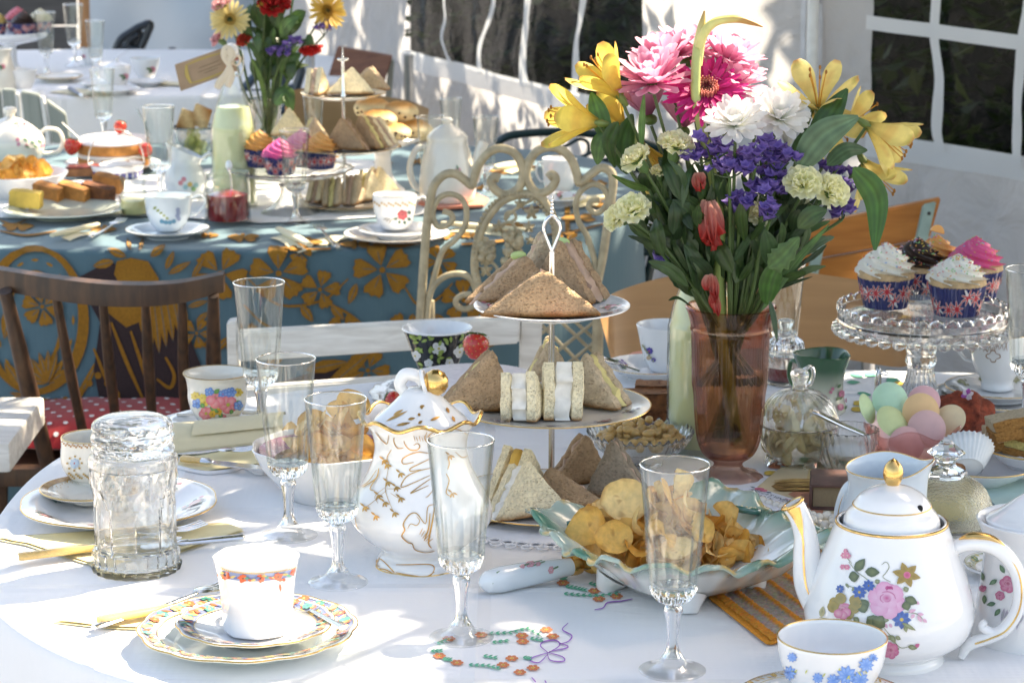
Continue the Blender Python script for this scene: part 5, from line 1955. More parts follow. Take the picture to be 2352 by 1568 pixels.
for (u,v,y_,k,e,sc),lb in zip(((1432,1148,.02,0,(1.15,.1,.2),1.5),(1352,1212,-.01,3,(.85,-.45,.6),1.35),(1500,1160,.02,2,(.8,.5,1.2),1.2),(1470,1205,-.02,5,(1.3,.5,2.2),1.1),(1405,1240,-.03,7,(.9,-.2,.4),1.15),
 (1545,1110,.035,8,(1.3,.2,.4),1.1),(1580,1170,.0,9,(.9,.8,1.4),1.2),(1660,1190,.03,10,(1.2,.5,1.7),1.2),(1672,1230,.01,1,(1.0,.8,.4),1.2),(1690,1282,-.01,4,(.6,.5,2.4),1.1),(1455,1275,-.045,11,(.3,.1,.9),1.2),
 (1520,1225,-.035,6,(.7,.1,2.0),1.1),(1600,1215,-.02,2,(.9,.3,.2),1.1),(1560,1265,-.04,0,(.4,-.2,.2),1.1),(1350,1262,-.02,8,(.4,.2,1.0),1.0),(1630,1270,-.03,5,(.6,.4,1.5),1.0)),CLB):
 o = tag(obj('potato_crisp',CRM[k],None,loc=PY(u,v,p.y + .019 + y_)),lb,'crisp',GCR)
 o.rotation_euler = e
 o.scale = (sc * .82,) * 3
# bread and sandwiches
CRUST = (.30,.13,.035)
BROWN_B,WHITE_B,TAN_B = (.45,.30,.18),(.84,.73,.50),(.56,.44,.30)
def breadgeom(L,h,t,apex,col,crust_edges=(0,),seed=0,rough=.0013,fillcol=None,fillt=0.0,n=14):
 """triangular half of a sandwich: base along x, apex above, two slices and a filling in y"""
 g = G()
 A,B,Cc = Vector((-L / 2,0)),Vector((L / 2,0)),Vector((apex * L,h))
 white = col[0] > .7
 def slab(y0,y1,col,rg,sd,inset=0.0):
  vs,cs,idx = [],[],{}
  rows_ = []
  for s_ in range(2):
   for i in range(n + 1):
    for j in range(n + 1 - i):
     a,b = i / n,j / n
     q = A * (1 - a - b) + B * a + Cc * b
     cen = (A + B + Cc) / 3
     q = cen + (q - cen) * (1 - inset)
     dm = min(b,a,1 - a - b)
     kc = max(0,1 - sorted((a,b,1 - a - b))[1] / .16)
     q = q.lerp(cen,(.03 if white else .08) * kc * kc)
     y = (y0 if s_ == 0 else y1)
     rnd_ = (.10 if white else .28) * (y1 - y0) if dm == 0 else 0
     y = y + rnd_ * (1 if s_ == 0 else -1)
     nzv = Vector((noise.noise((q.x * 160,q.y * 160,sd)),noise.noise((q.x * 90,q.y * 90,sd + 5)),noise.noise((q.x * 160,q.y * 160,sd + 9)))) * rg
     low = .0022 * noise.noise((q.x * 28,q.y * 28,sd))
     idx[(s_,i,j)] = len(vs)
     vs.append((q.x + nzv.x * (1 if dm == 0 else .2),y + nzv.y * .5 + low,max(0,q.y + nzv.z * (.9 if dm == 0 else .2))))
     e = 0
     if 0 in crust_edges:
      e = max(e,1 - q.y / (.0055 * (1 + .5 * noise.noise((q.x * 60,sd,2)))))
     if 1 in crust_edges:
      dd = (q - B).cross_2d(Cc - B) if False else abs((Cc - B).x * (q - B).y - (Cc - B).y * (q - B).x) / (Cc - B).length
      e = max(e,1 - dd / .003)
     k_ = 1 + .18 * noise.noise((q.x * 70,q.y * 70,sd + 3))
     cs.append(mixc(tuple(x * k_ for x in col),CRUST,max(0,min(1,e * 1.5))))
  f = []
  for s_ in range(2):
   for i in range(n):
    for j in range(n - i):
     q = (idx[(s_,i,j)],idx[(s_,i + 1,j)],idx[(s_,i,j + 1)])
     f.append(q if s_ else q[::-1])
     if i + j < n - 1:
      q = (idx[(s_,i + 1,j)],idx[(s_,i + 1,j + 1)],idx[(s_,i,j + 1)])
      f.append(q if s_ else q[::-1])
  for i in range(n):
   for p0,p1 in (((i,0),(i + 1,0)),((0,i + 1),(0,i)),((n - i,i),(n - i - 1,i + 1))):
    f.append((idx[(0,) + p0],idx[(0,) + p1],idx[(1,) + p1],idx[(1,) + p0]))
  g.add((vs,f),cs)
 return g,slab
def sandwich(label,base,y,ang,L,h,t,apex,col,fill,fillc,seed,crust=(0,),lean=0.0,group=None,z=None,garnish=None,th=.011):
 """base = pixel of the middle of its lower edge, resting at height z"""
 p = P(base[0],base[1],z)
 if y:
  p = p + Vector((0,y,0))
 tt = thing('sandwich',label,'sandwich',p,ang,group)
 tt.rotation_euler = (lean,0,ang)
 g,slab = breadgeom(L,h,t,apex,col,crust,seed)
 slab(-t / 2,-t / 2 + th,col,.0016,seed)
 obj('bread_slice',g,BREAD,tt,angle=60)
 g,slab = breadgeom(L,h,t,apex,col,crust,seed)
 slab(t / 2 - th,t / 2,col,.0016,seed + 4)
 obj('bread_slice',g,BREAD,tt,angle=60)
 g,slab = breadgeom(L,h,t,apex,fillc,(),seed)
 slab(-t / 2 + th - .001,t / 2 - th + .001,fillc,.0058,seed + 8,.05)
 obj('filling',g,MATTE,tt,angle=80)
 if garnish:
  for (x,zz,gc_) in garnish:
   obj('cucumber',ball((x,0,zz - .004),(.009,.0022,.0045),10,6),mat('cucumber flesh',(.42,.55,.22),.35),tt)
 return tt
# tiered stand
def tierstand(u,v,label,tiers,zt,lz):
 """tiers: (half width px, print, base china); zt their heights; lz top of the loop"""
 p,s,rz = stand(u,v)
 st = thing('tiered_stand',label,'cake stand',p,rz)
 for nm,((hw,dec,m_,rim),z) in enumerate(zip(tiers,zt)):
  r = hw / S(p + Vector((0,0,z)))
  prof = [(x_,z_ * .55) for x_,z_ in [(.005,0),(r * .5,0),(r * .52,-.002),(r * .58,-.002),(r * .60,.001),(r * .86,.0085),(r,.0145),(r * .998,.0162),(r * .985,.0165),(r * .86,.0115),(r * .62,.0040),(r * .5,.0032),(.004,.0032),(.005,0)]]
  o = obj('tier',lathe(prof,80),m_,st,loc=(0,0,z))
  if rim:
   q = [(r * sin(TAU * k / 90),-r * cos(TAU * k / 90),.0087) for k in range(90)]
   obj('rim_band',tube(q,.0007,6,True),GOLD,o)
  if dec:
   def pm(x,y,o_,r=r):
    k = math.hypot(x,y)
    zz = .0040 if k < .62 else (.0040 + (.0115 - .0040) * (k - .62) / .24 if k < .86 else .0115 + .005 * (k - .86) / .125)
    return (x * r,y * r,zz * .55 + o_ + .0004)
   D = Dec(pm)
   dec(D)
   D.done('flower_print',o)
 h1 = zt[2] + .061
 obj('rod',lathe([(0,.006),(.0030,.007),(.0030,zt[1] - .006),(.005,zt[1] - .003),(.005,zt[1]),(.0042,zt[1] + .006),(.003,zt[1] + .012),(.0028,zt[2] - .006),(.0048,zt[2] - .002),(.0048,zt[2] + .004),(.003,zt[2] + .008),(.0026,h1),(0,h1 + .001)],16),SILVER,st)
 for sx in (1,-1):
  obj('loop_handle',tube(spline([(sx * x,0,h1 + (lz - h1) * z) for x,z in ((0,0),(.004,.28),(.008,.6),(.0065,.81),(.003,.94),(0,1))],6),[.0018,.0015,.0021,.0016],8),SILVER,st)
 g = G()
 for k in range(6):
  g.add(ball((0,0,lz + k * .0035),.0024 - k * .0002,8,6))
 obj('loop_finial',g,SILVER,st)
 return st
zt_ = [0.004,.0977,.1969]
st = tierstand(1266,1168,'three tier china cake stand with chrome rod and loop handle',((240,None,CHINA,1),(228,sprigs(9,.80,.06,[(.10,.12,.3),(.3,.05,.12),(.25,.2,.3)],(.12,.14,.12)),CREAM,1),(180,sprigs(11,.76,.10,[(.62,.20,.26),(.66,.35,.38),(.5,.1,.2)],(.25,.34,.22)),CHINA,0)),zt_,.293)
zz = TZ + zt_[2] + .0034
TU,EG,CU = (.50,.34,.25),(.66,.56,.24),(.75,.72,.66)
q0 = st.location
sandwich('large brown tuna sandwich at the front of the top tier',(1240,724),-.006,.06,.124,.047,.038,.03,BROWN_B,1,TU,11,z=zz,lean=-.16,th=.012)
sandwich('brown tuna sandwich leaning at the back left of the top tier',(1170,695),.01,.45,.095,.046,.032,.16,BROWN_B,1,TU,23,z=zz,lean=-.1,garnish=[(.012,.048,0)])
sandwich('brown tuna sandwich with cucumber standing at the back right of the top tier',(1310,690),.008,-.7,.085,.062,.034,-.10,BROWN_B,1,TU,37,z=zz,lean=-.05,garnish=[(-.012,.060,0),(-.018,.052,0)])
sandwich('small brown sandwich behind the rod on the top tier',(1245,680),.03,.15,.060,.062,.028,.0,TAN_B,1,TU,41,z=zz)
zz = TZ + zt_[1] + .0034
sandwich('large brown granary sandwich at the left of the middle tier',(1090,934),-.014,.18,.082,.062,.034,.22,BROWN_B,1,EG,51,z=zz,lean=-.12,th=.013)
sandwich('white prawn sandwich showing its filling in the middle of the middle tier',(1208,955),.0,1.32,.056,.050,.036,-.40,WHITE_B,1,CU,61,z=zz,lean=-.05,th=.011)
sandwich('second white prawn sandwich beside the rod on the middle tier',(1288,950),.0,1.62,.056,.058,.040,-.42,WHITE_B,1,CU,67,z=zz,lean=.02,th=.012)
sandwich('brown egg sandwich at the right of the middle tier',(1378,932),.0,-.55,.062,.055,.034,-.22,TAN_B,1,EG,71,z=zz,lean=-.08,th=.012)
sandwich('small brown sandwich behind the rod on the middle tier',(1262,890),.02,.1,.055,.050,.03,0,TAN_B,1,EG,79,z=zz)
zz = TZ + zt_[0] + .0034
sandwich('white cheese sandwich at the back left of the bottom tier',(1190,1150),.0,.9,.075,.056,.036,.0,WHITE_B,1,(.68,.40,.08),83,z=zz,th=.011)
sandwich('white prawn sandwich lying at the front left of the bottom tier',(1205,1188),.0,.55,.080,.054,.040,.05,WHITE_B,1,CU,89,z=zz,lean=-.3,th=.013)
sandwich('brown ham sandwich lying on its side at the front of the bottom tier',(1325,1172),.0,-.35,.098,.040,.036,-.3,BROWN_B,1,(.56,.38,.30),97,z=zz,lean=-.45,garnish=[(-.01,.022,0),(.012,.016,0)])
sandwich('brown sandwich standing at the back right of the bottom tier',(1330,1120),.02,.35,.066,.052,.028,.1,BROWN_B,1,TU,101,z=zz,lean=-.1)
sandwich('grey brown sandwich standing at the right of the bottom tier',(1420,1140),.0,-.25,.066,.060,.036,-.1,(.33,.27,.20),1,TU,103,z=zz,lean=-.12,th=.014)
# lace doily under the stand
LACE = mat('white cotton lace',(.78,.78,.80),.9,bmp=.5,bscale=300)
p = P(1262,1190,TZ)
g = G().add(lathe([(0,.0008),(.090,.0008),(.092,.0),(.09,-.0002),(0,-.0002)],60))
for k in range(44):
 a = TAU * k / 44
 for rr,r in ((.098,.0058),(.108,.0050)):
  aa = a + (TAU / 88 if rr > .1 else 0)
  g.add(tube([(rr * sin(aa) + r * cos(w),-rr * cos(aa) + r * sin(w),.0008) for w in [TAU * q / 10 for q in range(10)]],.0011,5,True))
tag(obj('lace_doily',g,LACE,loc=(p.x,p.y,TZ + .0016)),'white lace doily under the tiered sandwich stand','doily')
# cake with strawberries
def strawberry(label,pos,r,axis=(0,0,-1),leaves=True,group=None):
 """axis points from the calyx to the tip"""
 t = thing('strawberry',label,'strawberry',pos,0,group)
 M = orient(axis)
 v,f = lathe([(0,-.75)] + [(x,z) for x,z in ((.45,-.72),(.78,-.5),(.92,-.15),(.86,.25),(.62,.68),(.30,.98))] + [(0,1.05)],24)
 v = [M @ (Vector(q) * r) for q in v]
 b = G().add((v,f),(.60,.03,.02))
 obj('fruit',b,vcmat('strawberry skin',.25,coat=.4,bmp=.4,bscale=260,bdist=.0012,var=.2),t,angle=180)
 g = G()
 for k in range(60):
  z = -.6 + 1.5 * (k + .5) / 60
  rr = .93 * math.sqrt(max(0.05,1 - ((z + .1) / 1.15) ** 2))
  a = k * 2.4
  g.add(ball(M @ Vector((rr * r * cos(a),rr * r * sin(a),z * r)),r * .045,5,3),(.62,.45,.12))
 obj('seeds',g,PRINT,t)['kind'] = 'stuff'
 if leaves:
  g = G()
  for k in range(8):
   a = TAU * k / 8
   q = [M @ (Vector((x * cos(a) - w * sin(a),x * sin(a) + w * cos(a),z)) * r) for x,w,z in ((.05,0,-.78),(.45,.16,-.84),(.85,0,-.72),(.45,-.16,-.84))]
   g.add((q,[(0,1,2,3)]),(.10,.22,.05))
  obj('calyx',g,LEAF,t,smooth=False)
 return t
p,s,rz = stand(1086,902,TZ + .012)
plate('cake_plate',1086,902,236,'clear glass plate under the sugar dusted sponge cake',h=.012,m=CUT,scal=20,amp=.03)
q = tag(obj('cake_doily',lathe([(0,.0012),(.088,.0012),(.088,.0),(0,0)],72,lambda t,r,z: r * (1 + .05 * abs(sin(12 * t)))),mat('pale blue paper lace',(.55,.66,.76),.8,bmp=.6,bscale=220),loc=(p.x,p.y,TZ + .0072)),'pale blue paper doily under the sponge cake','doily')
ck = thing('sponge_cake','round sponge cake dusted with icing sugar on the front table','cake',(p.x,p.y,TZ + .0088),rz)
SPG = mat('sponge crumb',(.52,.36,.20),.9,var=.2,scale=80,bmp=.8,bscale=220,bdist=.002)
SUG = mat('icing sugar crust',(.80,.75,.75),.9,var=.06,scale=120,bmp=.5,bscale=260,bdist=.001)
nzr = lambda t,r,z: r * (1 + .008 * noise.noise((3 * cos(t),3 * sin(t),z * 60)))
obj('sponge_layer',lathe([(0,.0),(.074,0),(.078,.003),(.079,.018),(.0,.018)],64,nzr),SPG,ck,angle=60)
obj('jam_filling',lathe([(0,.0175),(.0785,.0178),(.0792,.0200),(.0785,.0222),(0,.0224)],64,nzr),mat('red jam',(.28,.015,.02),.2,coat=.5),ck)
obj('sponge_layer',lathe([(0,.0222),(.078,.0224),(.0795,.026),(.079,.036),(.0,.036)],64,nzr),SPG,ck,angle=60)
obj('sugar_top',lathe([(.0793,.031),(.0797,.036),(.076,.0425),(.066,.0462),(.04,.0480),(0,.0486)],64,nzr),SUG,ck)
ck.scale = (1,1,.5)
strawberry('ripe strawberry on top of the sponge cake',PY(1093,792,p.y - .008),.0165,(.15,-.25,-1) if False else (-.1,-.3,-.8))
strawberry('ripe strawberry beside the cake behind the gilded pot',PY(905,922,p.y - .055) ,.013,(.9,-.3,-.2))
# black floral cup
def blk(D):
 rr = random.Random(8)
 for x,y,r in ((1008,800,17),(1055,808,15),(955,816,13),(985,832,10),(1032,832,10)):
  for k in range(5):
   a = k * 1.257 + x
   D.disc(x + r * .55 * cos(a),y + r * .5 * sin(a),r * .46,(.72,.72,.70),(.60,.62,.62),10)
  D.disc(x,y,r * .18,(.5,.42,.1))
 for k in range(46):
  x,y = rr.uniform(932,1078),rr.uniform(765,845)
  a = rr.uniform(0,TAU)
  D.leaf(x,y,x + 15 * cos(a),y + 15 * sin(a),8,(.20,.30,.06),(.36,.44,.12))
cup('tea_cup',1005,862,[(34,862),(38,858),(46,840),(58,810),(69,780),(75,765),(81,754)],'black tea cup with white blossom print behind the sponge cake',m=mat('black glaze',(.015,.015,.018),.12,coat=.5),rim=CHINA,dec=blk,rimr=.0013,lining=CHINA,
 hpts=[(1075,780),(1105,775),(1112,805),(1090,830),(1058,832)],hrz=.9)
# brownies
plate('cake_plate',1500,958,172,'white plate of dark cake slices behind the peanuts',h=.013,m=CHINA)
CHOC = mat('dark ginger cake',(.15,.050,.016),.85,var=.35,scale=90,bmp=.9,bscale=180,bdist=.003)
CHOT = mat('baked cake top',(.27,.115,.045),.75,var=.25,scale=70,bmp=.5,bscale=200,bdist=.002)
for i,(u,v,a,z,sx,sy,sz) in enumerate(((1440,962,.2,.008,.05,.03,.020),(1492,955,-.3,.008,.055,.032,.022),(1470,940,.1,.031,.060,.032,.020),(1510,975,.3,.008,.05,.028,.019),(1415,945,.5,.008,.04,.03,.018),(1505,925,-.1,.032,.045,.03,.022))):
 q = P(u,v,TZ + z)
 lab = ['dark cake slice at the left front of the plate behind the peanuts','dark cake slice in the middle of the plate behind the peanuts','dark cake slice stacked on top behind the middle tier','dark cake slice nearest the lemonade bottle','small dark cake slice tucked under the middle tier','dark cake slice on top of the pile beside the lemonade bottle'][i]
 t = thing('cake_slice',lab,'cake',q,a)
 v_,f = box((0,0,sz / 2),(sx,sy,sz),.003)
 bm = bmesh.new()
 vs = [bm.verts.new(w) for w in v_]
 for w in f:
  bm.faces.new([vs[k] for k in w])
 bmesh.ops.triangulate(bm,faces=list(bm.faces))
 bmesh.ops.subdivide_edges(bm,edges=list(bm.edges),cuts=3,use_grid_fill=True)
 for w in bm.verts:
  w.co += Vector((noise.noise(w.co * 120),noise.noise(w.co * 120 + Vector((5,0,0))),noise.noise(w.co * 120 + Vector((0,5,0))))) * .0016
 bm.verts.index_update()
 g = ([w.co.copy() for w in bm.verts],[tuple(w.index for w in k.verts) for k in bm.faces])
 bm.free()
 obj('crumb',g,CHOC,t,angle=60)
 obj('top_crust',grid(10,6,lambda a_,c_: ((a_ - .5) * sx * .98,(c_ - .5) * sy * .98,sz + .0006 + .0012 * noise.noise((a_ * 6,c_ * 4,i)))),CHOT,t)
# peanut bowl
t,s,pr = bowl('nut_bowl',1470,1068,[(46,1068),(52,1064),(40,1056),(70,1046),(98,1026),(112,1010),(122,992)],'cut glass bowl of peanuts beside the lemonade bottle',CUT,.0026,
 rf=lambda a,r,z: r * (1 + .022 * cos(34 * a) * min(1,max(0,z - .012) / .02)),zf=lambda a,r,z: z + .0022 * cos(34 * a) * max(0,(z - .03) / .006 if z > .03 else 0),n=204,ang=80)
NUT = [mesh('peanut',ball((0,0,0),(.0042,.0042,.0070),12,8,lambda q,k=k: Vector((q.x * (1 + .12 * sin(q.z * 400)),q.y,q.z + .0008 * sin(q.x * 300 + k)))),mat('roast peanut',(.55,.36,.14),.38,var=.15,scale=150,bmp=.2,bscale=300)) for k in range(3)]
c = t.location
for i in range(110):
 a,q = rnd(0,TAU),math.sqrt(R.random())
 o = tag(obj('peanut',NUT[i % 3],None,loc=c + Vector((.042 * q * cos(a),.042 * q * sin(a),.016 + rnd(0,.022) * (1 - q * q) + .013))),'roasted peanut in the cut glass bowl','peanut','roasted peanuts in the cut glass bowl')
 o.rotation_euler = (rnd(1.1,2),rnd(-.6,.6),rnd(0,TAU))
# bottles of lemonade
LEMON = mat('cloudy lemonade',(.62,.65,.37),.2,coat=.6,var=.03,sss=.3)
BOT = [(.034,0),(.0372,.003),(.0375,.01),(.0375,.125),(.0365,.140),(.0325,.158),(.026,.178),(.0195,.198),(.0148,.215),(.0125,.232),(.0122,.240),(.0138,.243),(.0138,.250),(.0125,.2515)]
def bottle(u,v,label,k=1.0,fill=.172,tagged=False):
 p,s,rz = stand(u,v)
 t = thing('lemonade_bottle',label,'bottle',p,rz)
 pr = refine(BOT,3)
 obj('glass',lathe(shell(pr,.0024,.005),48),CLEAR,t)
 inn = [(max(.001,r - .0022),z) for r,z in pr if .005 < z < fill]
 obj('lemonade',lathe([(0,.0052)] + inn + [(0,inn[-1][1])],40),LEMON,t)
 obj('stopper',lathe([(0,.2495),(.0105,.250),(.0118,.256),(.0125,.262),(.0110,.270),(.006,.275),(0,.276)],24),CHINA,t)
 obj('seal',lathe([(.0108,.2470),(.0128,.2515),(.0128,.2545),(.0108,.2555)],20),mat('red rubber seal',(.30,.08,.06),.6),t)
 for sx in (-1,1):
  obj('wire_bail',tube(spline([(sx * .0125,0,.268),(sx * .018,-.003,.262),(sx * .0195,-.004,.240),(sx * .0155,-.002,.226),(sx * .0132,0,.222)],5),.0011,6),SILVER,t)
 obj('wire_collar',tube([(.0137 * cos(TAU * k_ / 20),.0137 * sin(TAU * k_ / 20),.2225) for k_ in range(20)],.0010,6,True),SILVER,t)
 return t
bottle(1610,1036,'tall bottle of cloudy lemonade behind the pink flower vase',fill=.19)
# flower vase
p,s,rz = stand(1672,1092)
vs_ = thing('flower_vase','pink pressed glass footed vase holding the big bouquet','vase',p,rz)
VP = Vector(p)
PINKG = thinglass('pink glass',(.84,.68,.61),(.40,.20,.16),(1,.82,.78),1.6)
rowsV = [(80,1100),(82,1094),(74,1086),(46,1078),(34,1068),(36,1058),(60,1040),(76,1005),(83,950),(87,880),(89,800),(91,762),(93,755),(92,748),(94,735),(99,718),(105,704)]
prV = refine(rowsm(s,1092,rowsV),3)
def vasef(t,r,z):
 if .02 < z < .098:
  return r * (1 - .045 * abs(sin(5 * t)) * min(1,(z - .02) / .01))
 if .098 <= z < .152:
  return r * (1 - .012 * (1 - abs(sin(26 * t))))
 if z < .012:
  return r * (1 - .05 * (.5 + .5 * cos(10 * t)))
 return r
obj('glass',lathe(shell(prV,.0030,.024),208,vasef),PINKG,vs_,angle=40)
WAT = glass('green tinted water',(.93,.95,.88),thin=.7,ior=1.33,edge=.4)
inn = [(max(.001,r - .0042),z) for r,z in prV if .025 < z < .118]
obj('water',lathe([(0,.026)] + inn + [(0,inn[-1][1])],40),WAT,vs_)
MOUTH = VP + Vector((0,0,(1092 - 704) / s / .965))
# flowers
def petal(g,base,d,nrm,L,W,cols,curl=0.0,cup_=0.0,shape=None,nu=3,nv=7,tipw=.0,ruf=0.0,seed=0):
 """one petal from base along d; nrm is its upper side"""
 d = Vector(d).normalized()
 nrm = (Vector(nrm) - d * Vector(nrm).dot(d)).normalized()
 sd = d.cross(nrm)
 shape = shape or (lambda t: math.sin(PI * min(1,t * .85 + .12)) ** .8)
 v,c,f = [],[],[]
 for j in range(nv + 1):
  t = j / nv
  w = W * shape(t) * .5
  bend = curl * t * t
  ax = base + d * (L * t * (1 - .25 * abs(bend))) + nrm * (L * bend * .6)
  for i in range(nu + 1):
   x = 2 * i / nu - 1
   rr = ruf * sin(x * 7 + seed * 3) * t * t * L if ruf else 0
   v.append(ax + sd * (x * w) + nrm * (cup_ * w * (x * x) + rr))
   c.append(cols(t,x))
 n = nu + 1
 for j in range(nv):
  for i in range(nu):
   f.append((j * n + i,j * n + i + 1,(j + 1) * n + i + 1,(j + 1) * n + i))
 g.add((v,f),c)
LEAFY = []
STEMG,STEMD = (.055,.10,.025),(.03,.06,.018)
def stemgeom(a,b,r=.0022,bow=0.15,n=7,col=STEMG):
 a,b = Vector(a),Vector(b)
 m = a.lerp(b,.5) + Vector((0,0,(b - a).length * bow)) * .3
 q = spline([a,a.lerp(m,.6),m.lerp(b,.5),b],4)
 return tube(q,[r * 1.2,r,r * .9],n),col
STEMM = vcmat('flower stem',.45,bmp=.2,bscale=120,var=.15)
BASES = {}
def flower_thing(name,label,head,cat='flower',group=None,stem=True,r=.0017,base=None,bend=None,mouth=None,low=.085):
 mouth = mouth or MOUTH
 t = thing(name,label,cat,head,0,group)
 if stem:
  h = Vector(head)
  dx = (h.x - mouth.x)
  k = .022 / max(.12,abs(dx)) if abs(dx) > .022 else 1
  m = Vector((mouth.x + max(-.028,min(.028,dx * .35)) + rnd(-.005,.005),mouth.y + max(-.026,min(.026,(h.y - mouth.y) * .4)) + rnd(-.006,.006),mouth.z))
  foot = Vector((2 * mouth.x - m.x + rnd(-.006,.006),mouth.y + rnd(-.008,.008),mouth.z - low))
  back = Vector(base) if base is not None else h
  q = spline([foot,m,m.lerp(back,.55) + Vector((0,0,.01)),back],6)
  obj('stem',G().add(tube([w - h for w in q],[r * 1.1,r * 1.1,r],7),STEMG),STEMM,t)
 return t
def leaf_thing(label,a,b,w,dy0=0.0,dy1=0.0,col=(.06,.13,.03),bend=.18,parent=None,ref=None,mid=None,side=(0,-1,.3),serr=0.0,nv=14,rs=None):
 ry = (ref or VP).y
 A,B = PY(a[0],a[1],ry + dy0),PY(b[0],b[1],ry + dy1)
 d = B - A
 L = d.length
 dn = d.normalized()
 nr = Vector(side)
 nr = (nr - dn * nr.dot(dn)).normalized()
 sd = dn.cross(nr)
 W = w / S(A) * .5
 M_ = PY(mid[0],mid[1],ry + (dy0 + dy1) / 2) - A if mid else d * .5 + nr * (bend * L) * .6 + Vector((0,0,.12 * L))
 ax = spline([Vector((0,0,0)),M_,d],nv // 2)
 v,c,f = [],[],[]
 n_ = len(ax)
 for j,p in enumerate(ax):
  t_ = j / (n_ - 1)
  ww = W * (math.sin(PI * (t_ ** .8) * .97 + .04) ** .75)
  if serr:
   ww *= 1 - serr * abs(sin(t_ * PI * 4.5))
  tg = (ax[min(j + 1,n_ - 1)] - ax[max(j - 1,0)]).normalized()
  s2 = tg.cross(nr)
  s2 = s2.normalized() if s2.length > 1e-5 else sd
  n2 = s2.cross(tg).normalized()
  for x in (-1,-.75,-.5,-.25,0,.25,.5,.75,1):
   v.append(p + s2 * (x * ww) + n2 * (abs(x) * ww * .28 - .25 * ww * (x * x)))
   k = .8 if abs(x) in (.25,.75) else 1.08
   k = 1.35 if x == 0 else k
   c.append(tuple(min(1,q * k * (1 + .12 * sin(j * 1.7))) for q in col))
 for j in range(n_ - 1):
  for i in range(8):
   f.append((j * 9 + i,j * 9 + i + 1,(j + 1) * 9 + i + 1,(j + 1) * 9 + i))
 parent = parent or min(LEAFY,key=lambda q: (q.location - A).length)
 o = obj('leaf',G().add((v,f),c),LEAF,parent,loc=A - parent.location,angle=180)
 if label:
  o['label'] = label
 return o
YEL,YELD,ORG = (.86,.68,.10),(.80,.52,.06),(.70,.26,.06)
def alstro(label,base,axis,L=.052,open_=.55,yaw=0.0,y=0.0,ref=None,tone=1.0,stamens=True,mouth=None,pale=0.0):
 """trumpet of six petals; base and tip direction in pixels (du, dv, dy in px of depth)"""
 ry = (ref or VP).y + y
 B = PY(base[0],base[1],ry)
 ax = Vector((axis[0],axis[2],-axis[1])).normalized()
 t = flower_thing('alstroemeria',label,B,group=None,mouth=mouth)
 LEAFY.append(t)
 M = orient(ax,yaw)
 y1,y2 = mixc(YEL,(.90,.80,.40),pale),mixc(YELD,(.84,.70,.26),pale)
 for k in range(6):
  a = TAU * k / 6
  out = M @ Vector((cos(a),sin(a),0))
  inner_ = k % 2
  g = G()
  def cols(tt,x,i_=inner_):
   c = mixc(y2,y1,min(1,tt * 1.6))
   if i_ and .35 < tt < .8 and abs(x) < .5:
    c = mixc(c,(.45,.16,.04),.35 if (int(tt * 22) % 2) else .05)
   if not i_ and tt > .86 and abs(x) < .6:
    c = mixc(c,(.35,.30,.05),.6)
   if tt > .97:
    c = mixc(c,(.55,.15,.08),.6)
   if tt < .16:
    c = mixc((.25,.24,.05),c,tt / .16)
   c = tuple(q * (1 - .14 * abs(sin(x * 8)) * (tt < .9)) for q in c)
   if .3 < tt < .55 and not i_:
    c = mixc(c,ORG,.22)
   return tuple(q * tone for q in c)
  lng = L * (1.0 if inner_ else 1.04)
  d = ax * (1 - open_ * .42) + out * open_ * .48
  petal(g,out * .002,d,-out if False else ax - out * .2,lng,L * (.50 if inner_ else .62),cols,curl=-.42 * open_,cup_=-.30,
 shape=lambda q: (.20 + .95 * q ** 1.3) if q < .62 else max(.05,(.20 + .95 * .62 ** 1.3) * math.sqrt(max(0,1 - ((q - .62) / .40) ** 2))),nu=4,nv=10)
  obj('petal',g,PETAL,t,angle=180)
 if stamens:
  g = G()
  for k in range(5):
   a = TAU * k / 5
   q = M @ Vector((.004 * cos(a),.004 * sin(a),0))
   e = ax * (L * .82) + M @ Vector((.009 * cos(a),.009 * sin(a),0))
   g.add(tube([q * .3,q + ax * L * .4,e],.0006,5),(.70,.40,.08))
   g.add(ball(e,(.0015,.0015,.0024),6,4),(.45,.22,.05))
  obj('stamens',g,PETAL,t)
 obj('calyx',G().add(tube([-ax * .012,-ax * .004,ax * .004],[.0022,.0042,.0040],10),(.13,.18,.04)),STEMM,t)
 return t
ALS = (('yellow alstroemeria trumpet at the top left of the big bouquet',(1424,222),(-.62,-.78,-.15),.058,.60,.3,-.02,1.0),
 ('yellow alstroemeria pointing left out of the big bouquet',(1372,282),(-.98,-.16,-.15),.060,.62,.1,-.03,1.0),
 ('shaded yellow alstroemeria behind the two left trumpets',(1432,290),(-.6,-.75,.3),.045,.5,.5,.05,.85),  # lower tone puts this flower's shade into its petal colour
 ('open yellow alstroemeria at the top right of the big bouquet',(1880,252),(-.10,-.85,-.45),.056,.85,.1,.03,1.0),
 ('yellow alstroemeria drooping below the top right open one',(1868,246),(.55,.55,.2),.060,.6,.7,.05,.95),
 ('small yellow alstroemeria between the two green blades at the right',(1945,290),(.85,-.55,.2),.045,.65,.2,.05,.95),
 ('yellow alstroemeria trumpet pointing right out of the big bouquet',(1992,288),(.80,.50,-.25),.058,.62,.5,.0,1.0),
 ('yellow alstroemeria lowest on the right of the big bouquet',(1985,372),(.50,.72,-.35),.052,.8,.2,.02,1.0),
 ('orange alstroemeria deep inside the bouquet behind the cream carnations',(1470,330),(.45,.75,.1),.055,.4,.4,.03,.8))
for i,(lab,b_,ax,L,op,yw,y,tone) in enumerate(ALS):
 alstro(lab,b_,ax,L,op,yw,y,tone=tone,pale=.55 if i in (3,4,5,6,7) else .15)
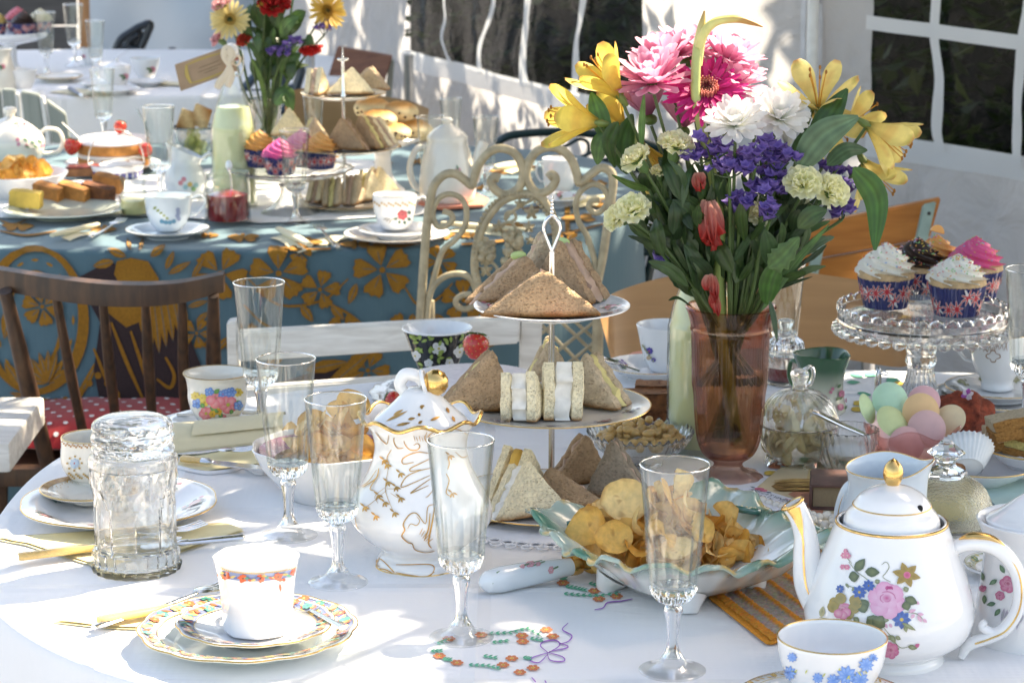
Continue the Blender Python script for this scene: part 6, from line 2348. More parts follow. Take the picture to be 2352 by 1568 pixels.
def daisy(name,label,c,axis,r,rings,cols,pw=.2,y=0.0,core=None,calyx=True,cup0=.0,ref=None,nv=5,stem=True,single=True,mouth=None):
 """composite flower: rings of (count, elevation, length factor)"""
 ry = (ref or VP).y + y
 C_ = PY(c[0],c[1],ry)
 ax = Vector((axis[0],axis[2],-axis[1])).normalized()
 t = flower_thing(name,label,C_,base=C_ - ax * r * .35,stem=stem,mouth=mouth)
 M = orient(ax)
 for q,(n,el,ln) in enumerate(rings):
  for k in range(n):
   a = TAU * (k + .5 * (q % 2)) / n + rnd(-.06,.06)
   out = M @ Vector((cos(a),sin(a),0))
   e = el + rnd(-.09,.09)
   d = out * cos(e) + ax * sin(e)
   nr = ax * cos(e) - out * sin(e)
   g = G()
   kk = rnd(.88,1.08)
   petal(g,out * r * .10 - ax * r * .05 * (1 - el),d,nr,r * ln * rnd(.9,1.06),r * pw,lambda tt,x: tuple(min(1,z * kk) for z in cols(tt,x,q)),curl=rnd(.05,.3) * (1 if el > .5 else .6),cup_=.35,
 shape=lambda z: (.35 + .75 * z) if z < .75 else 1.0 * math.sqrt(max(0,1 - ((z - .75) / .27) ** 2)),nu=2,nv=nv)
   obj('petal',g,PETAL,t,angle=180)
 if core:
  g = G()
  for k in range(70):
   q = math.sqrt((k + .5) / 70)
   a = k * 2.4
   o_ = M @ Vector((q * r * .30 * cos(a),q * r * .30 * sin(a),0))
   h = r * (.10 + .10 * q)
   g.add(tube([o_,o_ + ax * h],[r * .018,r * .022],5),core[0] if q > .45 else core[1])
  obj('disc_florets',g,PETAL,t)['kind'] = 'stuff'
 if calyx:
  obj('calyx',G().add(ball(-ax * r * .16,(r * .22,r * .22,r * .17),14,8),(.07,.14,.03)),STEMM,t)
 return t
pinkc = lambda t,x,q: mixc((.66,.13,.32),(.80,.38,.54),t) if abs(x) < .5 else mixc((.70,.20,.38),(.84,.52,.64),t)
pinkp = lambda t,x,q: mixc((.74,.26,.44),(.88,.56,.68),t)
mage = lambda t,x,q: mixc((.45,.01,.13),(.68,.03,.26),t)
white = lambda t,x,q: mixc((.70,.72,.58),(.88,.88,.86),min(1,t * 2.5))
MR = [(13,.05,1.0),(13,.42,1.0),(11,.78,.92),(8,1.1,.75)]
for lab,c,ax,r,y,col in (('pink chrysanthemum seen from the side at the left of the pink group',(1498,188),(-.15,-.92,-.25),.040,-.02,pinkc),
 ('pink chrysanthemum at the back left of the pink group',(1530,140),(-.2,-.95,.1),.042,.03,pinkc),
 ('pale pink chrysanthemum behind the gladiolus bud',(1580,125),(0,-.95,.2),.042,.05,pinkp),
 ('pink chrysanthemum at the top right of the pink group',(1668,140),(.35,-.9,.1),.040,.02,pinkc),
 ('pale pink chrysanthemum right of the magenta gerbera',(1676,196),(.35,-.85,-.25),.040,.01,pinkp),
 ('shaded pink chrysanthemum low behind the stems',(1490,262),(-.2,-.9,0),.036,.04,lambda t,x,q: mixc((.42,.12,.24),(.56,.26,.38),t)),  # darker pink: the shade is put into the petal colour
 ('shaded pink chrysanthemum bud above the purple statice',(1570,290),(.1,-1,.1),.034,.04,lambda t,x,q: mixc((.42,.12,.24),(.58,.28,.40),t))):  # petal colour darkened to stand for shade here too
 daisy('chrysanthemum',lab,c,ax,r,MR if r > .038 else [(12,.7,1.0),(10,1.0,.9)],col,.33,y)
daisy('gerbera','magenta gerbera in the middle of the big bouquet',(1622,205),(-.02,-.72,-.70),.040,[(26,-.12,1.0),(24,.08,.95),(16,.22,.62)],mage,.15,-.03,core=((.70,.30,.25),(.16,.03,.03)))
WR = [(14,.0,1.0),(14,.35,.98),(12,.7,.86),(8,1.05,.7)]
daisy('chrysanthemum','white chrysanthemum above the purple statice',(1688,284),(-.1,-.8,-.5),.031,WR,white,.34,-.06)
daisy('chrysanthemum','fully open white chrysanthemum right of centre',(1788,268),(.1,-.75,-.55),.032,WR,white,.34,-.02)
daisy('chrysanthemum','white chrysanthemum behind the two open white ones',(1728,255),(-.3,-.9,.1),.032,[(12,.5,1.0),(10,.9,.9)],white,.28,.04)
daisy('chrysanthemum','white chrysanthemum bud under the open white flower',(1808,335),(.05,-1,-.1),.019,[(8,1.0,1.0),(7,1.25,1.0)],white,.5,-.01)
def carnation(label,c,axis,r,y=-.02,cols=None,ref=None,name='carnation',stem=True,mouth=None):
 ry = (ref or VP).y + y
 C_ = PY(c[0],c[1],ry)
 ax = Vector((axis[0],axis[2],-axis[1])).normalized()
 t = flower_thing(name,label,C_,base=C_ - ax * r * 1.1,stem=stem,mouth=mouth)
 M = orient(ax)
 cc = cols or ((.92,.90,.46),(.95,.94,.70))
 for q,(n,el,ln) in enumerate(((7,.05,1.0),(6,.45,.95),(5,.85,.85),(4,1.2,.75))):
  for k in range(n):
   a = TAU * (k + .37 * q) / n + rnd(-.15,.15)
   out = M @ Vector((cos(a),sin(a),0))
   e = el + rnd(-.15,.15)
   g = G()
   sd = rnd(0,9)
   petal(g,-ax * r * .25,out * cos(e) + ax * (sin(e) + .12),ax * cos(e) - out * sin(e),r * ln,r * 1.15,lambda tt,x: mixc(cc[0],cc[1],tt),curl=.15,cup_=.12,
 shape=lambda z: (.12 + .95 * z) if z < .8 else 1.05 * (1 - .35 * (z - .8) / .2),nu=8,nv=6,ruf=.11,seed=sd)
   obj('petal',g,PETAL,t,angle=180)
 obj('calyx',G().add(tube([-ax * r * 1.15,-ax * r * .9,-ax * r * .35,-ax * r * .1],[r * .12,r * .30,r * .34,r * .42],10),(.08,.15,.05)),STEMM,t)
 return t
for lab,c,ax,r,y in (('cream carnation at the upper left above the mesh chair',(1460,362),(-.55,-.75,-.3),.0195,-.05),('cream carnation left of the purple statice',(1552,330),(.1,-.9,-.4),.0215,-.05),
 ('cream carnation lowest at the left of the bouquet',(1452,478),(-.2,-.75,-.55),.0215,-.06),('small cream carnation beside the lowest left one',(1412,500),(-.75,-.35,-.5),.0165,-.05),
 ('cream carnation right of the purple statice',(1845,418),(.0,-.7,-.7),.0225,-.05),('cream carnation at the far right beside the drooping leaf',(1912,438),(.45,-.55,-.65),.0225,-.04),
 ('cream carnation half hidden low among the stems',(1745,490),(.1,-.7,-.6),.0165,-.03),('cream carnation bud between the two left carnations',(1514,392),(-.1,-.9,-.3),.011,-.03)):
 carnation(lab,c,ax,r * .92,y)
PURP = ((.15,.09,.40),(.32,.23,.62))
def statice(label,spots,y=-.03,ref=None,name='statice',stem=True,mouth=None,r=.0056):
 ry = (ref or VP).y + y
 c = (sum(q[0] for q in spots) / len(spots),sum(q[1] for q in spots) / len(spots))
 C_ = PY(c[0],c[1] + 25,ry)
 t = flower_thing(name,label,C_,stem=stem,mouth=mouth)
 for u,v in spots:
  H = PY(u,v,ry + rnd(-.012,.008)) - C_
  obj('twig',G().add(tube(spline([Vector((0,0,0)),H * .5 + Vector((0,0,-.004)),H - Vector((0,0,.006))],4),.0009,5),STEMD),STEMM,t)
  g = G()
  for k in range(6):
   o_ = H + Vector((rnd(-.009,.009),rnd(-.006,.006),rnd(-.004,.005)))
   M = TR(o_) @ orient((rnd(-.6,.6),rnd(-.9,.1),1))
   rr = r * rnd(.75,1.15)
   vv,cc,ff = [M @ Vector((0,0,-rr))],[mixc(PURP[0],(.12,.14,.05),.5)],[]
   n_ = 10
   for j,(q,z) in enumerate(((.45,-.2),(.95,.35),(1.0,.55))):
    for i in range(n_):
     a = TAU * i / n_
     w = 1 + .22 * cos(5 * a) * (q > .5)
     vv.append(M @ Vector((rr * q * w * cos(a),rr * q * w * sin(a),rr * (z + .22 * cos(5 * a + 1) * (q > .5)))))
     cc.append(mixc(PURP[0],PURP[1],q * rnd(.7,1.1)))
   for i in range(n_):
    i2 = (i + 1) % n_
    ff.append((0,1 + i,1 + i2))
    for j in range(2):
     ff.append((1 + j * n_ + i,1 + (j + 1) * n_ + i,1 + (j + 1) * n_ + i2,1 + j * n_ + i2))
   vv.append(M @ Vector((0,0,rr * .1)))
   cc.append(PURP[0])
   for i in range(n_):
    ff.append((1 + 2 * n_ + i,1 + 2 * n_ + (i + 1) % n_,len(vv) - 1))
   g.add((vv,ff),cc)
  obj('floret_cluster',g,PETAL,t,angle=60)
 return t
for lab,sp_,y in (('purple statice sprig under the white chrysanthemum',[(1624,322),(1652,338),(1608,348),(1592,362),(1650,356),(1672,336)],-.05),
 ('purple statice sprig in the centre of the bouquet',[(1640,385),(1668,378),(1692,388),(1705,380)],-.06),
 ('purple statice sprig right of centre',[(1718,352),(1735,340),(1742,366),(1728,376),(1755,330)],-.05),
 ('large purple statice sprig left of the right hand carnation',[(1772,335),(1768,360),(1790,372),(1782,395),(1800,350),(1765,398),(1780,420),(1812,360)],-.04),
 ('purple statice sprig hanging among the lower stems',[(1700,462),(1712,448),(1692,472)],-.05),
 ('purple statice sprig in front of the hidden carnation',[(1762,470),(1775,482),(1768,495)],-.06),
 ('purple statice sprig below the large right sprig',[(1742,428),(1762,432),(1780,440)],-.05),
 ('purple statice sprig behind the far right carnation',[(1936,398),(1950,420),(1945,445),(1905,384)],.01),
 ('purple statice sprig low at the far right',[(1935,470),(1928,488),(1940,480)],.0),
 ('purple statice sprig low at the left beside the lemonade bottle',[(1545,540),(1535,572),(1530,595),(1555,505),(1540,590)],-.01)):
 statice(lab,sp_,y)
# gladiolus
gd_ = flower_thing('gladiolus','wilting gladiolus with pale green tip and shrivelled coral blooms',PY(1606,260,VP.y - .02),stem=False)
o = gd_.location
q = [PY(u,v,VP.y + dy) - o for u,v,dy in ((1690,1010,0),(1652,700,-.02),(1655,560,-.03),(1640,420,-.035),(1602,250,-.04),(1598,170,-.035),(1604,100,-.03),(1618,60,-.025))]
GLC = lambda p: mixc((.22,.30,.08),(.50,.52,.20),max(0,min(1,(p.z + .1) / .25)))
obj('stem',G().add(tube(spline(q,8),[.0068,.0064,.0056,.0050,.0046,.0048,.0048,.003],12),GLC),STEMM,gd_)
q = [PY(u,v,VP.y - .03) - o for u,v in ((1600,150),(1606,100),(1612,60),(1618,25))]
obj('bud',G().add(tube(spline(q,6),[.0056,.0058,.0042,.0008],10),lambda p: mixc((.55,.56,.22),(.36,.18,.05),max(0,(p.z - .075) / .03))),STEMM,gd_)
q = [PY(u,v,VP.y - .035) - o for u,v in ((1606,110),(1618,75),(1645,50),(1690,44),(1725,52),(1752,62))]
obj('bud',G().add(tube(spline(q,6),[.0044,.0050,.0044,.0040,.0028,.0006],10),lambda p: mixc((.60,.56,.20),(.42,.20,.05),max(0,min(1,(p.x - .012) / .035 + .4 * noise.noise(p * 120))))),STEMM,gd_)
for spot,rx,rz_ in (((1625,480),.012,.042),((1605,415),.009,.016),((1632,650),.010,.022),((1640,690),.009,.018),((1630,530),.011,.022)):
 c = PY(spot[0],spot[1] - 12,VP.y - .045) - o
 for k in range(6):
  g = G()
  d = Vector((sin(k * 1.05) * .14 + .12,-.25 + cos(k * 1.05) * .25,-1))
  petal(g,c + Vector((rnd(-1,1),rnd(-1,1),rnd(-.3,1))) * rx * .4,d,(sin(k * 1.05),-1,.2),rz_ * rnd(.7,1.3),rx * rnd(.7,1.1),lambda t,x: mixc((.72,.36,.28),(.60,.05,.04),min(1,t * 1.1 + .15 * sin(x * 9))),curl=rnd(-.4,.3),cup_=.6,nu=8,nv=10,ruf=.16,seed=k * 1.7)
  obj('wilted_petal',g,PETAL,gd_,angle=180)
# leaves and filler stems
DG1,MG,LG,BG = (.035,.075,.02),(.055,.12,.03),(.10,.20,.05),(.07,.15,.07)
for i,(lab,a,b_,w,d0,d1,col,mid,sd) in enumerate((
 ('broad grey green leaf at the right of the bouquet',(1832,390),(1972,268),72,-.04,-.05,(.085,.16,.085),(1890,312),(0,-1,.25)),
 ('dark upright leaf behind the broad right leaf',(1860,330),(1946,204),56,-.01,.0,(.03,.085,.015),(1905,265),(-.3,-1,.2)),
 ('grey green leaf under the broad right leaf',(1900,380),(1992,345),46,-.02,-.01,(.08,.15,.075),(1945,345),(0,-.8,.8)),
 ('glossy leaf drooping over the orange folding chair',(1960,385),(2010,575),64,-.05,-.08,(.04,.12,.015),(2012,455),(-.7,-1,.1)),
 ('narrow dark leaf beside the white bud',(1820,370),(1858,290),44,.0,.01,(.03,.085,.015),(1845,330),(0,-1,0)),
 ('leaf hanging under the top left trumpet',(1395,325),(1358,212),46,-.02,-.01,(.06,.16,.025),(1375,260),(0,-1,.2)),
 ('leaf hanging at the far left below the trumpets',(1395,308),(1372,378),46,-.03,-.03,(.045,.12,.02),(1378,335),(-.4,-1,0)),
 ('twisted dark leaf at the left of the bouquet',(1420,280),(1412,385),48,-.03,-.05,(.025,.07,.012),(1398,330),(.8,-1,0)),
 ('dark broad leaf left of the orange flower',(1440,400),(1452,262),58,-.02,-.01,(.03,.085,.015),(1432,330),(.4,-1,0)),
 ('narrow upright leaf beside the left chrysanthemum stem',(1474,340),(1480,212),20,-.04,-.03,(.10,.22,.05),(1474,280),(.6,-1,0)),
 ('pale leaf sticking out left above the lowest carnation',(1490,435),(1405,402),30,-.03,-.04,(.10,.20,.05),(1450,425),(0,-.6,1)),
 ('lobed leaf on the right side of the stems',(1765,615),(1836,545),70,-.06,-.07,(.06,.13,.03),(1796,590),(0,-1,.5)),
 ('blade shaped leaf leaning right above the vase',(1760,700),(1798,590),48,-.03,-.04,(.045,.13,.02),(1770,640),(-.2,-1,0)),
 ('long narrow blade at the right of the vase',(1748,715),(1905,515),20,-.03,-.03,(.06,.14,.03),(1825,605),(0,-1,.3)),
 ('dark leaf hanging over the right rim of the vase',(1768,690),(1785,785),16,-.05,-.06,(.03,.07,.02),(1778,735),(.5,-1,0)),
 ('thin curled leaf over the left rim of the vase',(1590,705),(1535,690),13,-.05,-.06,(.03,.06,.02),(1558,684),(0,-.5,1)),
 ('dark lobed leaf at the left of the stems',(1560,610),(1500,560),44,.0,.01,(.03,.07,.02),(1530,580),(0,-1,.2)))):
 leaf_thing(lab,a,b_,w,d0,d1,col,mid=mid,side=sd,serr=.35 if 'lobed' in lab else 0)
def greenery(n,leaves,label,group,ref,mouth,um,vm,span,vr,seed,lr,wr,cols,low):
 """leafy sprigs filling a bouquet: each a stalk with its own leaves"""
 rr = random.Random(seed)
 sp = []
 for i in range(n):
  u1,v1 = um + rr.uniform(-1,1) * span,rr.uniform(*vr)
  u0 = um + (u1 - um) * .3
  dy = rr.uniform(-.035,.04)
  a,b_ = PY(u0,vm,ref.y + dy * .4),PY(u1,v1,ref.y + dy)
  lo = PY(um - (u1 - um) * .15,low,ref.y - dy * .3)
  t = thing('greenery_sprig',label,'greenery',a,0,group)
  obj('stalk',G().add(tube(spline([lo - a,Vector((0,0,0)),(b_ - a) * .5,b_ - a],5),rr.uniform(.0014,.0026),6),rr.choice([STEMG,STEMD,(.07,.14,.04)])),STEMM,t)
  for j in range(leaves):
   k = rr.uniform(.22,.98)
   u,v = u0 + (u1 - u0) * k + rr.uniform(-12,12),vm + (v1 - vm) * k
   an = rr.uniform(-1,1) * .8 + (u1 - um) / (span * 2.2)
   L = rr.uniform(*lr)
   dl = dy * k - rr.uniform(0,.035) * (j % 2)
   leaf_thing(None,(u,v),(u + L * sin(an),v - L * cos(an)),rr.uniform(*wr),dl,dl + rr.uniform(-.02,.02),rr.choice(cols),parent=t,side=(rr.uniform(-1,1),-1,rr.uniform(-.5,.5)),nv=8,serr=.3 if j % 3 == 0 else 0,ref=ref)
greenery(46,7,'dark leafy sprig among the stems in the pink vase','leafy sprigs in the pink vase',VP,MOUTH,1668,712,195,(400,600),21,(50,110),(16,46),[DG1,(.04,.085,.02),(.025,.055,.02),(.035,.08,.025),(.02,.05,.012)],1005)
# right half of the front table
# cup, saucer, spoon behind the lemonade bottle
plate('saucer',1495,838,106,'patterned saucer under the cup behind the lemonade bottle','saucer',dec=sprigs(6,.75,.10,[(.25,.2,.45),(.55,.3,.15)]),rim=GOLD,rimw=.0005)
cup('tea_cup',1526,850,[(30,850),(34,846),(44,828),(54,800),(60,770),(66,745)],'white cup with violet flower spray behind the lemonade bottle',z=TZ + .0055,
 dec=lambda D: (D.flower(1492,806,9,8,(.10,.08,.34),(.5,.1,.08)),D.flower(1502,826,6,7,(.16,.12,.4),(.5,.3,.1)),[D.leaf(1482 + k * 4,800 + k * 6,1476 + k * 5,790 + k * 7,5,(.3,.32,.2)) for k in range(6)],D.disc(1490,822,5,(.6,.42,.25))))
t = thing('teaspoon','teaspoon resting on the saucer behind the lemonade bottle','spoon',P(1440,845,TZ + .018))
o = t.location
spoon(t,PY(1470,852,o.y - .01) - o,PY(1418,834,o.y) - o,r=.0022,blen=.026,bw=.014)
napkin('coral paper napkin under the saucer behind the middle tier',[(1390,845),(1450,815),(1530,800),(1560,830),(1500,860)],clothmat('coral napkin',(.72,.22,.12),crease=.1),layers=2)
# jam pot
p,s,rz = stand(1802,880)
jp = thing('jam_pot','cut glass pot of red jam with faceted lid behind the pink vase','pot',p,rz)
pr = refine(rowsm(s,880,[(40,880),(46,876),(48,862),(46,840),(48,822),(50,814)]),3)
obj('body',lathe(shell(pr,.0022,.004),96,lambda t,r,z: r * (1 - .04 * abs(sin(9 * t + z * 260)))),CUT,jp,angle=30)
obj('jam',lathe([(0,.005)] + [(r - .003,z) for r,z in pr if .005 < z < .022] + [(0,.022)],40),mat('dark red jam',(.22,.008,.012),.15,coat=.6,var=.2,scale=80),jp)
lp = refine(rowsm(s,880,[(52,812),(50,806),(44,798),(42,784),(30,774),(16,766),(13,758),(17,744),(19,736),(10,732)]),3)
obj('lid',lathe([(0,lp[0][1])] + lp + [(0,lp[-1][1])],72,lambda t,r,z: r * (1 - .05 * abs(sin(6 * t)))),CUT,jp,angle=30)
# green jug
p,s,rz = stand(1888,945)
gj = thing('green_jug','green to cream jug with pinched lip and rose print','jug',p,rz + .2)
pr = refine(rowsm(s,945,[(50,945),(54,940),(53,925),(48,900),(48,875),(54,845),(62,822),(66,812)]),4)
v_,f = lathe(shell(pr,.0022,.004),72,lambda t,r,z: r * (1 + .10 * max(0,(z - .03) / .04) * cos(3 * (t - .5))))
zm = pr[-1][1]
obj('body',G().add((v_,f),lambda q: mixc((.72,.70,.56),(.035,.11,.05),max(0,min(1,(q.z - .018) / .034)))),vcmat('green blended glaze',.12,coat=.6),gj,angle=60)
D = Dec(lathemap([(r * 1.03,z) for r,z in pr],s,1888,945),.001)
for x,y,r in ((1926,905,9),(1920,935,8),(1940,920,6),(1902,892,4),(1898,900,4)):
 D.rose(x,y,r,(.58,.12,.22),(.66,.32,.38),(.35,.03,.08))
for x,y in ((1912,890),(1935,890),(1910,920),(1932,940),(1918,918)):
 D.leaf(x,y,x + 10,y - 9,7,(.08,.16,.06))
D.done('rose_print',gj)
handle(gj,[(-.0285,.048),(-.046,.052),(-.050,.034),(-.040,.020),(-.0255,.014)],.0035,vcmat('green blended glaze'),-.9).data.color_attributes['Col'].data.foreach_set('color',[.05,.14,.06,1] * (33 * 10))
# butter jar
p,s,rz = stand(1832,1070)
bj = thing('butter_jar','footed pressed glass jar of butter curls with domed lid','jar',p,rz)
pr = refine(rowsm(s,1070,[(30,1064),(44,1058),(70,1042),(86,1012),(92,985),(94,972)]),4)
obj('body',lathe(shell(pr,.0026,.004),96,lambda t,r,z: r * (1 + .015 * cos(16 * t))),CUT,bj,angle=40)
for a in (.5,.5 + TAU / 3,.5 + 2 * TAU / 3):
 obj('foot',tube(spline([(.026 * sin(a),-.026 * cos(a),.008),(.030 * sin(a),-.030 * cos(a),.0),(.031 * sin(a),-.031 * cos(a),-.006 + .0065)],3),[.008,.0065,.0065],12),THICK,bj)
lp = refine(rowsm(s,1070,[(96,970),(95,964),(90,948),(76,922),(52,902),(24,894),(14,888),(20,868),(22,856),(12,848)]),3)
obj('lid',lathe([(lp[0][0] - .003,lp[0][1])] + lp + [(0,lp[-1][1]),(0,lp[-1][1] - .012)] + [(max(0,r - .0026),z - .002) for r,z in reversed(lp) if r > .009][::1],96,lambda t,r,z: r * (1 - .03 * abs(sin(10 * t + z * 140)))),CUT,bj,angle=30)
handle(bj,[((1832 - 1832) / s,.1),(.012,.106),(.0155,.098),(.012,.088),(.004,.086)],.003,THICK,.4,name='lid_loop')
BUT = mat('butter curls',(.70,.58,.32),.45,var=.08,scale=60,sss=.3)
for i in range(26):
 a,q = rnd(0,TAU),math.sqrt(R.random())
 c = Vector((.031 * q * cos(a),.031 * q * sin(a),rnd(.016,.052)))
 w0 = rnd(0,TAU)
 M = TR(c) @ Matrix.Rotation(w0,4,'Z') @ Matrix.Rotation(rnd(.8,2),4,'X')
 o_ = tag(obj('butter_curl',tube([M @ Vector(((.003 + .0012 * k * .5) * cos(k * .5),(.003 + .0012 * k * .5) * sin(k * .5),k * .0004)) for k in range(16)],[.0018,.0034,.0022],6,squash=1.6),BUT,loc=p),'pale butter curl inside the footed glass jar','butter','butter curls in the footed glass jar')
# glass sugar bowl with a silver handle across
t,s,pr = bowl('sugar_bowl',1944,1080,[(40,1080),(46,1076),(60,1058),(68,1030),(71,1005),(72,985)],'small ribbed glass bowl with silver tongs handle across it',CUT,.0024,
 rf=lambda a,r,z: r * (1 + .028 * sin(22 * a + 160 * z)),n=176,ang=40)
sg = tag(obj('sugar',ball(t.location + Vector((0,0,.022)),(.024,.024,.010),20,10,lambda q: q * (1 + .08 * noise.noise(q * 200))),mat('white sugar',(.8,.8,.79),.8,bmp=.8,bscale=600),None),'white sugar in the small ribbed glass bowl','sugar',None,'stuff')
t2 = thing('silver_server','silver server handle lying across the ribbed glass bowl','cutlery',PY(1880,950,t.location.y - .02))
o = t2.location
y = o.y
q = [PY(1866,944,y) - o,PY(1885,952,y) - o,PY(1930,974,y + .005) - o,PY(1990,1000,y + .01) - o,PY(2010,1015,y + .012) - o]
obj('handle',tube(spline(q,5),[.0050,.0075,.0068,.0048,.003],14,squash=.45),SILVER,t2)
# sugar tongs standing by the pale cloth print
t = thing('sugar_tongs','silver claw tongs standing behind the sherbet sweets','tongs',P(2012,925,TZ))
o = t.location
obj('arm',tube(spline([PY(2012,925,o.y) - o,PY(2014,880,o.y) - o,PY(2020,846,o.y + .004) - o,PY(2022,880,o.y + .012) - o,PY(2018,920,o.y + .014) - o],6),.0028,8,squash=.6),SILVER,t)
for dz in (-4,4):
 obj('claw',tube(spline([PY(2018,856,o.y) - o,PY(2030,856 + dz,o.y) - o,PY(2040,860 + dz * .6,o.y) - o],4),.0011,6),SILVER,t)
# pink bowl of sherbet discs
t,s,pr = bowl('sweet_bowl',2092,1072,[(50,1072),(56,1068),(82,1045),(102,1012),(116,978)],'pink pressed glass bowl of pastel sherbet discs',thinglass('pale pink glass',(.95,.82,.80),(.66,.42,.40),(1,.88,.86),1.6),.0024,
 rf=lambda a,r,z: r * (1 - .07 * abs(sin(2.5 * a)) ),zf=lambda a,r,z: z + .005 * max(0,(z - .028) / .016) * cos(5 * a),n=120,ang=50)
SB = t.location
DISC = [(0,-.30),(.3,-.29),(.6,-.23),(.82,-.10),(.93,-.03),(1.0,0),(.93,.03),(.82,.10),(.6,.23),(.3,.29),(0,.30)]
SHB = {}
def sherbet(label,u,v,rpx,dy,tx,tz,col):
 if col not in SHB:
  SHB[col] = mesh('sherbet_disc',lathe([(r * .0195,z * .0195) for r,z in DISC],40),mat('rice paper %d' % len(SHB),col,.75,var=.03,scale=90,sss=.2))
 pp = PY(u,v,SB.y + dy)
 o_ = tag(obj('sherbet_disc',SHB[col],None,loc=pp),label,'sweet')
 o_.rotation_euler = (tx,0,tz)
 k = rpx / S(pp) / .0195
 o_.scale = (k,k,k)
MNT,LIM,ORC,PNC,YLC = (.46,.68,.50),(.60,.66,.34),(.76,.50,.26),(.72,.42,.44),(.76,.60,.38)
sherbet('mint green sherbet disc at the top of the pink bowl',2044,918,42,.012,1.15,.1,MNT)
sherbet('pink sherbet disc at the back of the pink bowl',2122,922,38,.03,1.2,-.1,PNC)
sherbet('orange sherbet disc standing in the middle of the pink bowl',2115,945,43,-.002,1.3,.05,ORC)
sherbet('peach sherbet disc leaning at the right of the pink bowl',2180,965,40,.005,.95,-.6,YLC)
sherbet('large pink sherbet disc at the front of the pink bowl',2128,985,44,-.022,1.25,-.15,(.70,.44,.42))
sherbet('pink sherbet disc pressed against the glass of the pink bowl',2082,1020,42,-.030,1.3,.1,(.68,.40,.38))
sherbet('lime sherbet disc lying at the left of the pink bowl',2050,968,42,-.012,.85,.55,LIM)
sherbet('lime sherbet disc seen edge on at the left of the pink bowl',1992,938,36,.004,1.15,1.05,(.58,.70,.40))
sherbet('small mint sherbet disc wedged behind the orange one',2070,950,34,.008,1.2,.5,MNT)
# cake stand with cupcakes
p,s,rz = stand(2112,928)
cs = thing('cake_stand','tall pressed glass cake stand with looped rim holding cupcakes','cake stand',p,rz)
rows = [(60,932),(62,926),(52,910),(38,880),(31,850),(32,838),(37,828),(34,812),(37,798),(33,782),(31,770),(34,756),(30,744)]
pr = refine(rowsm(s,928,rows),3)
obj('stem',lathe([(0,pr[0][1])] + pr + [(0,pr[-1][1])],120,lambda t,r,z: r * (1 - (.05 * abs(sin(10 * t)) if z < .045 else .03 * abs(sin(8 * t + z * 300))))),CUT,cs,angle=30)
zpz = pr[-1][1]
RS = 192 / s
hp = .028 * .52
obj('plate',lathe([(0,zpz),(RS * .5,zpz + .001),(RS * .92,zpz + .003),(RS * .97,zpz - .004),(RS,zpz - .004),(RS * 1.01,zpz + .004),(RS * 1.01,zpz + hp),(RS * .985,zpz + hp),(RS * .97,zpz + .0065),(RS * .5,zpz + .0055),(0,zpz + .005)],96),CUT,cs,angle=30)
ZP = TZ + zpz + .0062
for i,z in ((0,zpz + hp + .0015),(1,zpz - .006)):
 for k in range(36):
  a = TAU * (k + .5 * i) / 36
  M = TR((RS * sin(a),-RS * cos(a),z)) @ Matrix.Rotation(a,4,'Z')
  w = RS * TAU / 36 * .47
  if i == 0:
   obj('rim_loop',tube([M @ Vector((w * cos(b),0,w * .85 * sin(b))) for b in [PI * q / 8 for q in range(9)]],.0014,6),CUT,cs)
  else:
   obj('rim_drop',ball(M @ Vector((0,0,0)),(w,.0022,w * .8),10,6),THICK,cs)
WRAPB = (.025,.030,.13)
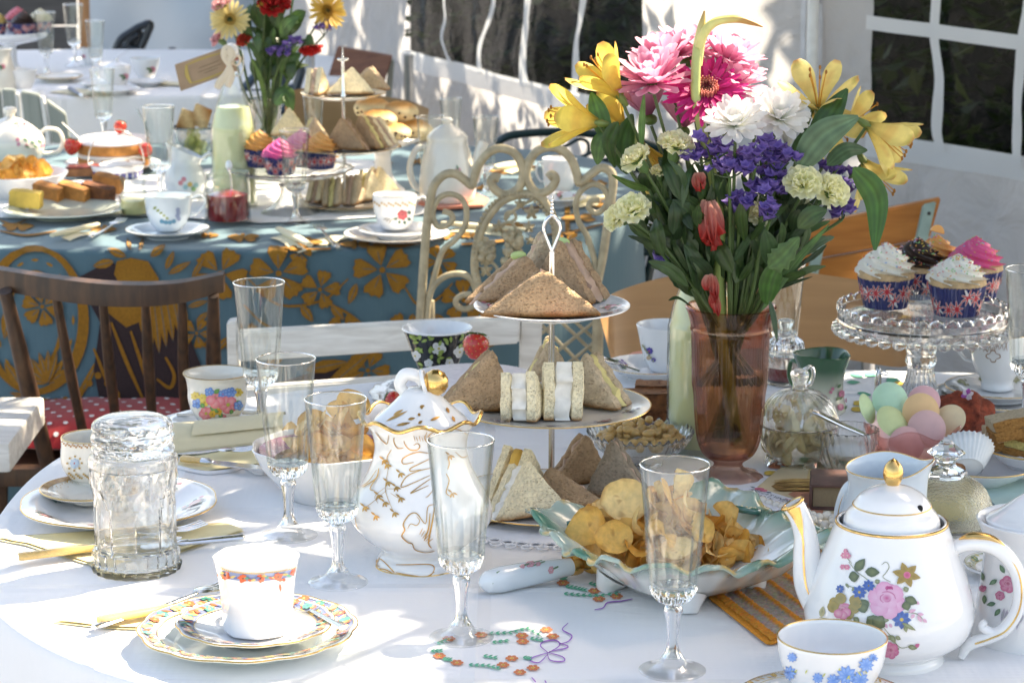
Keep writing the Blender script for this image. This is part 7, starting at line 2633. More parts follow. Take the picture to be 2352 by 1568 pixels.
def cupcake(label,u,v,rpx,dy,icing,style=0,sprk=0,ref=None,zb=None,hgt=.040,tall=1.0,top=None):
 z0 = ZP if zb is None else zb
 pp = P(u,v,z0) + Vector((0,dy,0))
 k = rpx / S(pp)
 t = thing('cupcake',label,'cupcake',(pp.x,pp.y,z0),face_cam(pp))
 n = 96
 pl = lambda tt,r,z: r * (1 + .022 * (1 if int(tt / TAU * 96) % 2 else -1))
 hc = k * 1.05
 wp = [(k * .74,0),(k * .80,hc * .25),(k * .88,hc * .6),(k * .97,hc)]
 v_,f = lathe([(0,0)] + wp + [(k * .93,hc),(k * .86,hc * .9),(0,hc * .9)],n,pl)
 rr = random.Random(hash(label) % 999)
 obj('paper_case',G().add((v_,f),WRAPB),PRINT,t,smooth=False)
 D = Dec(lambda x,y,o: (lambda r_: (r_ * sin(x),-r_ * cos(x),y * hc))(k * (.74 + .23 * y) * 1.026 + o),.0002)
 for q in range(9):
  x,y = -1.5 + 3.0 * (q + rr.uniform(-.2,.2)) / 8,rr.uniform(.25,.75)
  a = rr.uniform(-.5,.5)
  for (dx,dyy) in ((1,0),(0,1),(.8,.75),(.8,-.75)):
   L = .26
   ex,ey = (dx * cos(a) - dyy * sin(a)) * L,(dx * sin(a) + dyy * cos(a)) * L * 1.1
   D.line([(x - ex,max(.03,y - ey)),(x,y),(x + ex,min(.97,y + ey))],.10,(.66,.62,.60))
  for (dx,dyy) in ((1,0),(0,1),(.8,.75),(.8,-.75)):
   L = .25
   ex,ey = (dx * cos(a) - dyy * sin(a)) * L,(dx * sin(a) + dyy * cos(a)) * L * 1.1
   D.line([(x - ex,max(.03,y - ey)),(x,y),(x + ex,min(.97,y + ey))],.055,(.52,.03,.04))
 D.done('case_print',t)
 if style == 0:
  obj('sponge',lathe([(0,hc * .9),(k * .9,hc * .92),(k * .99,hc * 1.02),(k * .96,hc * 1.18),(k * .6,hc * 1.32),(0,hc * 1.34)],40,lambda tt,r,z: r * (1 + .01 * noise.noise((cos(tt) * 4,sin(tt) * 4,z * 90)))),SPG,t)
  z1 = hc * 1.12
 else:
  z1 = hc * .98
 # piped swirl
 g = G()
 turns,N = 2.6,200
 V_,F_ = [],[]
 R0 = k * .95
 M_ = 30
 rows_ = 26
 for j in range(rows_ + 1):
  h = j / rows_
  for i in range(60):
   a = TAU * i / 60
   tw = a + h * 4.4
   r_ = R0 * (1 - h ** 1.75) * (1 + .15 * sin(6 * tw)) + .0006
   z_ = z1 + h * hc * 1.02 * tall + .05 * hc * sin(6 * tw + 1) * (1 - h)
   if j == 0:
    r_,z_ = r_ * .9,z_ - .0015
   V_.append((r_ * cos(a),r_ * sin(a),z_))
 for j in range(rows_):
  for i in range(60):
   F_.append((j * 60 + i,j * 60 + (i + 1) % 60,(j + 1) * 60 + (i + 1) % 60,(j + 1) * 60 + i))
 V_.append((0,0,z1 + hc * 1.05 * tall))
 for i in range(60):
  F_.append((rows_ * 60 + i,rows_ * 60 + (i + 1) % 60,len(V_) - 1))
 obj('icing',G().add((V_,F_),icing),ICING,t,angle=80)
 if sprk:
  g = G()
  cl = [(.70,.12,.10),(.72,.52,.10),(.25,.55,.20),(.70,.35,.40),(.35,.45,.65),(.75,.35,.10)]
  for i in range(sprk):
   a,h = rr.uniform(0,TAU),rr.uniform(.12,.95) ** .8
   tw = a + h * 4.4
   r_ = R0 * (1 - h ** 1.75) * (1 + .15 * sin(6 * tw)) + .0009
   q = Vector((r_ * cos(a),r_ * sin(a),z1 + h * hc * 1.02 * tall + .05 * hc * sin(6 * tw + 1) * (1 - h) + .0005))
   d = Vector((rr.uniform(-1,1),rr.uniform(-1,1),rr.uniform(-.5,.5))).normalized() * .0014
   g.add(tube([q - d,q + d],.00060,4),rr.choice(cl))
  obj('sprinkles',g,MATTE,t)['kind'] = 'stuff'
 if top:
  obj('sweet_slice',prism([(.009 * cos(a),.009 * sin(a)) for a in [PI * q / 10 for q in range(11)]],-.0015,.0015),mat('orange sweet',(.75,.35,.08),.4),t,loc=(0,0,z1 + hc * 1.1)).rotation_euler = (1.3,.3,.4)
 return t
cupcake('white iced cupcake with pastel sprinkles at the left of the glass stand',2033,703,66,.0,(.80,.77,.68),0,120)
cupcake('chocolate iced cupcake with bright sprinkles at the back of the glass stand',2112,692,62,.026,(.028,.012,.008),0,130)
cupcake('orange iced cupcake hidden at the back right of the glass stand',2162,684,58,.046,(.74,.34,.10),0,60,top=1)
cupcake('pink iced cupcake at the right of the glass stand',2243,690,64,.016,(.72,.10,.26),0,80)
cupcake('white iced cupcake with multicoloured sprinkles at the front of the glass stand',2192,715,67,-.014,(.80,.78,.70),0,150,tall=.85)
# right hand cup, saucer, plate
plate('tea_plate',2298,908,156,'white tea plate with dark vine border under the right hand cup',h=.013,rim=GOLD,rimw=.0006,dec=sprigs(12,.80,.06,[(.35,.36,.22),(.12,.14,.12)],(.30,.32,.16)))
plate('saucer',2296,888,124,'white saucer with vine border under the right hand cup','saucer',z=TZ + .0062,h=.014,rim=GOLD,rimw=.0006,dec=sprigs(9,.80,.08,[(.35,.36,.22),(.4,.38,.3)],(.34,.36,.22)))
def lat(D):
 BR = (.34,.20,.12)
 for k in range(7):
  for x0 in (2255,):
   D.line([(x0 + k * 9,782),(x0 - 8 + k * 9 + 12,806 + 4 * sin(k))],1.3,BR)
   D.line([(x0 + 6 + k * 9,782),(x0 + k * 9 - 4,806 + 4 * sin(k))],1.3,BR)
 for k in range(4):
  a = k * 1.57 + .8
  D.line([(2282 + 9 * cos(a),818 + 9 * sin(a)),(2282 + 15 * cos(a + .5),818 + 13 * sin(a + .5)),(2282 + 15 * cos(a + 1),818 + 13 * sin(a + 1)),(2282 + 9 * cos(a + 1.5),818 + 9 * sin(a + 1.5))],2.4,BR)
 D.line([(2232,782),(2240,800),(2236,812),(2230,806)],2.4,BR)
 D.line([(2250,780),(2262,800),(2270,808)],2.4,BR)
cup('tea_cup',2290,893,[(34,893),(38,888),(36,872),(50,850),(62,820),(66,790),(67,765)],'white cup with brown lattice print at the right edge behind the toast',z=TZ + .0118,rim=GOLD,dec=lat,rimr=.0004,
 hpts=[(2352,780),(2378,770),(2390,800),(2370,830),(2346,836)],hrz=PI - .25,hr=.0032)
# red velvet chunk
t = thing('red_velvet_cake','crumbly red velvet cake piece with tiny violet flower behind the sherbet sweets','cake',P(2205,992,TZ))
v_,f = ball((0,0,.022),(.036,.026,.024),30,20,lambda q: q + q.normalized() * (.006 * noise.noise(q * 60) + .0035 * noise.noise(q * 170)))
obj('crumb',(v_,f),mat('red velvet crumb',(.24,.045,.02),.95,var=.35,scale=130,bmp=1,bscale=260,bdist=.003),t,angle=60)
g = G()
for k in range(5):
 petal(g,Vector((.004,-.012,.045)),(cos(k * 1.26),-.4,.5 + sin(k * 1.26)),(0,-1,.4),.008,.006,lambda a,x: (.40,.10,.40) if k % 2 else (.75,.68,.72))
obj('petals',g,PETAL,t)
# plate with paper case
plate('cake_plate',2258,1068,118,'white gold rimmed dish holding a crumpled paper cake case',h=.022,well=.45,rim=GOLD,rimw=.0008)
t = thing('paper_case','pleated white paper cake case lying in the gold rimmed dish','cake case',P(2222,1062,TZ + .030) - Vector((0,0,.022)),.3)
v_,f = lathe([(.016,.0),(.0235,.016),(.028,.026),(.0275,.0262),(.0228,.0160),(.0155,.0006),(0,.0006)],96,lambda tt,r,z: r * (1 + .05 * cos(32 * tt) * min(1,z / .01)))
M = Matrix.Rotation(-.9,4,'X') @ Matrix.Rotation(.3,4,'Y')
obj('paper',xf((v_,f),TR((0,0,.016)) @ M),mat('white baking paper',(.76,.77,.76),.7,var=.04),t,angle=180)
obj('crumb',ball((-.012,.008,.018),(.016,.010,.010),14,8,lambda q: q + q.normalized() * .002 * noise.noise(q * 200)),CHOT,t)
# plate of toast sandwiches at right edge
plate('sandwich_plate',2385,1028,128,'white gold rimmed plate of granary sandwiches at the right edge',h=.022,z=TZ + .012,rim=GOLD,m=CHINA,rimw=.0009)
GRAN = (.50,.40,.27)
for lab,u,v,a,L,sx,zz_,ty in (('granary toast slice on top of the stack at the right edge',2318,985,.12,.060,.034,.052,-.35),('granary toast slice under the top one at the right edge',2310,1012,.05,.062,.034,.034,-.2),
 ('granary sandwich cut end at the front of the right edge plate',2345,1040,-.35,.056,.034,.024,.4)):
 pp = P(u + 22,v,TZ + zz_)
 t = thing('sandwich',lab,'sandwich',pp,a)
 t.rotation_euler = (.0,ty * .5,a)
 for j in range(2 if ty < .3 else 3):
  v_,f = box((0,0,0),(L,sx,.012 if ty < .3 else .009),.0025)
  bm = bmesh.new()
  vs2 = [bm.verts.new(w) for w in v_]
  for w in f:
   bm.faces.new([vs2[k] for k in w])
  bmesh.ops.triangulate(bm,faces=list(bm.faces))
  bmesh.ops.subdivide_edges(bm,edges=list(bm.edges),cuts=3,use_grid_fill=True)
  for w in bm.verts:
   w.co += Vector((noise.noise(w.co * 130),noise.noise(w.co * 130 + Vector((5,0,j))),noise.noise(w.co * 110 + Vector((0,5,0))))) * .0013
  bm.verts.index_update()
  G_ = G().add(([w.co + Vector((0,0,j * (.011 if ty < .3 else .0085))) for w in bm.verts],[tuple(w.index for w in k.verts) for k in bm.faces]),(lambda q: mixc(GRAN,(.36,.17,.05),1 if (q.x < -L * .46 or abs(q.y) > sx * .47) else 0)) if j != 1 else (lambda q: (.62,.50,.18) if ty > .3 else mixc(GRAN,(.36,.17,.05),1 if abs(q.y) > sx * .46 else 0)))
  bm.free()
  obj('bread_slice' if j != 1 or ty < .3 else 'filling',G_,BREAD,t,angle=60)
# glass dome
p,s,rz = stand(2168,1192,TZ + .008)
p.z = TZ
plate('dome_plate',2168,1192,134,'pressed glass plate under the domed butter dish',h=.008,m=CUT,scal=24,amp=.03)
gdm = thing('glass_dome','clear pressed glass dome with faceted knob behind the teapot lid','cheese dome',(p.x,p.y,TZ + .009),rz)
rows = [(114,1186),(113,1170),(106,1142),(90,1114),(66,1096),(46,1088)]
pr = refine(rowsm(s,1186,rows),4)
obj('dome',lathe(pr + [(pr[-1][0] - .001,pr[-1][1] - .0026)] + [(r - .0026,max(z - .0016,0)) for r,z in reversed(pr)] + [pr[0]],80),glass('pebbled glass',(.96,.96,.92),thin=.5,edge=.7,bmp=.35,bscale=420),gdm,angle=60)
kn = refine(rowsm(s,1186,[(47,1088),(50,1082),(47,1076),(26,1066),(22,1058),(24,1050),(42,1038),(43,1032),(34,1026),(18,1014),(12,1007)]),2)
obj('knob',lathe([(0,kn[0][1])] + kn + [(0,kn[-1][1])],8,None),THICK,gdm,smooth=False)
q = tag(obj('butter_pat',box((p.x,p.y,TZ + .020),(.045,.030,.020),.004),BUT),'pale butter block under the glass dome','butter')
# paper, book, magazine, business card
flat('greetings_card',[(2225,1105),(2262,1082),(2420,1120),(2420,1190),(2300,1175)],TZ + .002,.0016,mat('pale mint card',(.45,.60,.56),.7,var=.04),'pale mint green card lying behind the glass dome','card')
MAGP = [(1712,1145),(1792,1078),(1880,1062),(1985,1082),(2010,1215),(1880,1232),(1800,1195)]
mg = flat('magazine',MAGP,TZ + .0018,.0022,mat('yellowed magazine paper',(.58,.47,.29),.65,var=.1,scale=20),'old magazine page with printed hair advertisement beside the pink vase','magazine')
o = mg.location
D = Dec(lambda u,v,q: P(u,v,TZ + .0042 + q) - o,.0002)
zm_ = zoommap(1750,1120,5.88)
D.blob([zm_(*q) for q in ((1020,500),(1100,470),(1300,470),(1500,480),(1530,780),(1400,800),(1250,700),(1130,560))],(.48,.20,.12),(.52,.23,.15),4)
D.blob([zm_(*q) for q in ((1320,140),(1600,160),(1850,215),(1720,340),(1500,300),(1290,290))],(.60,.44,.20),(.62,.46,.22),3)
D.blob([zm_(*q) for q in ((780,390),(900,320),(1150,280),(1400,285),(1600,310),(1720,360),(1700,440),(1500,460),(1200,470),(900,460))],(.26,.14,.04),(.34,.20,.06),4)
rr = random.Random(4)
for k in range(36):
 y = 300 + k * 4.4
 x0 = 800 + rr.uniform(0,300)
 D.line([zm_(x0,y + 60 * 0),zm_(x0 + 250,y - 10 + rr.uniform(-8,8)),zm_(x0 + 520,y + rr.uniform(-8,14))],1.4,rr.choice([(.14,.07,.02),(.45,.28,.08),(.52,.34,.12),(.20,.10,.03)]))
D.done('magazine_print',mg,MATTE)
def text(s_,size,name,m,parent,M,ext=.0):
 cu = bpy.data.curves.new(name,'FONT')
 cu.body = s_
 cu.size = size
 cu.align_x = 'LEFT'
 ob = bpy.data.objects.new(name,cu)
 COL.objects.link(ob)
 dg = bpy.context.evaluated_depsgraph_get()
 me = bpy.data.meshes.new_from_object(ob.evaluated_get(dg))
 bpy.data.objects.remove(ob)
 me.transform(M)
 me.materials.clear()
 me.materials.append(m)
 o_ = bpy.data.objects.new(name,me)
 COL.objects.link(o_)
 o_.parent = parent
 return o_
INK = mat('dark blue ink',(.02,.04,.09),.6)
INKG = mat('grey ink',(.12,.12,.18),.6)
INKR = mat('red ink',(.50,.10,.14),.6)
A,B_,Dd = P(1738,1115,TZ + .005),P(1862,1155,TZ + .005),P(1690,1128,TZ + .005)
ex = (B_ - A).normalized()
ey = Vector((-ex.y,ex.x,0))
if ey.y < 0:
 ey = -ey
W,H = .085,.052
cp = A - ey * .004
cd = thing('business_card','white business card with navy lettering and pink rose tucked under the crisps dish','card',cp - Vector((0,0,0)))
MC = Matrix(((ex.x,ey.x,0,0),(ex.y,ey.y,0,0),(0,0,1,0),(0,0,0,1)))
W = (B_ - A).length
obj('card',[None,xf(box((W / 2,-H / 2,0),(W,H,.0005)),MC)][1],mat('white card',(.76,.77,.82),.5,var=.02),cd,angle=30)
text("ABELLA'S VINTAGE",.0082,'lettering',INK,cd,MC @ TR((.006,-.0125,.0004)) @ Matrix.Shear('XY',4,(.25,0)) if False else MC @ TR((.006,-.0125,.0004)))
text("PARTY",.0082,'lettering',INK,cd,MC @ TR((.024,-.0215,.0004)))
for k in range(4):
 obj('print_line',xf(box((.020,-.0285 - k * .0042,.00035),(.030 + .004 * (k % 2),.0011,.0001)),MC),INKG,cd)
obj('print_line',xf(box((W - .016,-.005,.00035),(.022,.0012,.0001)),MC),INKR,cd)
for k in range(3):
 obj('print_line',xf(box((W - .015,-.0085 - k * .003,.00035),(.024,.0009,.0001)),MC),INKG,cd)
D = Dec(lambda x,y,q: MC @ Vector((x,y,.0004 + q)),.0001,.00002)
D.rose(.012,-.0030,.0052,(.60,.10,.18),(.66,.20,.28),(.40,.04,.10))
D.rose(.020,-.0042,.0040,(.60,.10,.18),(.66,.20,.28),(.40,.04,.10))
D.leaf(.024,-.004,.031,-.0035,.004,(.06,.10,.16))
D.leaf(.007,-.004,.000,-.0045,.003,(.05,.09,.12))
D.done('rose_print',cd,MATTE)
# brown book
bk = thing('book','small old brown leather book behind the teapot spout','book',P(1925,1175,TZ),-.12)
LEA = mat('brown leather',(.10,.045,.035),.55,var=.25,scale=60,bmp=.4,bscale=150)
obj('cover',box((.01,.02,.0285),(.075,.062,.003),.001),LEA,bk,angle=30)
obj('cover',box((.01,.02,.0057),(.075,.062,.003),.001),LEA,bk,angle=30)
obj('spine',box((-.027,.02,.0171),(.003,.062,.0216),.0008),LEA,bk,angle=30)
obj('pages',box((.0105,.021,.0171),(.071,.057,.0214)),mat('old page edges',(.26,.19,.11),.8,var=.3,scale=400,stretch=(1,1,40)),bk,angle=30)
# pearls
PEARL = mat('pearl',(.74,.69,.60),.15,coat=.7,var=.04,scale=40)
pm_ = mesh('pearl',ball((0,0,0),1,16,10),PEARL)
nk_ = thing('pearl_necklace','string of cream pearls heaped between the crisps dish and the teapot','necklace',P(1880,1240,TZ))
o = nk_.location
path = [(1690,1148),(1715,1150),(1740,1152),(1765,1158),(1790,1165),(1815,1172),(1840,1178),(1862,1184),(1880,1190),(1900,1188),(1920,1196),(1932,1208),(1915,1214),(1890,1208),(1872,1202),(1862,1214),(1880,1224),(1905,1226),(1925,1230),(1938,1242),(1915,1246),(1890,1242),(1868,1234),(1860,1248),(1880,1258),(1905,1260),(1928,1262),(1944,1272),(1925,1282),(1900,1276)]
sp_ = spline([P(u,v,TZ + .004) - o for u,v in path],12)
acc,last = 0,None
i = 0
for a,b_ in zip(sp_,sp_[1:]):
 acc += (b_ - a).length
 if acc >= .0086:
  acc = 0
  i += 1
  r = .0046 + .0011 * (i % 3 == 0)
  q = obj('pearl',pm_,None,nk_,loc=(b_.x,b_.y,b_.z + .0012 + (.006 if i % 4 == 1 and i > 16 else 0)))
  q.scale = (r,r,r)
# cake knife with porcelain handle
t = thing('cake_knife','cake knife with flowered porcelain handle beside the crisps dish','knife',P(1105,1350,TZ + .012))
o = t.location
q = [P(u,v,TZ + .0125) - o for u,v in ((1102,1340),(1118,1336),(1150,1330),(1200,1320),(1260,1310),(1312,1300))]
qs = spline(q,6)
obj('handle',tube(qs,[.002,.0095,.0118,.0112,.0096,.0078],20),BLUEW,t)
dk_ = (qs[-1] - qs[-8]).normalized()
obj('ferrule',tube([qs[-1] - dk_ * .001,qs[-1] + dk_ * .004,qs[-1] + dk_ * .009],[.0084,.0088,.0080],18),GOLD,t)
sd = dk_.cross(Vector((0,0,1))).normalized()
e = qs[-1] + dk_ * .009
bl = [e + sd * .006,e - sd * .006,e + dk_ * .06 - sd * .012,e + dk_ * .10,e + dk_ * .06 + sd * .012]
obj('blade',([w + Vector((0,0,z)) for z in (-.002,-.0035) for w in bl],[(0,1,2,3,4),(9,8,7,6,5)] + [(k,(k + 1) % 5,5 + (k + 1) % 5,5 + k) for k in range(5)]),SILVER,t,smooth=False)
D = Dec(lambda x,y,q: (lambda c_,w: c_ + Vector((0,-cos(w) * .9,sin(w))) * (.0110 + q) if True else None)(qs[min(len(qs) - 1,max(0,int(x * (len(qs) - 1))))] * (1 - (x * (len(qs) - 1) % 1)) + qs[min(len(qs) - 1,int(x * (len(qs) - 1)) + 1)] * (x * (len(qs) - 1) % 1),y),.0006)
for x,y,r in ((.42,1.0,.028),(.66,1.15,.034),(.60,.95,.02),(.72,1.0,.02),(.36,.2,.024),(.82,.3,.024)):
 for k in range(6):
  a = k * 1.05
  D.disc(x + r * .6 * cos(a),y + r * 7 * sin(a),r * .5,(.62,.25,.30),(.7,.45,.48),8,r * 5)
 D.leaf(x + r,y,x + r * 2.4,y + .2,r * 2,(.15,.25,.15))
 D.leaf(x - r,y,x - r * 2.2,y - .2,r * 2,(.15,.25,.15))
D.done('flower_print',t)
# crochet mat
cm = thing('crochet_mat','beige crochet mat with orange stripes and scalloped edge under the teapot','mat',P(1790,1390,TZ))
o = cm.location
A,B_,C_ = P(1640,1375,TZ) - o,P(1770,1478,TZ) - o,P(1885,1270,TZ) - o
vs2,cs2,fs2 = [],[],[]
NU,NV = 60,70
OR_,BE_ = (.66,.25,.025),(.42,.34,.27)
for j in range(NV + 1):
 for i in range(NU + 1):
  a,c = i / NU,j / NV
  q = A + (B_ - A) * a + (C_ - A) * c
  sc_ = .0035 * abs(sin(a * 22)) * (1 if c < .02 else 0)
  st_ = (int(c * 22) % 3 == 0) or c < .06 or a < .05 or a > .95
  z = .0028 + .0011 * sin(i * PI * .7) * sin(j * PI * .55) + .0012 * noise.noise((a * 30,c * 30,2)) + (.0016 if st_ else 0)
  if a < .03 and c < .25:
   z += .010 * (1 - c / .25)
  vs2.append((q.x + .002 * sin(c * 60) * (a < .02) + .002 * sin(c * 60) * (a > .98),q.y - .004 * abs(sin(a * 20)) * (c < .01),z))
  cs2.append(tuple(w * rnd(.75,1.15) for w in (OR_ if st_ else BE_)))
for j in range(NV):
 for i in range(NU):
  fs2.append((j * (NU + 1) + i,j * (NU + 1) + i + 1,(j + 1) * (NU + 1) + i + 1,(j + 1) * (NU + 1) + i))
obj('knit',G().add((vs2,fs2),cs2),CLOTHP,cm,angle=180)
g = G()
for k in range(30):
 c_ = A + (B_ - A) * ((k + .5) / 30)
 g.add(tube([c_ + Vector((.0045 * cos(w),-.002 + .0050 * sin(w),.0025)) for w in [TAU * q / 10 for q in range(10)]],.0014,5,True),OR_)
 c_ = B_ + (C_ - A) * ((k + .5) / 30) * .9
 g.add(tube([c_ + Vector((.0050 * cos(w),.0045 * sin(w),.0025)) for w in [TAU * q / 10 for q in range(10)]],.0014,5,True),OR_)
obj('scalloped_edge',g,CLOTHP,cm)['kind'] = 'stuff'
# embroidery on the white cloth
FO = Vector((FT[0],FT[1],TZ))
def emb():
 global D
 D = Dec(lambda u,v,q: P(u,v,TZ + .0009 + q) - FO,.0002,.00004)
 return D
EMG,EMO,EMP,EMY = (.10,.42,.27),(.66,.22,.10),(.38,.15,.55),(.70,.48,.08)
def emfl(x,y,r=9,c=EMO):
 for k in range(6):
  a = k * 1.047
  D.disc(x + r * .75 * cos(a),y + r * .33 * sin(a),r * .42,c,n=8,ry=r * .22,rings=1)
 D.disc(x,y,r * .3,EMY,n=8,ry=r * .14,rings=1)
ze = zoommap(830,1107,2.8)
for q in ((1410,1200),(1455,1245),(1245,1240),(1250,1280),(1175,1395),(1115,1440),(1320,1460),(1230,1490),(800,1425),(680,1378),(745,1262),(965,1235),(1740,935),(1840,910),(1890,972),(1770,990),(1525,880)):
 emb()
 emfl(*ze(*q),r=13)
 D.done('embroidered_flower',fc,CLOTHP)
for pts in ([(1020,1225),(1150,1220),(1270,1190),(1380,1250)],[(1040,1285),(1160,1272)],[(620,1345),(700,1340)],[(700,1400),(760,1405)],[(880,1440),(1000,1445),(1100,1470)],[(980,1380),(1080,1395)],
 [(1250,1390),(1300,1400)],[(660,1290),(730,1265)],[(1300,1260),(1390,1275)],[(1530,955),(1650,965),(1780,965),(1920,945)],[(1540,905),(1620,920),(1680,935)],[(1700,885),(1780,905)],[(1500,855),(1540,850)]):
 emb()
 p2 = [ze(*q) for q in pts]
 D.line(p2,1.9,EMG)
 for (x0,y0),(x1,y1) in zip(p2,p2[1:]):
  for k in range(3):
   x,y = x0 + (x1 - x0) * k / 3,y0 + (y1 - y0) * k / 3
   D.leaf(x,y,x + 11,y - 4,3.6,EMG)
   D.leaf(x,y,x + 11,y + 4,3.6,EMG)
 D.done('embroidered_vine',fc,CLOTHP)
for pts in ([(1560,1155),(1520,1200),(1585,1240),(1560,1280),(1500,1300)],[(1420,1355),(1370,1310),(1400,1280),(1480,1275),(1500,1310),(1430,1355)],[(1430,1355),(1330,1385),(1300,1410),(1360,1425),(1420,1370)],
 [(1420,1355),(1520,1385),(1530,1415),(1440,1410),(1415,1360)],[(1430,1350),(1560,1320),(1500,1290)],[(1310,1525),(1340,1560)],[(1400,1545),(1410,1565)],[(1740,1065),(1800,1050),(1830,1015),(1920,1005),(2000,990)]):
 emb().line([ze(*q) for q in pts],2.9,EMP)
 D.done('embroidered_ribbon',fc,CLOTHP)
for x,y,c in ((1968,862,EMG),(2000,858,EMG),(2050,872,EMG),(2070,880,EMY),(1985,905,EMG),(1975,925,EMY),(1970,940,EMY),(2040,905,EMG),(2060,900,EMY),(1960,880,EMG),(1810,1065,EMO),(1850,1062,EMG),(1780,1072,EMO),(1960,1062,EMO),(1940,1068,EMG),(1770,1085,EMY),(2240,935,EMY)):
 emb()
 for k in range(3):
  D.leaf(x - 16,y + rnd(-4,4),x + 16,y + rnd(-4,4),8,c)
 D.done('embroidered_leaves',fc,CLOTHP)
# teapot
p,s,rz = stand(2038,1508)
tp_ = thing('teapot','white china teapot with rose bouquet print and gilded knob, spout and handle','teapot',p,rz)
rows = [(126,1516),(130,1510),(128,1498),(124,1486),(150,1472),(178,1450),(192,1420),(194,1388),(184,1345),(168,1300),(152,1262),(139,1228),(130,1206),(127,1196)]
pr = refine(rowsm(s,1508,rows),4)
obj('body',lathe(shell(pr,.0026),96),CHINA,tp_,angle=60)
q = [((pr[-1][0] - .0002) * sin(TAU * k / 90),-(pr[-1][0] - .0002) * cos(TAU * k / 90),pr[-1][1] - .0006) for k in range(90)]
obj('rim_band',tube(q,.0013,8,True),GOLD,tp_)
lp = refine(rowsm(s,1508,[(112,1204),(110,1192),(104,1178),(92,1164),(86,1152),(72,1136),(48,1122),(20,1114),(14,1112)]),4)
obj('lid',lathe([(0,lp[0][1])] + lp + [(0,lp[-1][1])],72),CHINA,tp_,angle=70)
q = [(88.5 / s * sin(TAU * k / 80),-88.5 / s * cos(TAU * k / 80),(1508 - 1158) / s / .965) for k in range(80)]
obj('lid_band',tube(q,.0006,6,True),GOLD,tp_)
obj('knob',lathe(refine(rowsm(s,1508,[(13,1116),(16,1110),(21,1100),(24,1086),(20,1070),(10,1058),(2,1053)]),4) + [(0,(1508 - 1052) / s / .965)],28,lambda t,r,z: r * (1 - .035 * abs(sin(5 * t)))),GOLD,tp_)
obj('steam_hole',ball((62 / s,-.020,(1508 - 1144) / s / .965 - .002),(.0026,.0014,.0030),10,6),mat('dark hole',(.01,.01,.01),.9),tp_)  # solid black bead painted as the shade inside the hole
k = 1 / s
L_ = lambda u,v,y=0.0: Vector(((u - 2038) * k,y,(1508 - v) * k / .965))
spt = spline([L_(1925,1420),L_(1892,1392),L_(1862,1345),L_(1850,1290),L_(1845,1240),L_(1832,1198),L_(1814,1166)],8)
obj('spout',tube(spt,[.020,.0175,.0150,.0118,.0096,.0088,.0092],20),CHINA,tp_)
tip,td = spt[-1],(spt[-1] - spt[-4]).normalized()
M = TR(tip) @ orient(td)
obj('spout_lip',tube([M @ Vector((.0093 * cos(TAU * q / 24),.0093 * sin(TAU * q / 24),.0003)) for q in range(24)],.0014,8,True),GOLD,tp_)
obj('spout_mouth',xf(lathe([(0,.0006),(.0086,.0010)],24),M),mat('shaded china bore',(.42,.43,.46),.2),tp_)  # flat grey disc, the bore's shade put into its colour
D = Dec(lambda x,y,q: (lambda c_,r_: c_ + Vector((-cos(y),-sin(y) * 1.0,.0)) * (r_ + q))(spt[min(len(spt) - 1,int(x * (len(spt) - 1)))].lerp(spt[min(len(spt) - 1,int(x * (len(spt) - 1)) + 1)],x * (len(spt) - 1) % 1),[.020,.0175,.0150,.0118,.0096,.0088,.0092][min(5,int(x * 6))] * (1 - (x * 6 % 1)) + [.020,.0175,.0150,.0118,.0096,.0088,.0092][min(6,int(x * 6) + 1)] * (x * 6 % 1)),.0008)
o_ = D.off()
v_,f = [],[]
for i in range(41):
 x = .999 - .72 * i / 40
 w = max(.06,.75 * (1 - i / 18)) if i < 18 else .06 * (1.6 - i / 40)
 c0 = PI / 2 - .1 - .15 * (i / 40)
 v_ += [D.mp(x,c0 - w,o_),D.mp(x,c0,o_),D.mp(x,c0 + w,o_)]
for i in range(40):
 f += [(3 * i,3 * i + 1,3 * i + 4,3 * i + 3),(3 * i + 1,3 * i + 2,3 * i + 5,3 * i + 4)]
obj('spout_gilding',(v_,f),GOLD,tp_,angle=180)
hp_ = spline([L_(2176,1262),L_(2190,1246),L_(2225,1236),L_(2272,1244),L_(2312,1280),L_(2330,1330),L_(2326,1385),L_(2300,1430),L_(2262,1452),L_(2222,1470),L_(2205,1500)],7)
obj('handle',tube(hp_,[.006,.0075,.0085,.0088,.0080,.0074,.0070,.0070,.0068,.0062,.004],14,squash=.8),CHINA,tp_)
obj('handle',tube(spline([L_(2300,1430),L_(2275,1440),L_(2250,1428),L_(2256,1414)],5),[.0060,.0058,.0048,.003],10,squash=.8),CHINA,tp_)
tops = [w + Vector((0,-.003,.0068)) for w in hp_[7:26]]
obj('handle_gilding',tube(tops,[.0008,.0045,.0052,.004,.0010],10,squash=.55),GOLD,tp_)
obj('handle_gilding',tube([w + Vector((.001,-.0070,.001)) for w in hp_[20:62]],.0008,6),GOLD,tp_)
D = Dec(lathemap(pr,s,2038,1508),.0004)
z6 = zoommap(1880,1080,2.671)
OLV,OLD,OLL,MUS,BLU,BLD = (.17,.19,.08),(.07,.10,.045),(.30,.34,.22),(.34,.24,.06),(.06,.14,.42),(.03,.07,.26)
def q6(*a):
 return z6(*a)
for pts in ([(520,790),(570,850),(640,900),(700,960)],[(740,1200),(790,1260),(850,1330),(920,1320)],[(730,800),(760,780),(780,810),(760,850),(740,880),(790,910)],[(480,730),(540,800)],[(330,1160),(400,1170)],
 [(880,1000),(940,1030)],[(560,960),(500,940)],[(880,1100),(960,1110),(1010,1160)],[(740,1200),(720,1260)]):
 D.line([q6(*w) for w in pts],1.7,OLV)
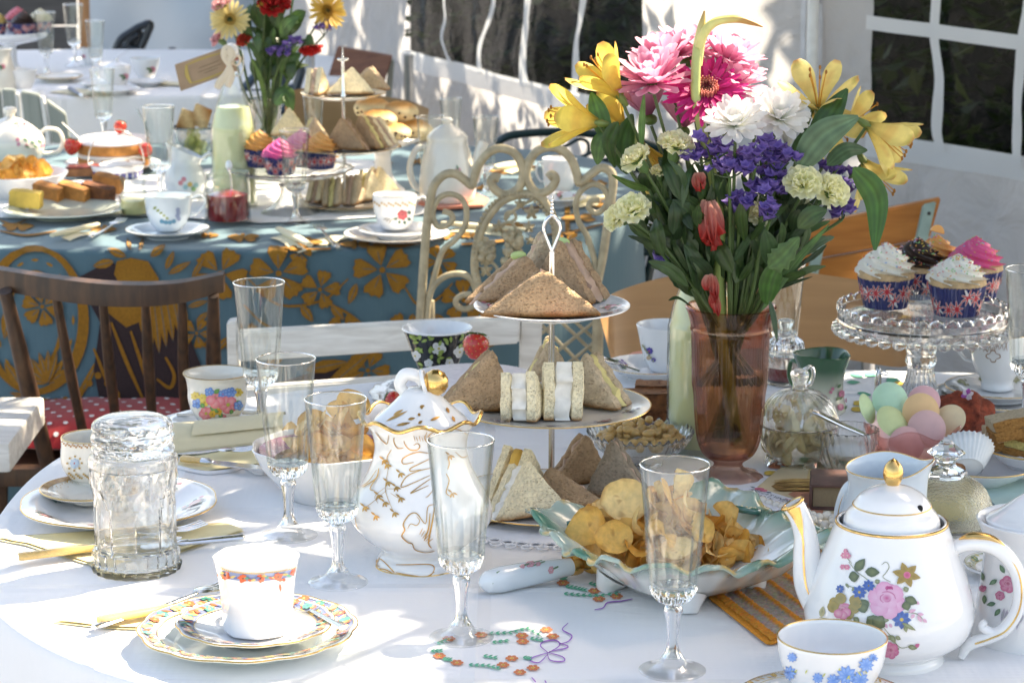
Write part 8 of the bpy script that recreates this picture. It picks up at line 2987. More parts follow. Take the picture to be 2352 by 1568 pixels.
for x0,y0,x1,y1,w in ((560,850,625,765,22),(625,850,720,850,24),(520,890,590,880,26),(600,1030,640,1100,26),(580,1100,650,1070,24),(640,1140,720,1210,34),(690,1215,740,1130,34),(870,960,905,945,14),
 (880,1010,960,1040,22),(880,1030,900,1090,22),(860,1170,950,1215,10),(880,1190,890,1230,9),(790,1250,820,1300,12),(820,1260,855,1275,10),(800,1280,760,1260,10),(550,1150,590,1180,14),
 (720,1150,780,1160,16),(840,1330,830,1350,7),(500,930,520,960,7),(560,950,540,980,7),(690,920,720,900,12),(900,1320,960,1330,12)):
 D.leaf(*q6(x0,y0),*q6(x1,y1),w,OLD if w > 20 else OLV,OLV if w > 20 else OLL)
for x,y in ((430,1060),(470,1030),(560,1040),(555,1090),(520,1130),(420,1090),(570,1060)):
 D.disc(*q6(x,y),13,MUS,mixc(MUS,OLD,.4),10)
for k in range(6):
 a = k * 1.047 + .2
 D.leaf(*q6(890,858),*q6(890 + 92 * cos(a),858 + 84 * sin(a)),17,MUS,(.26,.17,.04))
D.disc(*q6(893,860),8,(.62,.16,.26),(.40,.06,.14))
for x,y,r in ((465,970,30),(590,985,46),(650,940,40),(860,1150,62)):
 cx_,cy_ = q6(x,y)
 D.flower(cx_,cy_,r * .36,8,BLU,(.55,.38,.08),BLD,wid=.6)
D.rose(*q6(765,1030),43,(.64,.30,.46),(.70,.44,.58),(.46,.06,.20))
for k in range(7):
 a = .2 + k * .42
 D.line([q6(770 + 100 * cos(a + w),1020 + 100 * sin(a + w) * (.8 + .04 * k)) for w in (0,.2,.4)],2.4,(.56,.20,.36))
D.rose(*q6(780,965),17,(.56,.16,.32),(.46,.06,.20),(.34,.02,.12))
D.rose(*q6(480,1110),21,(.58,.12,.26),(.66,.34,.42),(.40,.03,.12))
D.rose(*q6(790,1350),19,(.58,.12,.26),(.64,.28,.38),(.40,.03,.12))
for x,y,r in ((500,720,6),(490,750,8),(515,750,8),(480,825,7),(510,825,7),(505,735,6)):
 D.flower(*q6(x,y),r,6,(.66,.22,.32),(.70,.55,.45))
for x0,y0,x1,y1 in ((905,1100,950,1080),(940,1110,920,1140),(960,1110,1000,1110),(990,1140,1020,1160),(960,1120,985,1160),(750,1180,770,1210),(780,1180,800,1205),(950,1030,975,1045)):
 D.leaf(*q6(x0,y0),*q6(x1,y1),8,(.66,.36,.48))
D.leaf(*q6(340,1160),*q6(355,1085),14,(.45,.42,.24),OLV)
D.leaf(*q6(945,1325),*q6(975,1300),9,(.56,.14,.26))
D.done('rose_print',tp_)
# small milk jug behind the teapot
p,s,rz = stand(2030,1292)
mj = thing('milk_jug','white gold lined milk jug with wide lip behind the teapot','jug',p,rz)
rows = [(56,1292),(60,1288),(86,1262),(102,1225),(104,1190),(94,1150),(88,1115),(90,1092),(95,1078)]
pr = refine(rowsm(s,1292,rows),4)
zt = pr[-1][1]
lipf = lambda t,r,z: r * (1 + .16 * max(0,(z - zt + .03) / .03) * math.exp(-((t - PI / 2 + .2) / .5) ** 2))
lipz = lambda t,r,z: z + .012 * max(0,(z - zt + .03) / .03) * (math.exp(-((t - PI / 2 + .2) / .6) ** 2) + .55 * math.exp(-((t - PI) / .9) ** 2))
obj('body',lathe(shell(pr,.0018),80,lipf,lipz),BLUEW,mj,angle=60)
q = [(lipf(a,pr[-1][0] - .0006,zt) * sin(a),-lipf(a,pr[-1][0] - .0006,zt) * cos(a),lipz(a,0,zt) + .0008) for a in [TAU * k / 90 for k in range(90)]]
obj('rim_band',tube(q,.0006,6,True),GOLD,mj)
k = 1 / s
Lj = lambda u,v,y=0.0: ((u - 2030) * k,y,(1292 - v) * k / .965)
hq = spline([Lj(1990,1165),Lj(1982,1125),Lj(1962,1112),Lj(1940,1130),Lj(1926,1175),Lj(1928,1215),Lj(1944,1240)],6)
obj('handle',tube(hq,[.0048,.0052,.0056,.0054,.005,.0046,.004],12),BLUEW,mj)
obj('handle_line',tube([w + Vector((-.001,-.0046,0)) for w in hq[8:32]],.0005,6),GOLD,mj)
# second pot at right edge
p,s,rz = stand(2366,1462)
p2 = thing('lidded_pot','white lidded pot with dark pink rose sprays at the right edge','pot',p,rz)
rows = [(128,1474),(134,1466),(136,1455),(130,1420),(122,1360),(116,1300),(114,1260),(118,1228),(128,1204),(134,1192)]
pr = refine(rowsm(s,1462,rows),4)
obj('body',lathe(shell(pr,.0026),80),CHINA,p2,angle=60)
q = [((pr[1][0] + .0003) * sin(TAU * k / 80),-(pr[1][0] + .0003) * cos(TAU * k / 80),pr[2][1]) for k in range(80)]
obj('foot_line',tube(q,.0007,6,True),mat('grey foot line',(.2,.2,.22),.4),p2)
lp = refine(rowsm(s,1462,[(112,1198),(110,1190),(92,1180),(70,1165),(48,1148),(30,1136),(16,1126),(22,1108),(12,1098)]),3)
obj('lid',lathe([(0,lp[0][1])] + lp + [(0,lp[-1][1])],64),CHINA,p2)
D = Dec(lathemap(pr,s,2366,1462),.0004)
for x,y,r in ((2318,1345,20),(2345,1375,16),(2300,1372,11),(2262,1358,8),(2350,1330,12)):
 D.rose(x,y,r,(.50,.10,.22),(.62,.30,.40),(.32,.02,.10))
for x,y,a in ((2295,1335,2.5),(2290,1390,2.9),(2300,1402,2.2),(2330,1395,1.6),(2310,1320,4.2),(2340,1420,1.9),(2262,1340,4.5),(2265,1372,1.6)):
 D.leaf(x,y,x + 22 * cos(a),y + 22 * sin(a),11,(.07,.16,.09),(.16,.28,.16))
for k in range(7):
 D.leaf(2310 + k * 7,1400 + k * 2,2302 + k * 7,1432 + (k % 3) * 8,7,(.45,.38,.48),(.35,.42,.38))
D.done('rose_print',p2)
D = Dec(lathemap(lp,s,2366,1462),.0005)
for x,y,a in ((2290,1162,2.6),(2300,1155,2.9),(2284,1168,.6),(2296,1168,2.2)):
 D.leaf(x,y,x + 16 * cos(a),y - 10 * sin(a),7,(.45,.12,.18))
D.done('rose_print',p2)
plate('dessert_plate',2310,1298,96,'green rimmed plate edge between the teapot and the right edge pot',h=.010,dec=band(.72,.97,[(.22,.30,.20),(.62,.52,.2)],(.55,.58,.48),30))
# front cup with blue flowers
plate('saucer',1894,1612,208,'white saucer with gold leaf rim under the blue flower cup','saucer',h=.015,rim=GOLD,dec=band(.88,.98,[(.55,.34,.10)],None,60),rimw=.0007)
def blu(D):
 rr = random.Random(9)
 for x,y,r in ((1945,1548,24),(1988,1522,18),(1815,1548,17),(1975,1556,20),(1880,1556,13),(2004,1505,10),(1822,1512,12),(1915,1560,16)):
  for k in range(9):
   a = k * .7
   D.leaf(x,y,x + r * cos(a),y + r * sin(a),r * .5,(.12,.28,.68),(.30,.46,.78))
 for k in range(12):
  x,y = rr.uniform(1800,2010),rr.uniform(1530,1570)
  D.leaf(x,y,x + rr.uniform(-10,10),y + 10,4,(.55,.56,.20))
cup('tea_cup',1908,1602,[(54,1602),(60,1596),(76,1582),(100,1555),(116,1522),(123,1490),(127,1462)],'white cup with blue cornflower print nearest the camera at bottom right',z=TZ + .0055,rim=GOLD,dec=blu,
 hpts=[(2032,1490),(2056,1480),(2066,1515),(2046,1550),(2013,1556)],hrz=1.7)
# the blue table
GB = 'flutes on the blue table'
for u,v,w,lab in ((680,512,70,'empty flute in front of the orange and pink cupcakes on the blue table'),(370,470,74,'empty flute between the sponge cake and the white jug on the blue table'),(240,335,58,'empty flute behind the strawberry sponge cake on the blue table'),
 (990,470,66,'empty flute in front of the white coffee pot on the blue table'),(1036,385,52,'empty flute behind the coffee pot lid on the blue table'),(1116,452,60,'empty flute right of the coffee pot on the blue table'),(722,372,50,'empty flute behind the tiered stand on the blue table')):
 flute(u,v,w,lab,GB)
bottle(540,478,'tall bottle of cloudy lemonade with a paper tag on the blue table',fill=.178)
bp = P(540,478)
y = bp.y - .045
t = thing('paper_tag','brown card tag with cream ribbon tied to the back lemonade bottle','tag',PY(540,120,y))
o = t.location
qd = [PY(u,v,y + d) - o for u,v,d in ((401,149,-.01),(522,107,.01),(546,163,.01),(415,210,-.01))]
obj('card',(qd + [w + Vector((0,.0012,0)) for w in qd],[(0,3,2,1),(4,5,6,7),(0,1,5,4),(1,2,6,5),(2,3,7,6),(3,0,4,7)]),mat('brown kraft card',(.36,.25,.165),.8,var=.06,scale=60),t,smooth=False)
D = Dec(lambda a,b,q: qd[0].lerp(qd[1],a).lerp(qd[3].lerp(qd[2],a),b) + Vector((0,-q,0)),.0006)
YG = (.46,.34,.10)
for pts in ([(.2,.15),(.5,.12),(.85,.15)],[(.2,.15),(.17,.5),(.2,.85)],[(.2,.85),(.5,.88),(.8,.85)]):
 D.line(pts,.07,YG)
for r_,a,b in ((.42,.40,.78),(.56,.36,.80),(.66,.45,.72)):
 D.line([(a,r_),(b,r_ - .02)],.035,(.20,.15,.09))
D.done('tag_print',t)
RIB = clothmat('cream ribbon',(.70,.60,.46),crease=.1)
for pts in ([(524,150),(515,130),(520,112),(532,125),(527,150)],[(530,145),(545,150),(552,138),(545,128),(530,142)],[(526,150),(520,170),(505,190),(498,204)],[(528,150),(530,175),(522,200)]):
 obj('ribbon',tube(spline([PY(u,v,y - .006) - o for u,v in pts],6),[.003,.006,.007,.005],8,squash=.3),RIB,t)
# back vase and bouquet
p,s,rz = stand(612,436)
v2_ = thing('flower_vase','clear glass vase of mixed flowers on the blue table','vase',p,rz)
pr = refine([(.022,0),(.026,.004),(.026,.05),(.027,.12),(.0285,.160)],4)
obj('glass',lathe(shell(pr,.0026,.01),48,lambda t_,r,z: r * (1 + .03 * cos(9 * t_))),CUT,v2_)
obj('water',lathe([(0,.0105)] + [(r - .0035,z) for r,z in pr if .011 < z < .09] + [(0,.09)],24),WAT,v2_)
VB = Vector(p)
MB = VB + Vector((0,0,.160))
KW = dict(ref=VB,mouth=MB)
daisy('gerbera','pale yellow gerbera at the left of the back bouquet',(528,45),(-.1,-.25,-.95),.033,[(22,.0,1.0),(20,.14,.95)],lambda t_,x,q: mixc((.66,.50,.16),(.76,.66,.34),t_),.19,-.04,core=((.60,.42,.10),(.12,.09,.02)),**KW)
daisy('gerbera','orange yellow gerbera at the right of the back bouquet',(752,25),(.5,-.3,-.8),.034,[(20,.0,1.0),(18,.2,.9)],lambda t_,x,q: mixc((.62,.34,.05),(.72,.50,.12),t_),.19,0,core=((.5,.3,.05),(.2,.1,.02)),**KW)
for lab,c,ax,r,cl in (('red carnation at the top of the back bouquet',(630,8),(0,-.8,-.6),.030,((.34,.012,.02),(.52,.03,.03))),('pink carnation at the top left of the back bouquet',(508,8),(-.4,-.8,-.3),.020,((.60,.24,.28),(.72,.42,.44))),
 ('pink carnation bud low at the left of the back bouquet',(500,88),(-.7,-.6,-.2),.017,((.60,.24,.28),(.72,.42,.44))),('red carnation above the lemonade bottle stopper',(560,92),(-.3,-.6,-.6),.015,((.40,.04,.03),(.56,.08,.05))),
 ('red flower hanging at the right of the back bouquet',(714,112),(.15,.9,-.3),.022,((.36,.012,.02),(.54,.03,.03))),('yellow carnation bud at the back of the back bouquet',(605,12),(-.1,-.9,-.1),.012,((.60,.42,.05),(.7,.5,.1)))):
 carnation(lab,c,ax,r,y=-.03,cols=cl,**KW)
statice('purple statice sprig in the back bouquet',[(640,110),(660,100),(680,96),(625,118),(652,122)],-.04,**KW)
statice('purple statice at the right edge of the back bouquet',[(745,50),(752,62),(735,60)],-.01,**KW)
greenery(16,5,'dark leafy sprig among the stems of the back bouquet','leafy sprigs of the back bouquet',VB,MB,620,232,75,(-40,150),33,(35,80),(14,36),[DG1,MG,(.05,.11,.03)],400)
vq = thing('greenery_sprig','single drooping leaf and arching blade in the back vase','greenery',MB)
leaf_thing('dark leaf drooping over the right rim of the back vase',(630,240),(672,255),42,-.03,-.04,MG,mid=(655,215),side=(0,-.8,.6),ref=VB,parent=vq)
leaf_thing('long stem leaf arching left of the back vase',(612,250),(575,130),12,-.03,-.05,(.10,.18,.05),mid=(598,180),ref=VB,parent=vq)
# sponge cake with strawberries
plate('cake_plate',258,374,110,'white plate under the strawberry sponge cake on the blue table',h=.014)
p,s,rz = stand(262,374,TZ + .014)
ck = thing('sponge_cake','tall strawberry sponge cake dusted with sugar on the blue table','cake',(p.x,p.y,TZ + .006),rz)
BSP = mat('baked sponge',(.48,.21,.055),.85,var=.2,scale=60,bmp=.5,bscale=200,bdist=.002)
CRM_ = mat('whipped cream',(.78,.74,.68),.6,var=.05,sss=.1)
R0 = .066
for nm,z0,z1,m_ in (('sponge_layer',0,.020,BSP),('cream_filling',.0205,.0275,CRM_),('sponge_layer',.028,.048,BSP)):
 obj(nm,lathe([(0,z0),(R0 * .97,z0),(R0,z0 + .004),(R0,z1 - .002),(R0 * .98,z1),(0,z1)],48,lambda t_,r,z: r * (1 + .01 * noise.noise((3 * cos(t_),3 * sin(t_),z * 50)))),m_,ck,angle=60)
obj('sugar_top',lathe([(R0,.0465),(R0 * 1.01,.050),(R0 * .9,.0560),(R0 * .5,.0600),(0,.0612)],48),SUG,ck)
strawberry('ripe strawberry on top of the sponge cake on the blue table',Vector((p.x + .014,p.y - .004,TZ + .081)),.013,(-.2,-.3,-.7))
strawberry('ripe strawberry left of the sponge cake on the blue table',PY(166,335,p.y - .045),.017,(-.2,-.2,-1))
strawberry('ripe strawberry right of the sponge cake on the blue table',PY(334,346,p.y - .05),.014,(.3,-.3,.8))
t = thing('tart','dark fruit tart slice left of the blue panelled bowl','tart',P(190,402,TZ + .008),.3)
obj('pastry',prism([(-.035,-.02),(.03,-.026),(.034,.02),(-.02,.024)],0,.014,.002),CHOT,t,angle=30)
obj('filling',prism([(-.033,-.018),(.028,-.024),(.032,.018),(-.019,.022)],.0142,.018,.001),mat('red jam'if 0 else 'baked fruit',(.20,.03,.015),.3,coat=.3,var=.3),t,angle=30)
# blue panelled bowl with wire handle
t,s,pr = bowl('sugar_basket',268,410,[(46,410),(52,408),(60,395),(64,376)],'blue and gold panelled sugar bowl with wire handle on the blue table',CHINA,.0018,rim=SILVER,n=48)
D = Dec(lathemap(pr,s,268,410),.0004)
for k in range(11):
 a = -1.25 + k * .25
 x,w = 268 + 62 * sin(a),5.5 * cos(a) + 1
 D.blob([(x - w,386 + 13 * cos(a)),(x + w,386 + 13 * cos(a)),(x + w * .8,403 + 10 * cos(a)),(x - w * .8,403 + 10 * cos(a))],(.02,.02,.20),(.03,.03,.28))
D.done('panel_print',t)
r_,z_ = pr[-1]
obj('wire_handle',tube(spline([(r_ * cos(a),0,z_ + .062 * sin(a)) for a in [PI * k / 10 for k in range(11)]],3),.0010,6),SILVER,t)
tag(obj('sugar',ball(t.location + Vector((0,0,.022)),(.034,.034,.010),16,8,lambda q: q * (1 + .1 * noise.noise(q * 120))),MATS['white sugar']),'white sugar heaped in the blue panelled bowl','sugar',None,'stuff')
for lab,a,b in (('spoon handle sticking up behind the sponge cake',(314,250),(345,310)),('spoon handle sticking out left of the sponge cake',(142,282),(190,325))):
 yy = P(a[0],370).y
 t = thing('teaspoon',lab,'spoon',PY(*b,yy))
 spoon(t,PY(*a,yy) - t.location,(0,0,0),bowl=False,r=.003)
# teapot at the left edge
p,s,rz = stand(28,388)
t = thing('teapot','low white teapot with pink flower sprays at the left edge of the blue table','teapot',p,rz)
rows = [(44,390),(48,386),(66,366),(76,342),(76,318),(66,303)]
pr = refine(rowsm(s,388,rows),4)
obj('body',lathe(shell(pr,.0025),56),CREAM,t,angle=60)
lp = refine(rowsm(s,388,[(66,306),(62,300),(48,288),(26,275),(10,268),(14,258),(15,250),(8,245)]),3)
obj('lid',lathe([(0,lp[0][1])] + lp + [(0,lp[-1][1])],48),CREAM,t)
k = 1 / s
handle(t,[((x - 28) * k,(388 - yy) * k / .975) for x,yy in ((92,312),(110,300),(136,305),(145,330),(132,352),(96,356))],.0055,CREAM)
D = Dec(lathemap(pr,s,28,388),.0005)
for x,yy in ((40,322),(42,332),(96,336),(60,336)):
 D.disc(x,yy,4.5,(.58,.16,.28),(.66,.35,.42),8)
for x,yy in ((58,322),(74,328),(62,338),(80,338),(90,326)):
 D.leaf(x - 6,yy - 3,x + 6,yy + 4,5,(.10,.24,.14))
D.done('flower_print',t)
D = Dec(lathemap(lp,s,28,388),.0005)
for x,yy in ((42,290),(55,288)):
 D.disc(x,yy,5,(.58,.14,.20),(.66,.3,.3),8)
D.leaf(30,286,44,282,6,(.08,.16,.12))
D.done('flower_print',t)
# crisps bowl and cake plate at the left edge
t,s,pr = bowl('serving_bowl',40,452,[(70,452),(76,448),(100,425),(118,396)],'white bowl of crisps at the left edge of the blue table',rim=None)
heap(P(40,415,TZ + .028),.062,.055,.040,40,'golden potato crisp in the bowl at the left edge of the blue table','crisps in the bowl at the left edge of the blue table',2,1.0)
plate('cake_plate',148,478,140,'pale plate of fruit cake slices at the left of the blue table',h=.014,m=mat('pale green china',(.62,.66,.56),.14,coat=.4,var=.02))
FRU = mat('golden fruit cake',(.40,.165,.04),.85,var=.3,scale=50,bmp=.9,bscale=140,bdist=.003)
for i,(u,v,a,L,lean,m_,lab) in enumerate(((112,462,-.5,.062,.5,FRU,'golden fruit cake slice leaning at the left of the pale plate'),(170,462,-.45,.066,.5,FRU,'golden fruit cake slice in the middle of the pale plate'),(225,462,-.4,.066,.5,CHOC,'dark fruit cake slice at the right of the pale plate'),
 (248,440,-.35,.062,.45,FRU,'red topped fruit cake slice at the back right of the pale plate'),(60,478,-.15,.062,.2,mat('lemon cake',(.62,.42,.09),.8,var=.15,bmp=.6,bscale=150),'yellow lemon cake slice at the front left of the pale plate'))):
 t = thing('cake_slice',lab,'cake',P(u,v,TZ + .010),a)
 v_,f = ball((0,0,.016),(L * .5,.014,.018),22,14,lambda q: Vector((max(-L * .42,min(L * .42,q.x * 1.25)),max(-.010,min(.010,q.y * 1.4)),max(-.0135,min(.0135,q.z * 1.3)))) + q.normalized() * .0018 * noise.noise(q * 150))
 obj('crumb',xf((v_,f),Matrix.Rotation(lean * .4,4,'X') @ Matrix.Rotation(lean * .35,4,'Y')),m_,t,angle=50)
# jar of lemon curd, jam jar
for u,v,rows,lab,m_,top in ((309,498,[(26,498),(32,494),(35,475),(32,450),(25,430),(30,412),(32,404)],'small glass pot of pale lemon curd beside the fruit cake plate',mat('lemon curd',(.66,.58,.26),.4,sss=.2),.030),
 (524,514,[(50,516),(53,510),(52,480),(52,430),(50,405),(52,396)],'straight glass jar of dark red jam with a spoon on the blue table',MATS['dark red jam'],.058)):
 p,s,rz = stand(u,v)
 t = thing('jam_jar',lab,'jar',p,rz)
 pr = refine(rowsm(s,v,rows),3)
 obj('glass',lathe(shell(pr,.0022,.005),60,lambda t_,r,z: r * (1 + .008 * cos(20 * t_))),CLEAR,t)
 obj('jam',lathe([(0,.0055)] + [(r - .003,z) for r,z in pr if .006 < z < top] + [(0,top)],40),m_,t)
p = P(524,514)
t = thing('jam_spoon','spoon with round pale knob standing in the red jam jar','spoon',PY(535,470,p.y))
o = t.location
obj('handle',tube([PY(535,470,p.y) - o,PY(530,410,p.y) - o,PY(526,385,p.y) - o],.0022,8),SILVER,t)
obj('knob',ball(PY(526,380,p.y) - o,(.006,.006,.0085),12,8),BLUEW,t)
# blue flower cup, rose cup with saucers and plates
plate('saucer',385,526,96,'pale blue white saucer under the blue flower cup on the blue table','saucer',h=.013,m=BLUEW,rim=GOLD,rimw=.0005)
cup('tea_cup',388,530,[(26,528),(30,524),(40,512),(50,490),(53,465),(55,448)],'white tea cup with blue and green flower print on the blue table',z=TZ + .0055,m=BLUEW,rim=GOLD,rimr=.0004,
 hpts=[(438,460),(462,452),(472,468),(458,488),(434,498)],dec=lambda D: ([D.leaf(352 + k * 7,480 + k * 5,360 + k * 7,474 + k * 7,6,(.30,.34,.10)) for k in range(5)],[D.disc(372 + k * 9,508 + 3 * sin(k),5,(.06,.22,.34),(.2,.4,.5),8) for k in range(4)],[D.disc(408 + 4 * sin(k * 3),482 + k * 7,5,(.28,.32,.48),(.4,.44,.55),8) for k in range(4)]))
plate('tea_plate',912,536,122,'white tea plate under the red rose cup on the blue table',h=.013,rim=GOLD,rimw=.0005)
plate('saucer',914,525,92,'white saucer under the red rose cup on the blue table','saucer',z=TZ + .006,h=.013)
cup('tea_cup',907,528,[(28,524),(32,520),(42,505),(48,480),(50,460),(51,446)],'white tea cup with large red rose print on the blue table',z=TZ + .0115,rim=GOLD,rimr=.0005,
 hpts=[(954,460),(974,454),(982,470),(970,488),(950,494)],
 dec=lambda D: (D.rose(924,494,12,(.36,.01,.03),(.46,.05,.07),(.18,.0,.02)),[D.leaf(924 + 12 * cos(k),496 + 11 * sin(k),924 + 22 * cos(k),496 + 20 * sin(k),8,(.04,.10,.07)) for k in (.5,2.0,2.7,1.3,5.8)],[D.disc(862 + k * 5.2,462 + 3 * (k % 3) + 5 * math.sqrt(max(0,1 - ((862 + k * 5.2 - 907) / 50) ** 2)),2.6,(.55,.36,.16),n=6) for k in range(18)],[D.leaf(880 + k * 6,505 + k % 3 * 4,892 + k * 6,500,3,(.35,.32,.28)) for k in range(4)]))
# white jug
t,s,pr = bowl('milk_jug',426,458,[(34,458),(40,452),(48,425),(44,395),(36,370),(42,345)],'white milk jug with coloured flower sprig on the blue table',BLUEW,.002,cat='jug',zf=lambda a,r,z: z + .012 * max(0,(z - .05) / .03) * cos(a + PI / 2))
k = 1 / s
handle(t,[((x - 426) * k,(458 - yy) * k / .975) for x,yy in ((462,368),(484,355),(496,375),(486,400),(462,412))],.0038,BLUEW)
D = Dec(lathemap(pr,s,426,458),.0005)
for i,(x,yy) in enumerate(((415,420),(426,430),(436,424),(444,434),(422,412),(450,426))):
 D.disc(x,yy,6,[(.58,.2,.24),(.3,.5,.55),(.6,.42,.15),(.25,.42,.2)][i % 4],n=8)
D.done('flower_print',t)
# glass cake stand with orange and pink cupcakes
p,s,rz = stand(668,492)
cs = thing('cake_stand','low frosted glass cake stand of orange and pink cupcakes on the blue table','cake stand',p,rz)
pr = refine(rowsm(s,492,[(74,494),(70,488),(42,472),(26,450),(24,430),(40,418),(80,408),(120,398),(146,386)]),4)
obj('stand',lathe(shell(pr,.003,.004),72,lambda t_,r,z: r * (1 + .02 * cos(24 * t_) * min(1,z / .05))),CUT,cs,angle=50)
zb = TZ + (492 - 396) / s / .975
for i,(u,v,dy,c,lab) in enumerate(((596,384,.01,(.74,.36,.10),'orange iced cupcake at the left of the frosted stand'),(648,394,-.03,(.72,.10,.30),'pink iced cupcake at the front of the frosted stand'),(690,385,.02,(.72,.14,.34),'pink iced cupcake in the middle of the frosted stand'),(736,386,.0,(.76,.38,.12),'orange iced cupcake at the right of the frosted stand'))):
 cupcake(lab,u,v,40,dy,c,1,0,zb=zb + .002)
# tiered stand with sandwiches
zt2 = [.004,.097,.186]
st2 = tierstand(792,479,'white three tier sandwich stand on the blue table',((118,None,CREAM,1),(126,None,CHINA,1),(98,None,CREAM,1)),zt2,.251)
q2 = Vector(st2.location)
for i,(u,v,z,y_,a,L,h,ap,c,lab) in enumerate(((728,216,2,0,1.2,.05,.045,.0,WHITE_B,'white salad sandwich at the left of the back top tier'),(805,215,2,-.01,.1,.085,.046,.05,WHITE_B,'large white sandwich at the front of the back top tier'),(845,210,2,.015,-.2,.075,.042,.05,TAN_B,'toasted sandwich behind the large white one on the back top tier'),
 (720,330,1,.01,.3,.060,.046,0,TAN_B,'tan sandwich at the left of the back middle tier'),(800,342,1,-.01,-.35,.080,.056,-.1,BROWN_B,'brown sandwich in the middle of the back middle tier'),(848,340,1,.0,-.7,.070,.056,-.2,BROWN_B,'brown sandwich right of centre on the back middle tier'),(875,338,1,.01,-.7,.070,.050,-.25,WHITE_B,'white sandwich at the right of the back middle tier'),(660,320,1,.05,.1,.07,.05,0,WHITE_B,'white sandwich behind the back vase'),
 (735,462,0,0,1.1,.055,.046,0,WHITE_B,'egg sandwich at the left of the back bottom tier'),(770,468,0,-.01,1.3,.055,.050,0,TAN_B,'pale sandwich end in the middle of the back bottom tier'),(812,466,0,-.005,1.25,.055,.052,0,TAN_B,'tan sandwich end right of centre on the back bottom tier'),(850,458,0,.0,.9,.065,.052,-.1,WHITE_B,'white sandwich leaning on the back bottom tier'),(880,452,0,.01,.7,.065,.052,-.2,WHITE_B,'yellow sandwich at the right of the back bottom tier'))):
 sandwich(lab,(u,v),y_,a,L,h,.03,ap,c,1,EG if i % 2 else TU,200 + i,z=TZ + zt2[z] + .0036,lean=-.08)
# scones on the white footed stand
p,s,rz = stand(880,436)
ws = thing('cake_stand','white footed cake stand piled with fruit scones on the blue table','cake stand',p,rz)
pr = refine(rowsm(s,436,[(52,438),(48,432),(26,410),(20,380),(22,350),(60,334),(86,322),(90,314)]),4)
obj('stand',lathe(shell(pr,.003,.004),56),CHINA,ws,angle=60)
zs = (436 - 322) / s / .975
for i,(u,v,dy,lab) in enumerate(((858,250,.02,'fruit scone at the top of the scone pile'),(872,276,-.02,'split fruit scone at the left front of the scone pile'),(920,258,.01,'browned scone at the top right of the scone pile'),(903,306,-.03,'fruit scone at the front of the scone pile'),(952,300,.0,'browned scone at the right of the scone pile'))):
 t = thing('scone',lab,'scone',PY(u,v,p.y + dy),rnd(-.5,.5))
 v_,f = ball((0,0,0),(.034,.030,.019),26,18,lambda q: q * (1 + .10 * noise.noise(q * 50)) + Vector((0,0,.002 * noise.noise(q * 160))))
 obj('crumb',G().add((v_,f),lambda q: mixc((.70,.56,.32),(.56,.26,.06),max(0,min(1,(q.z - .006) / .008)))),MATTE,t,angle=60)
 for k in range(5):
  a = rnd(-1.4,1.4)
  obj('raisin',ball((.033 * sin(a),-.029 * cos(a),rnd(-.008,.006)),(.0032,.0024,.0026),8,6),mat('raisin',(.05,.02,.012),.5),t)
# coffee pot on the coral mat
flat('coral_mat',[(960,470),(990,452),(1090,446),(1122,462),(1110,476),(1010,482)],TZ + .0042,.004,clothmat('coral napkin',(.72,.22,.12)),'coral felt mat under the white coffee pot','mat')
t,s,pr = bowl('coffee_pot',1028,460,[(58,460),(62,455),(66,430),(62,390),(54,350),(46,325),(44,318)],'tall white coffee pot with pink rose sprig on the blue table',CREAM,.0024,cat='coffee pot',z=TZ + .008)
lp = refine(rowsm(s,460,[(48,320),(46,312),(34,300),(20,290),(10,284),(14,276),(8,270)]),3)
obj('lid',lathe([(0,lp[0][1])] + lp + [(0,lp[-1][1])],40),CREAM,t)
k = 1 / s
Lc = lambda x,yy,d=0.0: ((x - 1028) * k,d,(460 - yy) * k / .975)
obj('handle',tube(spline([Lc(986,340),Lc(958,345),Lc(942,385),Lc(952,425),Lc(976,440)],6),.0055,10),CREAM,t)
obj('spout',tube(spline([Lc(1076,420,-.02),Lc(1096,385,-.02),Lc(1100,350,-.02),Lc(1112,325,-.02)],6),[.014,.010,.008,.009],12),CREAM,t)
D = Dec(lathemap(pr,s,1028,460),.0006)
D.rose(1052,392,7,(.60,.2,.26),(.68,.4,.42),(.4,.05,.1))
for a in (.6,2.6,4.4):
 D.leaf(1052,392,1052 + 14 * cos(a),392 + 14 * sin(a),5,(.12,.22,.12))
D.done('rose_print',t)
# rolled napkins with cutlery
def roll(label,a,b,w,z=TZ,m=NAPC,group='rolled napkins on the blue table'):
 A,B_ = P(*a,z + .012),P(*b,z + .012)
 t = thing('rolled_napkin',label,'napkin',A,0,group)
 d = B_ - A
 r = w / S(A) * .5
 obj('roll',tube(spline([Vector((0,0,0)),d * .3,d * .7,d],5),[r * .8,r * 1.1,r,r * .7],14,squash=.6),m,t)
 sd = d.normalized().cross(Vector((0,0,1)))
 obj('flap',grid(8,6,lambda x,yy: d * (.15 + .8 * x) + sd * (r * (.4 + 2.6 * yy) * (1 - .3 * x)) + Vector((0,0,-.006 - .004 * yy + .003 * sin(x * 5)))),m,t,angle=180)
roll('rolled cream napkin left of the fork on the blue cloth edge',(640,525),(712,562),22)
roll('rolled cream napkin in front of the fruit cake plate',(120,540),(225,515),20)
roll('rolled cream napkin right of the red rose cup',(1015,512),(1215,528),18)
roll('sunlit rolled napkin at the back right of the blue table',(1135,385),(1222,372),26)
roll('cream napkin at the right end of the blue table',(1290,462),(1400,452),24)
fork('fork on the blue cloth right of the rolled napkin',(775,566),(730,522))
fork('fork beside the napkin in front of the fruit cake plate',(205,545),(282,508))
napkin('orange edged napkin under the sunlit roll on the blue table',[(1120,395),(1200,380),(1235,385),(1160,402)],clothmat('orange napkin',(.66,.32,.05)),layers=2)
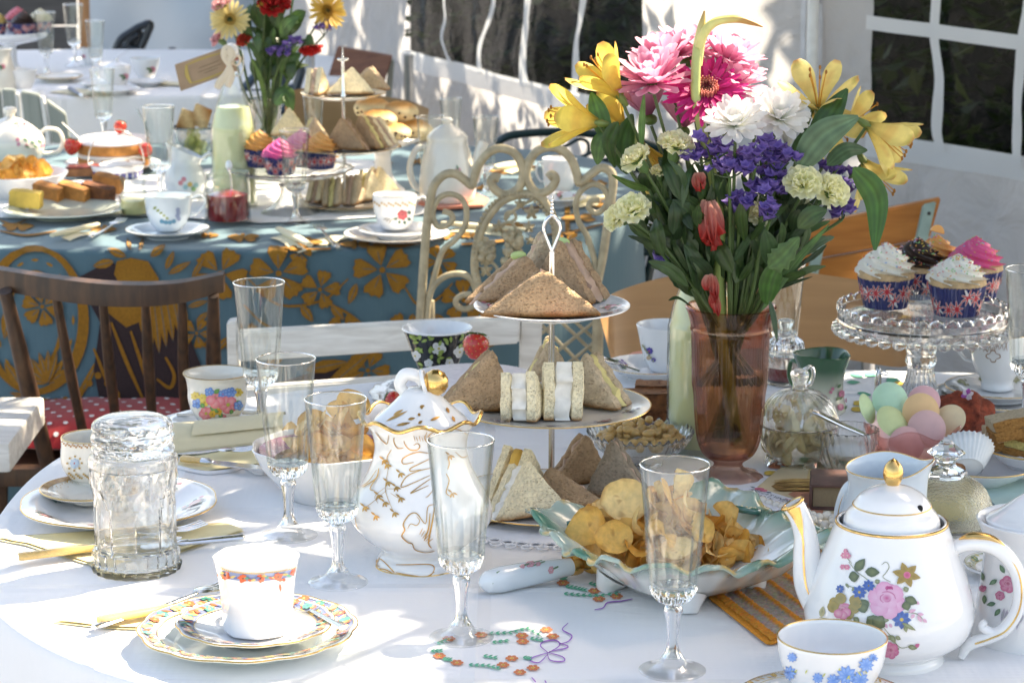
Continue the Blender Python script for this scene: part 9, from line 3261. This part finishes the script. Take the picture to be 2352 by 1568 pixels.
napkin('cream napkin spread beside the fork on the blue cloth edge',[(690,560),(760,545),(805,550),(740,568)],NAPC,layers=2)
plate('saucer',1284,452,64,'pink patterned saucer at the right end of the blue table','saucer',dec=sprigs(8,.78,.1,[(.55,.2,.22)]))
cup('tea_cup',1284,440,[(24,442),(28,438),(36,420),(38,390),(40,364)],'tall plain white cup at the right end of the blue table',z=TZ + .0055,
 hpts=[(1250,385),(1238,375),(1232,395),(1240,415),(1252,418)])
t,s,pr = bowl('fruit_bowl',448,368,[(26,368),(30,364),(40,340),(46,312),(48,290)],'glass bowl of grapes behind the lemonade bottle with the tag',CUT,.0022,n=60)
gm = mesh('grape',ball((0,0,0),.0085,14,9),mat('green grape',(.36,.40,.10),.25,coat=.3,sss=.4))
for i in range(20):
 a,q = rnd(0,TAU),math.sqrt(R.random())
 tag(obj('grape',gm,None,loc=t.location + Vector((.024 * q * cos(a),.024 * q * sin(a),rnd(.012,.050)))),'green grape in the glass fruit bowl','grape','green grapes in the glass fruit bowl')
for u,v,a,lab in ((430,278,.5,'bread slice standing at the left above the grapes'),(462,268,-.4,'bread slice standing at the right above the grapes')):
 t = thing('bread_slice',lab,'bread',PY(u,v,P(448,368).y),a)
 obj('crumb',G().add(xf(box((0,0,0),(.034,.010,.040),.002),Matrix.Rotation(.35,4,'Y')),lambda q: mixc((.62,.48,.26),CRUST,1 if abs(q.x) > .016 else 0)),BREAD,t,angle=30)
# the far table
GF = 'flutes on the far white table'
for u,v,w,lab in ((108,176,48,'empty flute nearest on the far white table'),(172,152,46,'tallest flute at the back of the far white table'),(222,186,45,'empty flute left of the sugar bowl on the far white table')):
 flute(u,v,w,lab,GF)
p,s,rz = stand(25,166)
fs = thing('cake_stand','white footed cake stand of cupcakes on the far table','cake stand',p,rz)
pr = refine(rowsm(s,166,[(40,168),(36,163),(18,150),(15,120),(18,104),(60,94),(84,84),(86,74)]),4)
obj('stand',lathe(shell(pr,.003,.004),48),CHINA,fs,angle=60)
zb = TZ + (166 - 80) / s / .985
for u,v,dy,c,lab in ((-8,80,-.01,(.66,.50,.20),'cream iced cupcake at the left of the far cake stand'),(38,74,.02,(.66,.16,.20),'pink iced cupcake at the back of the far cake stand'),(58,80,-.02,(.04,.018,.012),'chocolate iced cupcake at the front of the far cake stand'),(94,76,.0,(.72,.64,.44),'white iced cupcake at the right of the far cake stand')):
 cupcake(lab,u,v,27,dy,c,1,0,zb=zb)
for u,v,hw,lab in ((135,176,54,'cream plate in the middle of the far white table'),(222,192,42,'white plate behind the sugar bowl on the far table'),(338,186,46,'white plate under the pink rose cup on the far table'),(50,212,46,'white plate under the plain cup on the far table'),(262,204,60,'white plate under the far sugar bowl')):
 plate('tea_plate',u,v,hw,lab,h=.012,m=CREAM if hw == 54 else CHINA,rim=GOLD if hw == 54 else None)
ROS = lambda x,yy,r: (lambda D: (D.rose(x,yy,r,(.58,.12,.22),(.66,.3,.36),(.4,.04,.1)),D.leaf(x,yy,x - r * 2.2,yy - r * .4,r,(.10,.18,.10)),D.leaf(x,yy,x - r * 1.2,yy + r * 1.2,r,(.10,.18,.10))))
cup('tea_cup',335,180,[(16,181),(18,178),(26,165),(31,148),(34,134)],'white cup with pink rose print on the far table',z=TZ + .006,dec=ROS(350,160,7))
cup('tea_cup',52,206,[(18,207),(20,204),(28,190),(32,174),(34,160)],'plain white cup at the left of the far table',z=TZ + .006,dec=ROS(26,176,5))
cup('coffee_cup',212,148,[(18,149),(22,140),(24,126),(25,112)],'small white cup behind the flutes on the far table',dec=ROS(192,130,5))
t,s,pr = bowl('sugar_bowl',270,198,[(18,198),(20,195),(26,180),(30,165),(32,152)],'white lidded sugar bowl with rose print on the far table',CHINA,.002,z=TZ + .006)
lp = refine(rowsm(s,198,[(31,153),(24,148),(10,143),(4,140),(5,136),(2,133)]),3)
obj('lid',lathe([(0,lp[0][1])] + lp + [(0,lp[-1][1])],32),CHINA,t)
D = Dec(lathemap(pr,s,270,198),.0006)
ROS(288,176,7)(D)
D.done('rose_print',t)
t,s,pr = bowl('milk_jug',0,214,[(30,215),(34,210),(40,180),(34,150),(28,128),(32,112)],'cream jug with rose sprig at the left edge of the far table',CREAM,.002,cat='jug')
D = Dec(lathemap(pr,s,0,214),.0006)
ROS(6,154,6)(D)
D.done('rose_print',t)
napkin('cream napkin along the front of the far table',[(112,214),(180,222),(255,222),(250,212),(170,206)],NAPC,layers=2)
napkin('yellow napkin at the right end of the far table',[(330,196),(440,202),(446,194),(345,188)],NAPC,layers=2)
knife('blue handled knife lying on the far table',[(160,202,0),(185,218,0),(200,226,0)],.5,mat('blue handle',(.12,.14,.22),.3),TZ + .008)
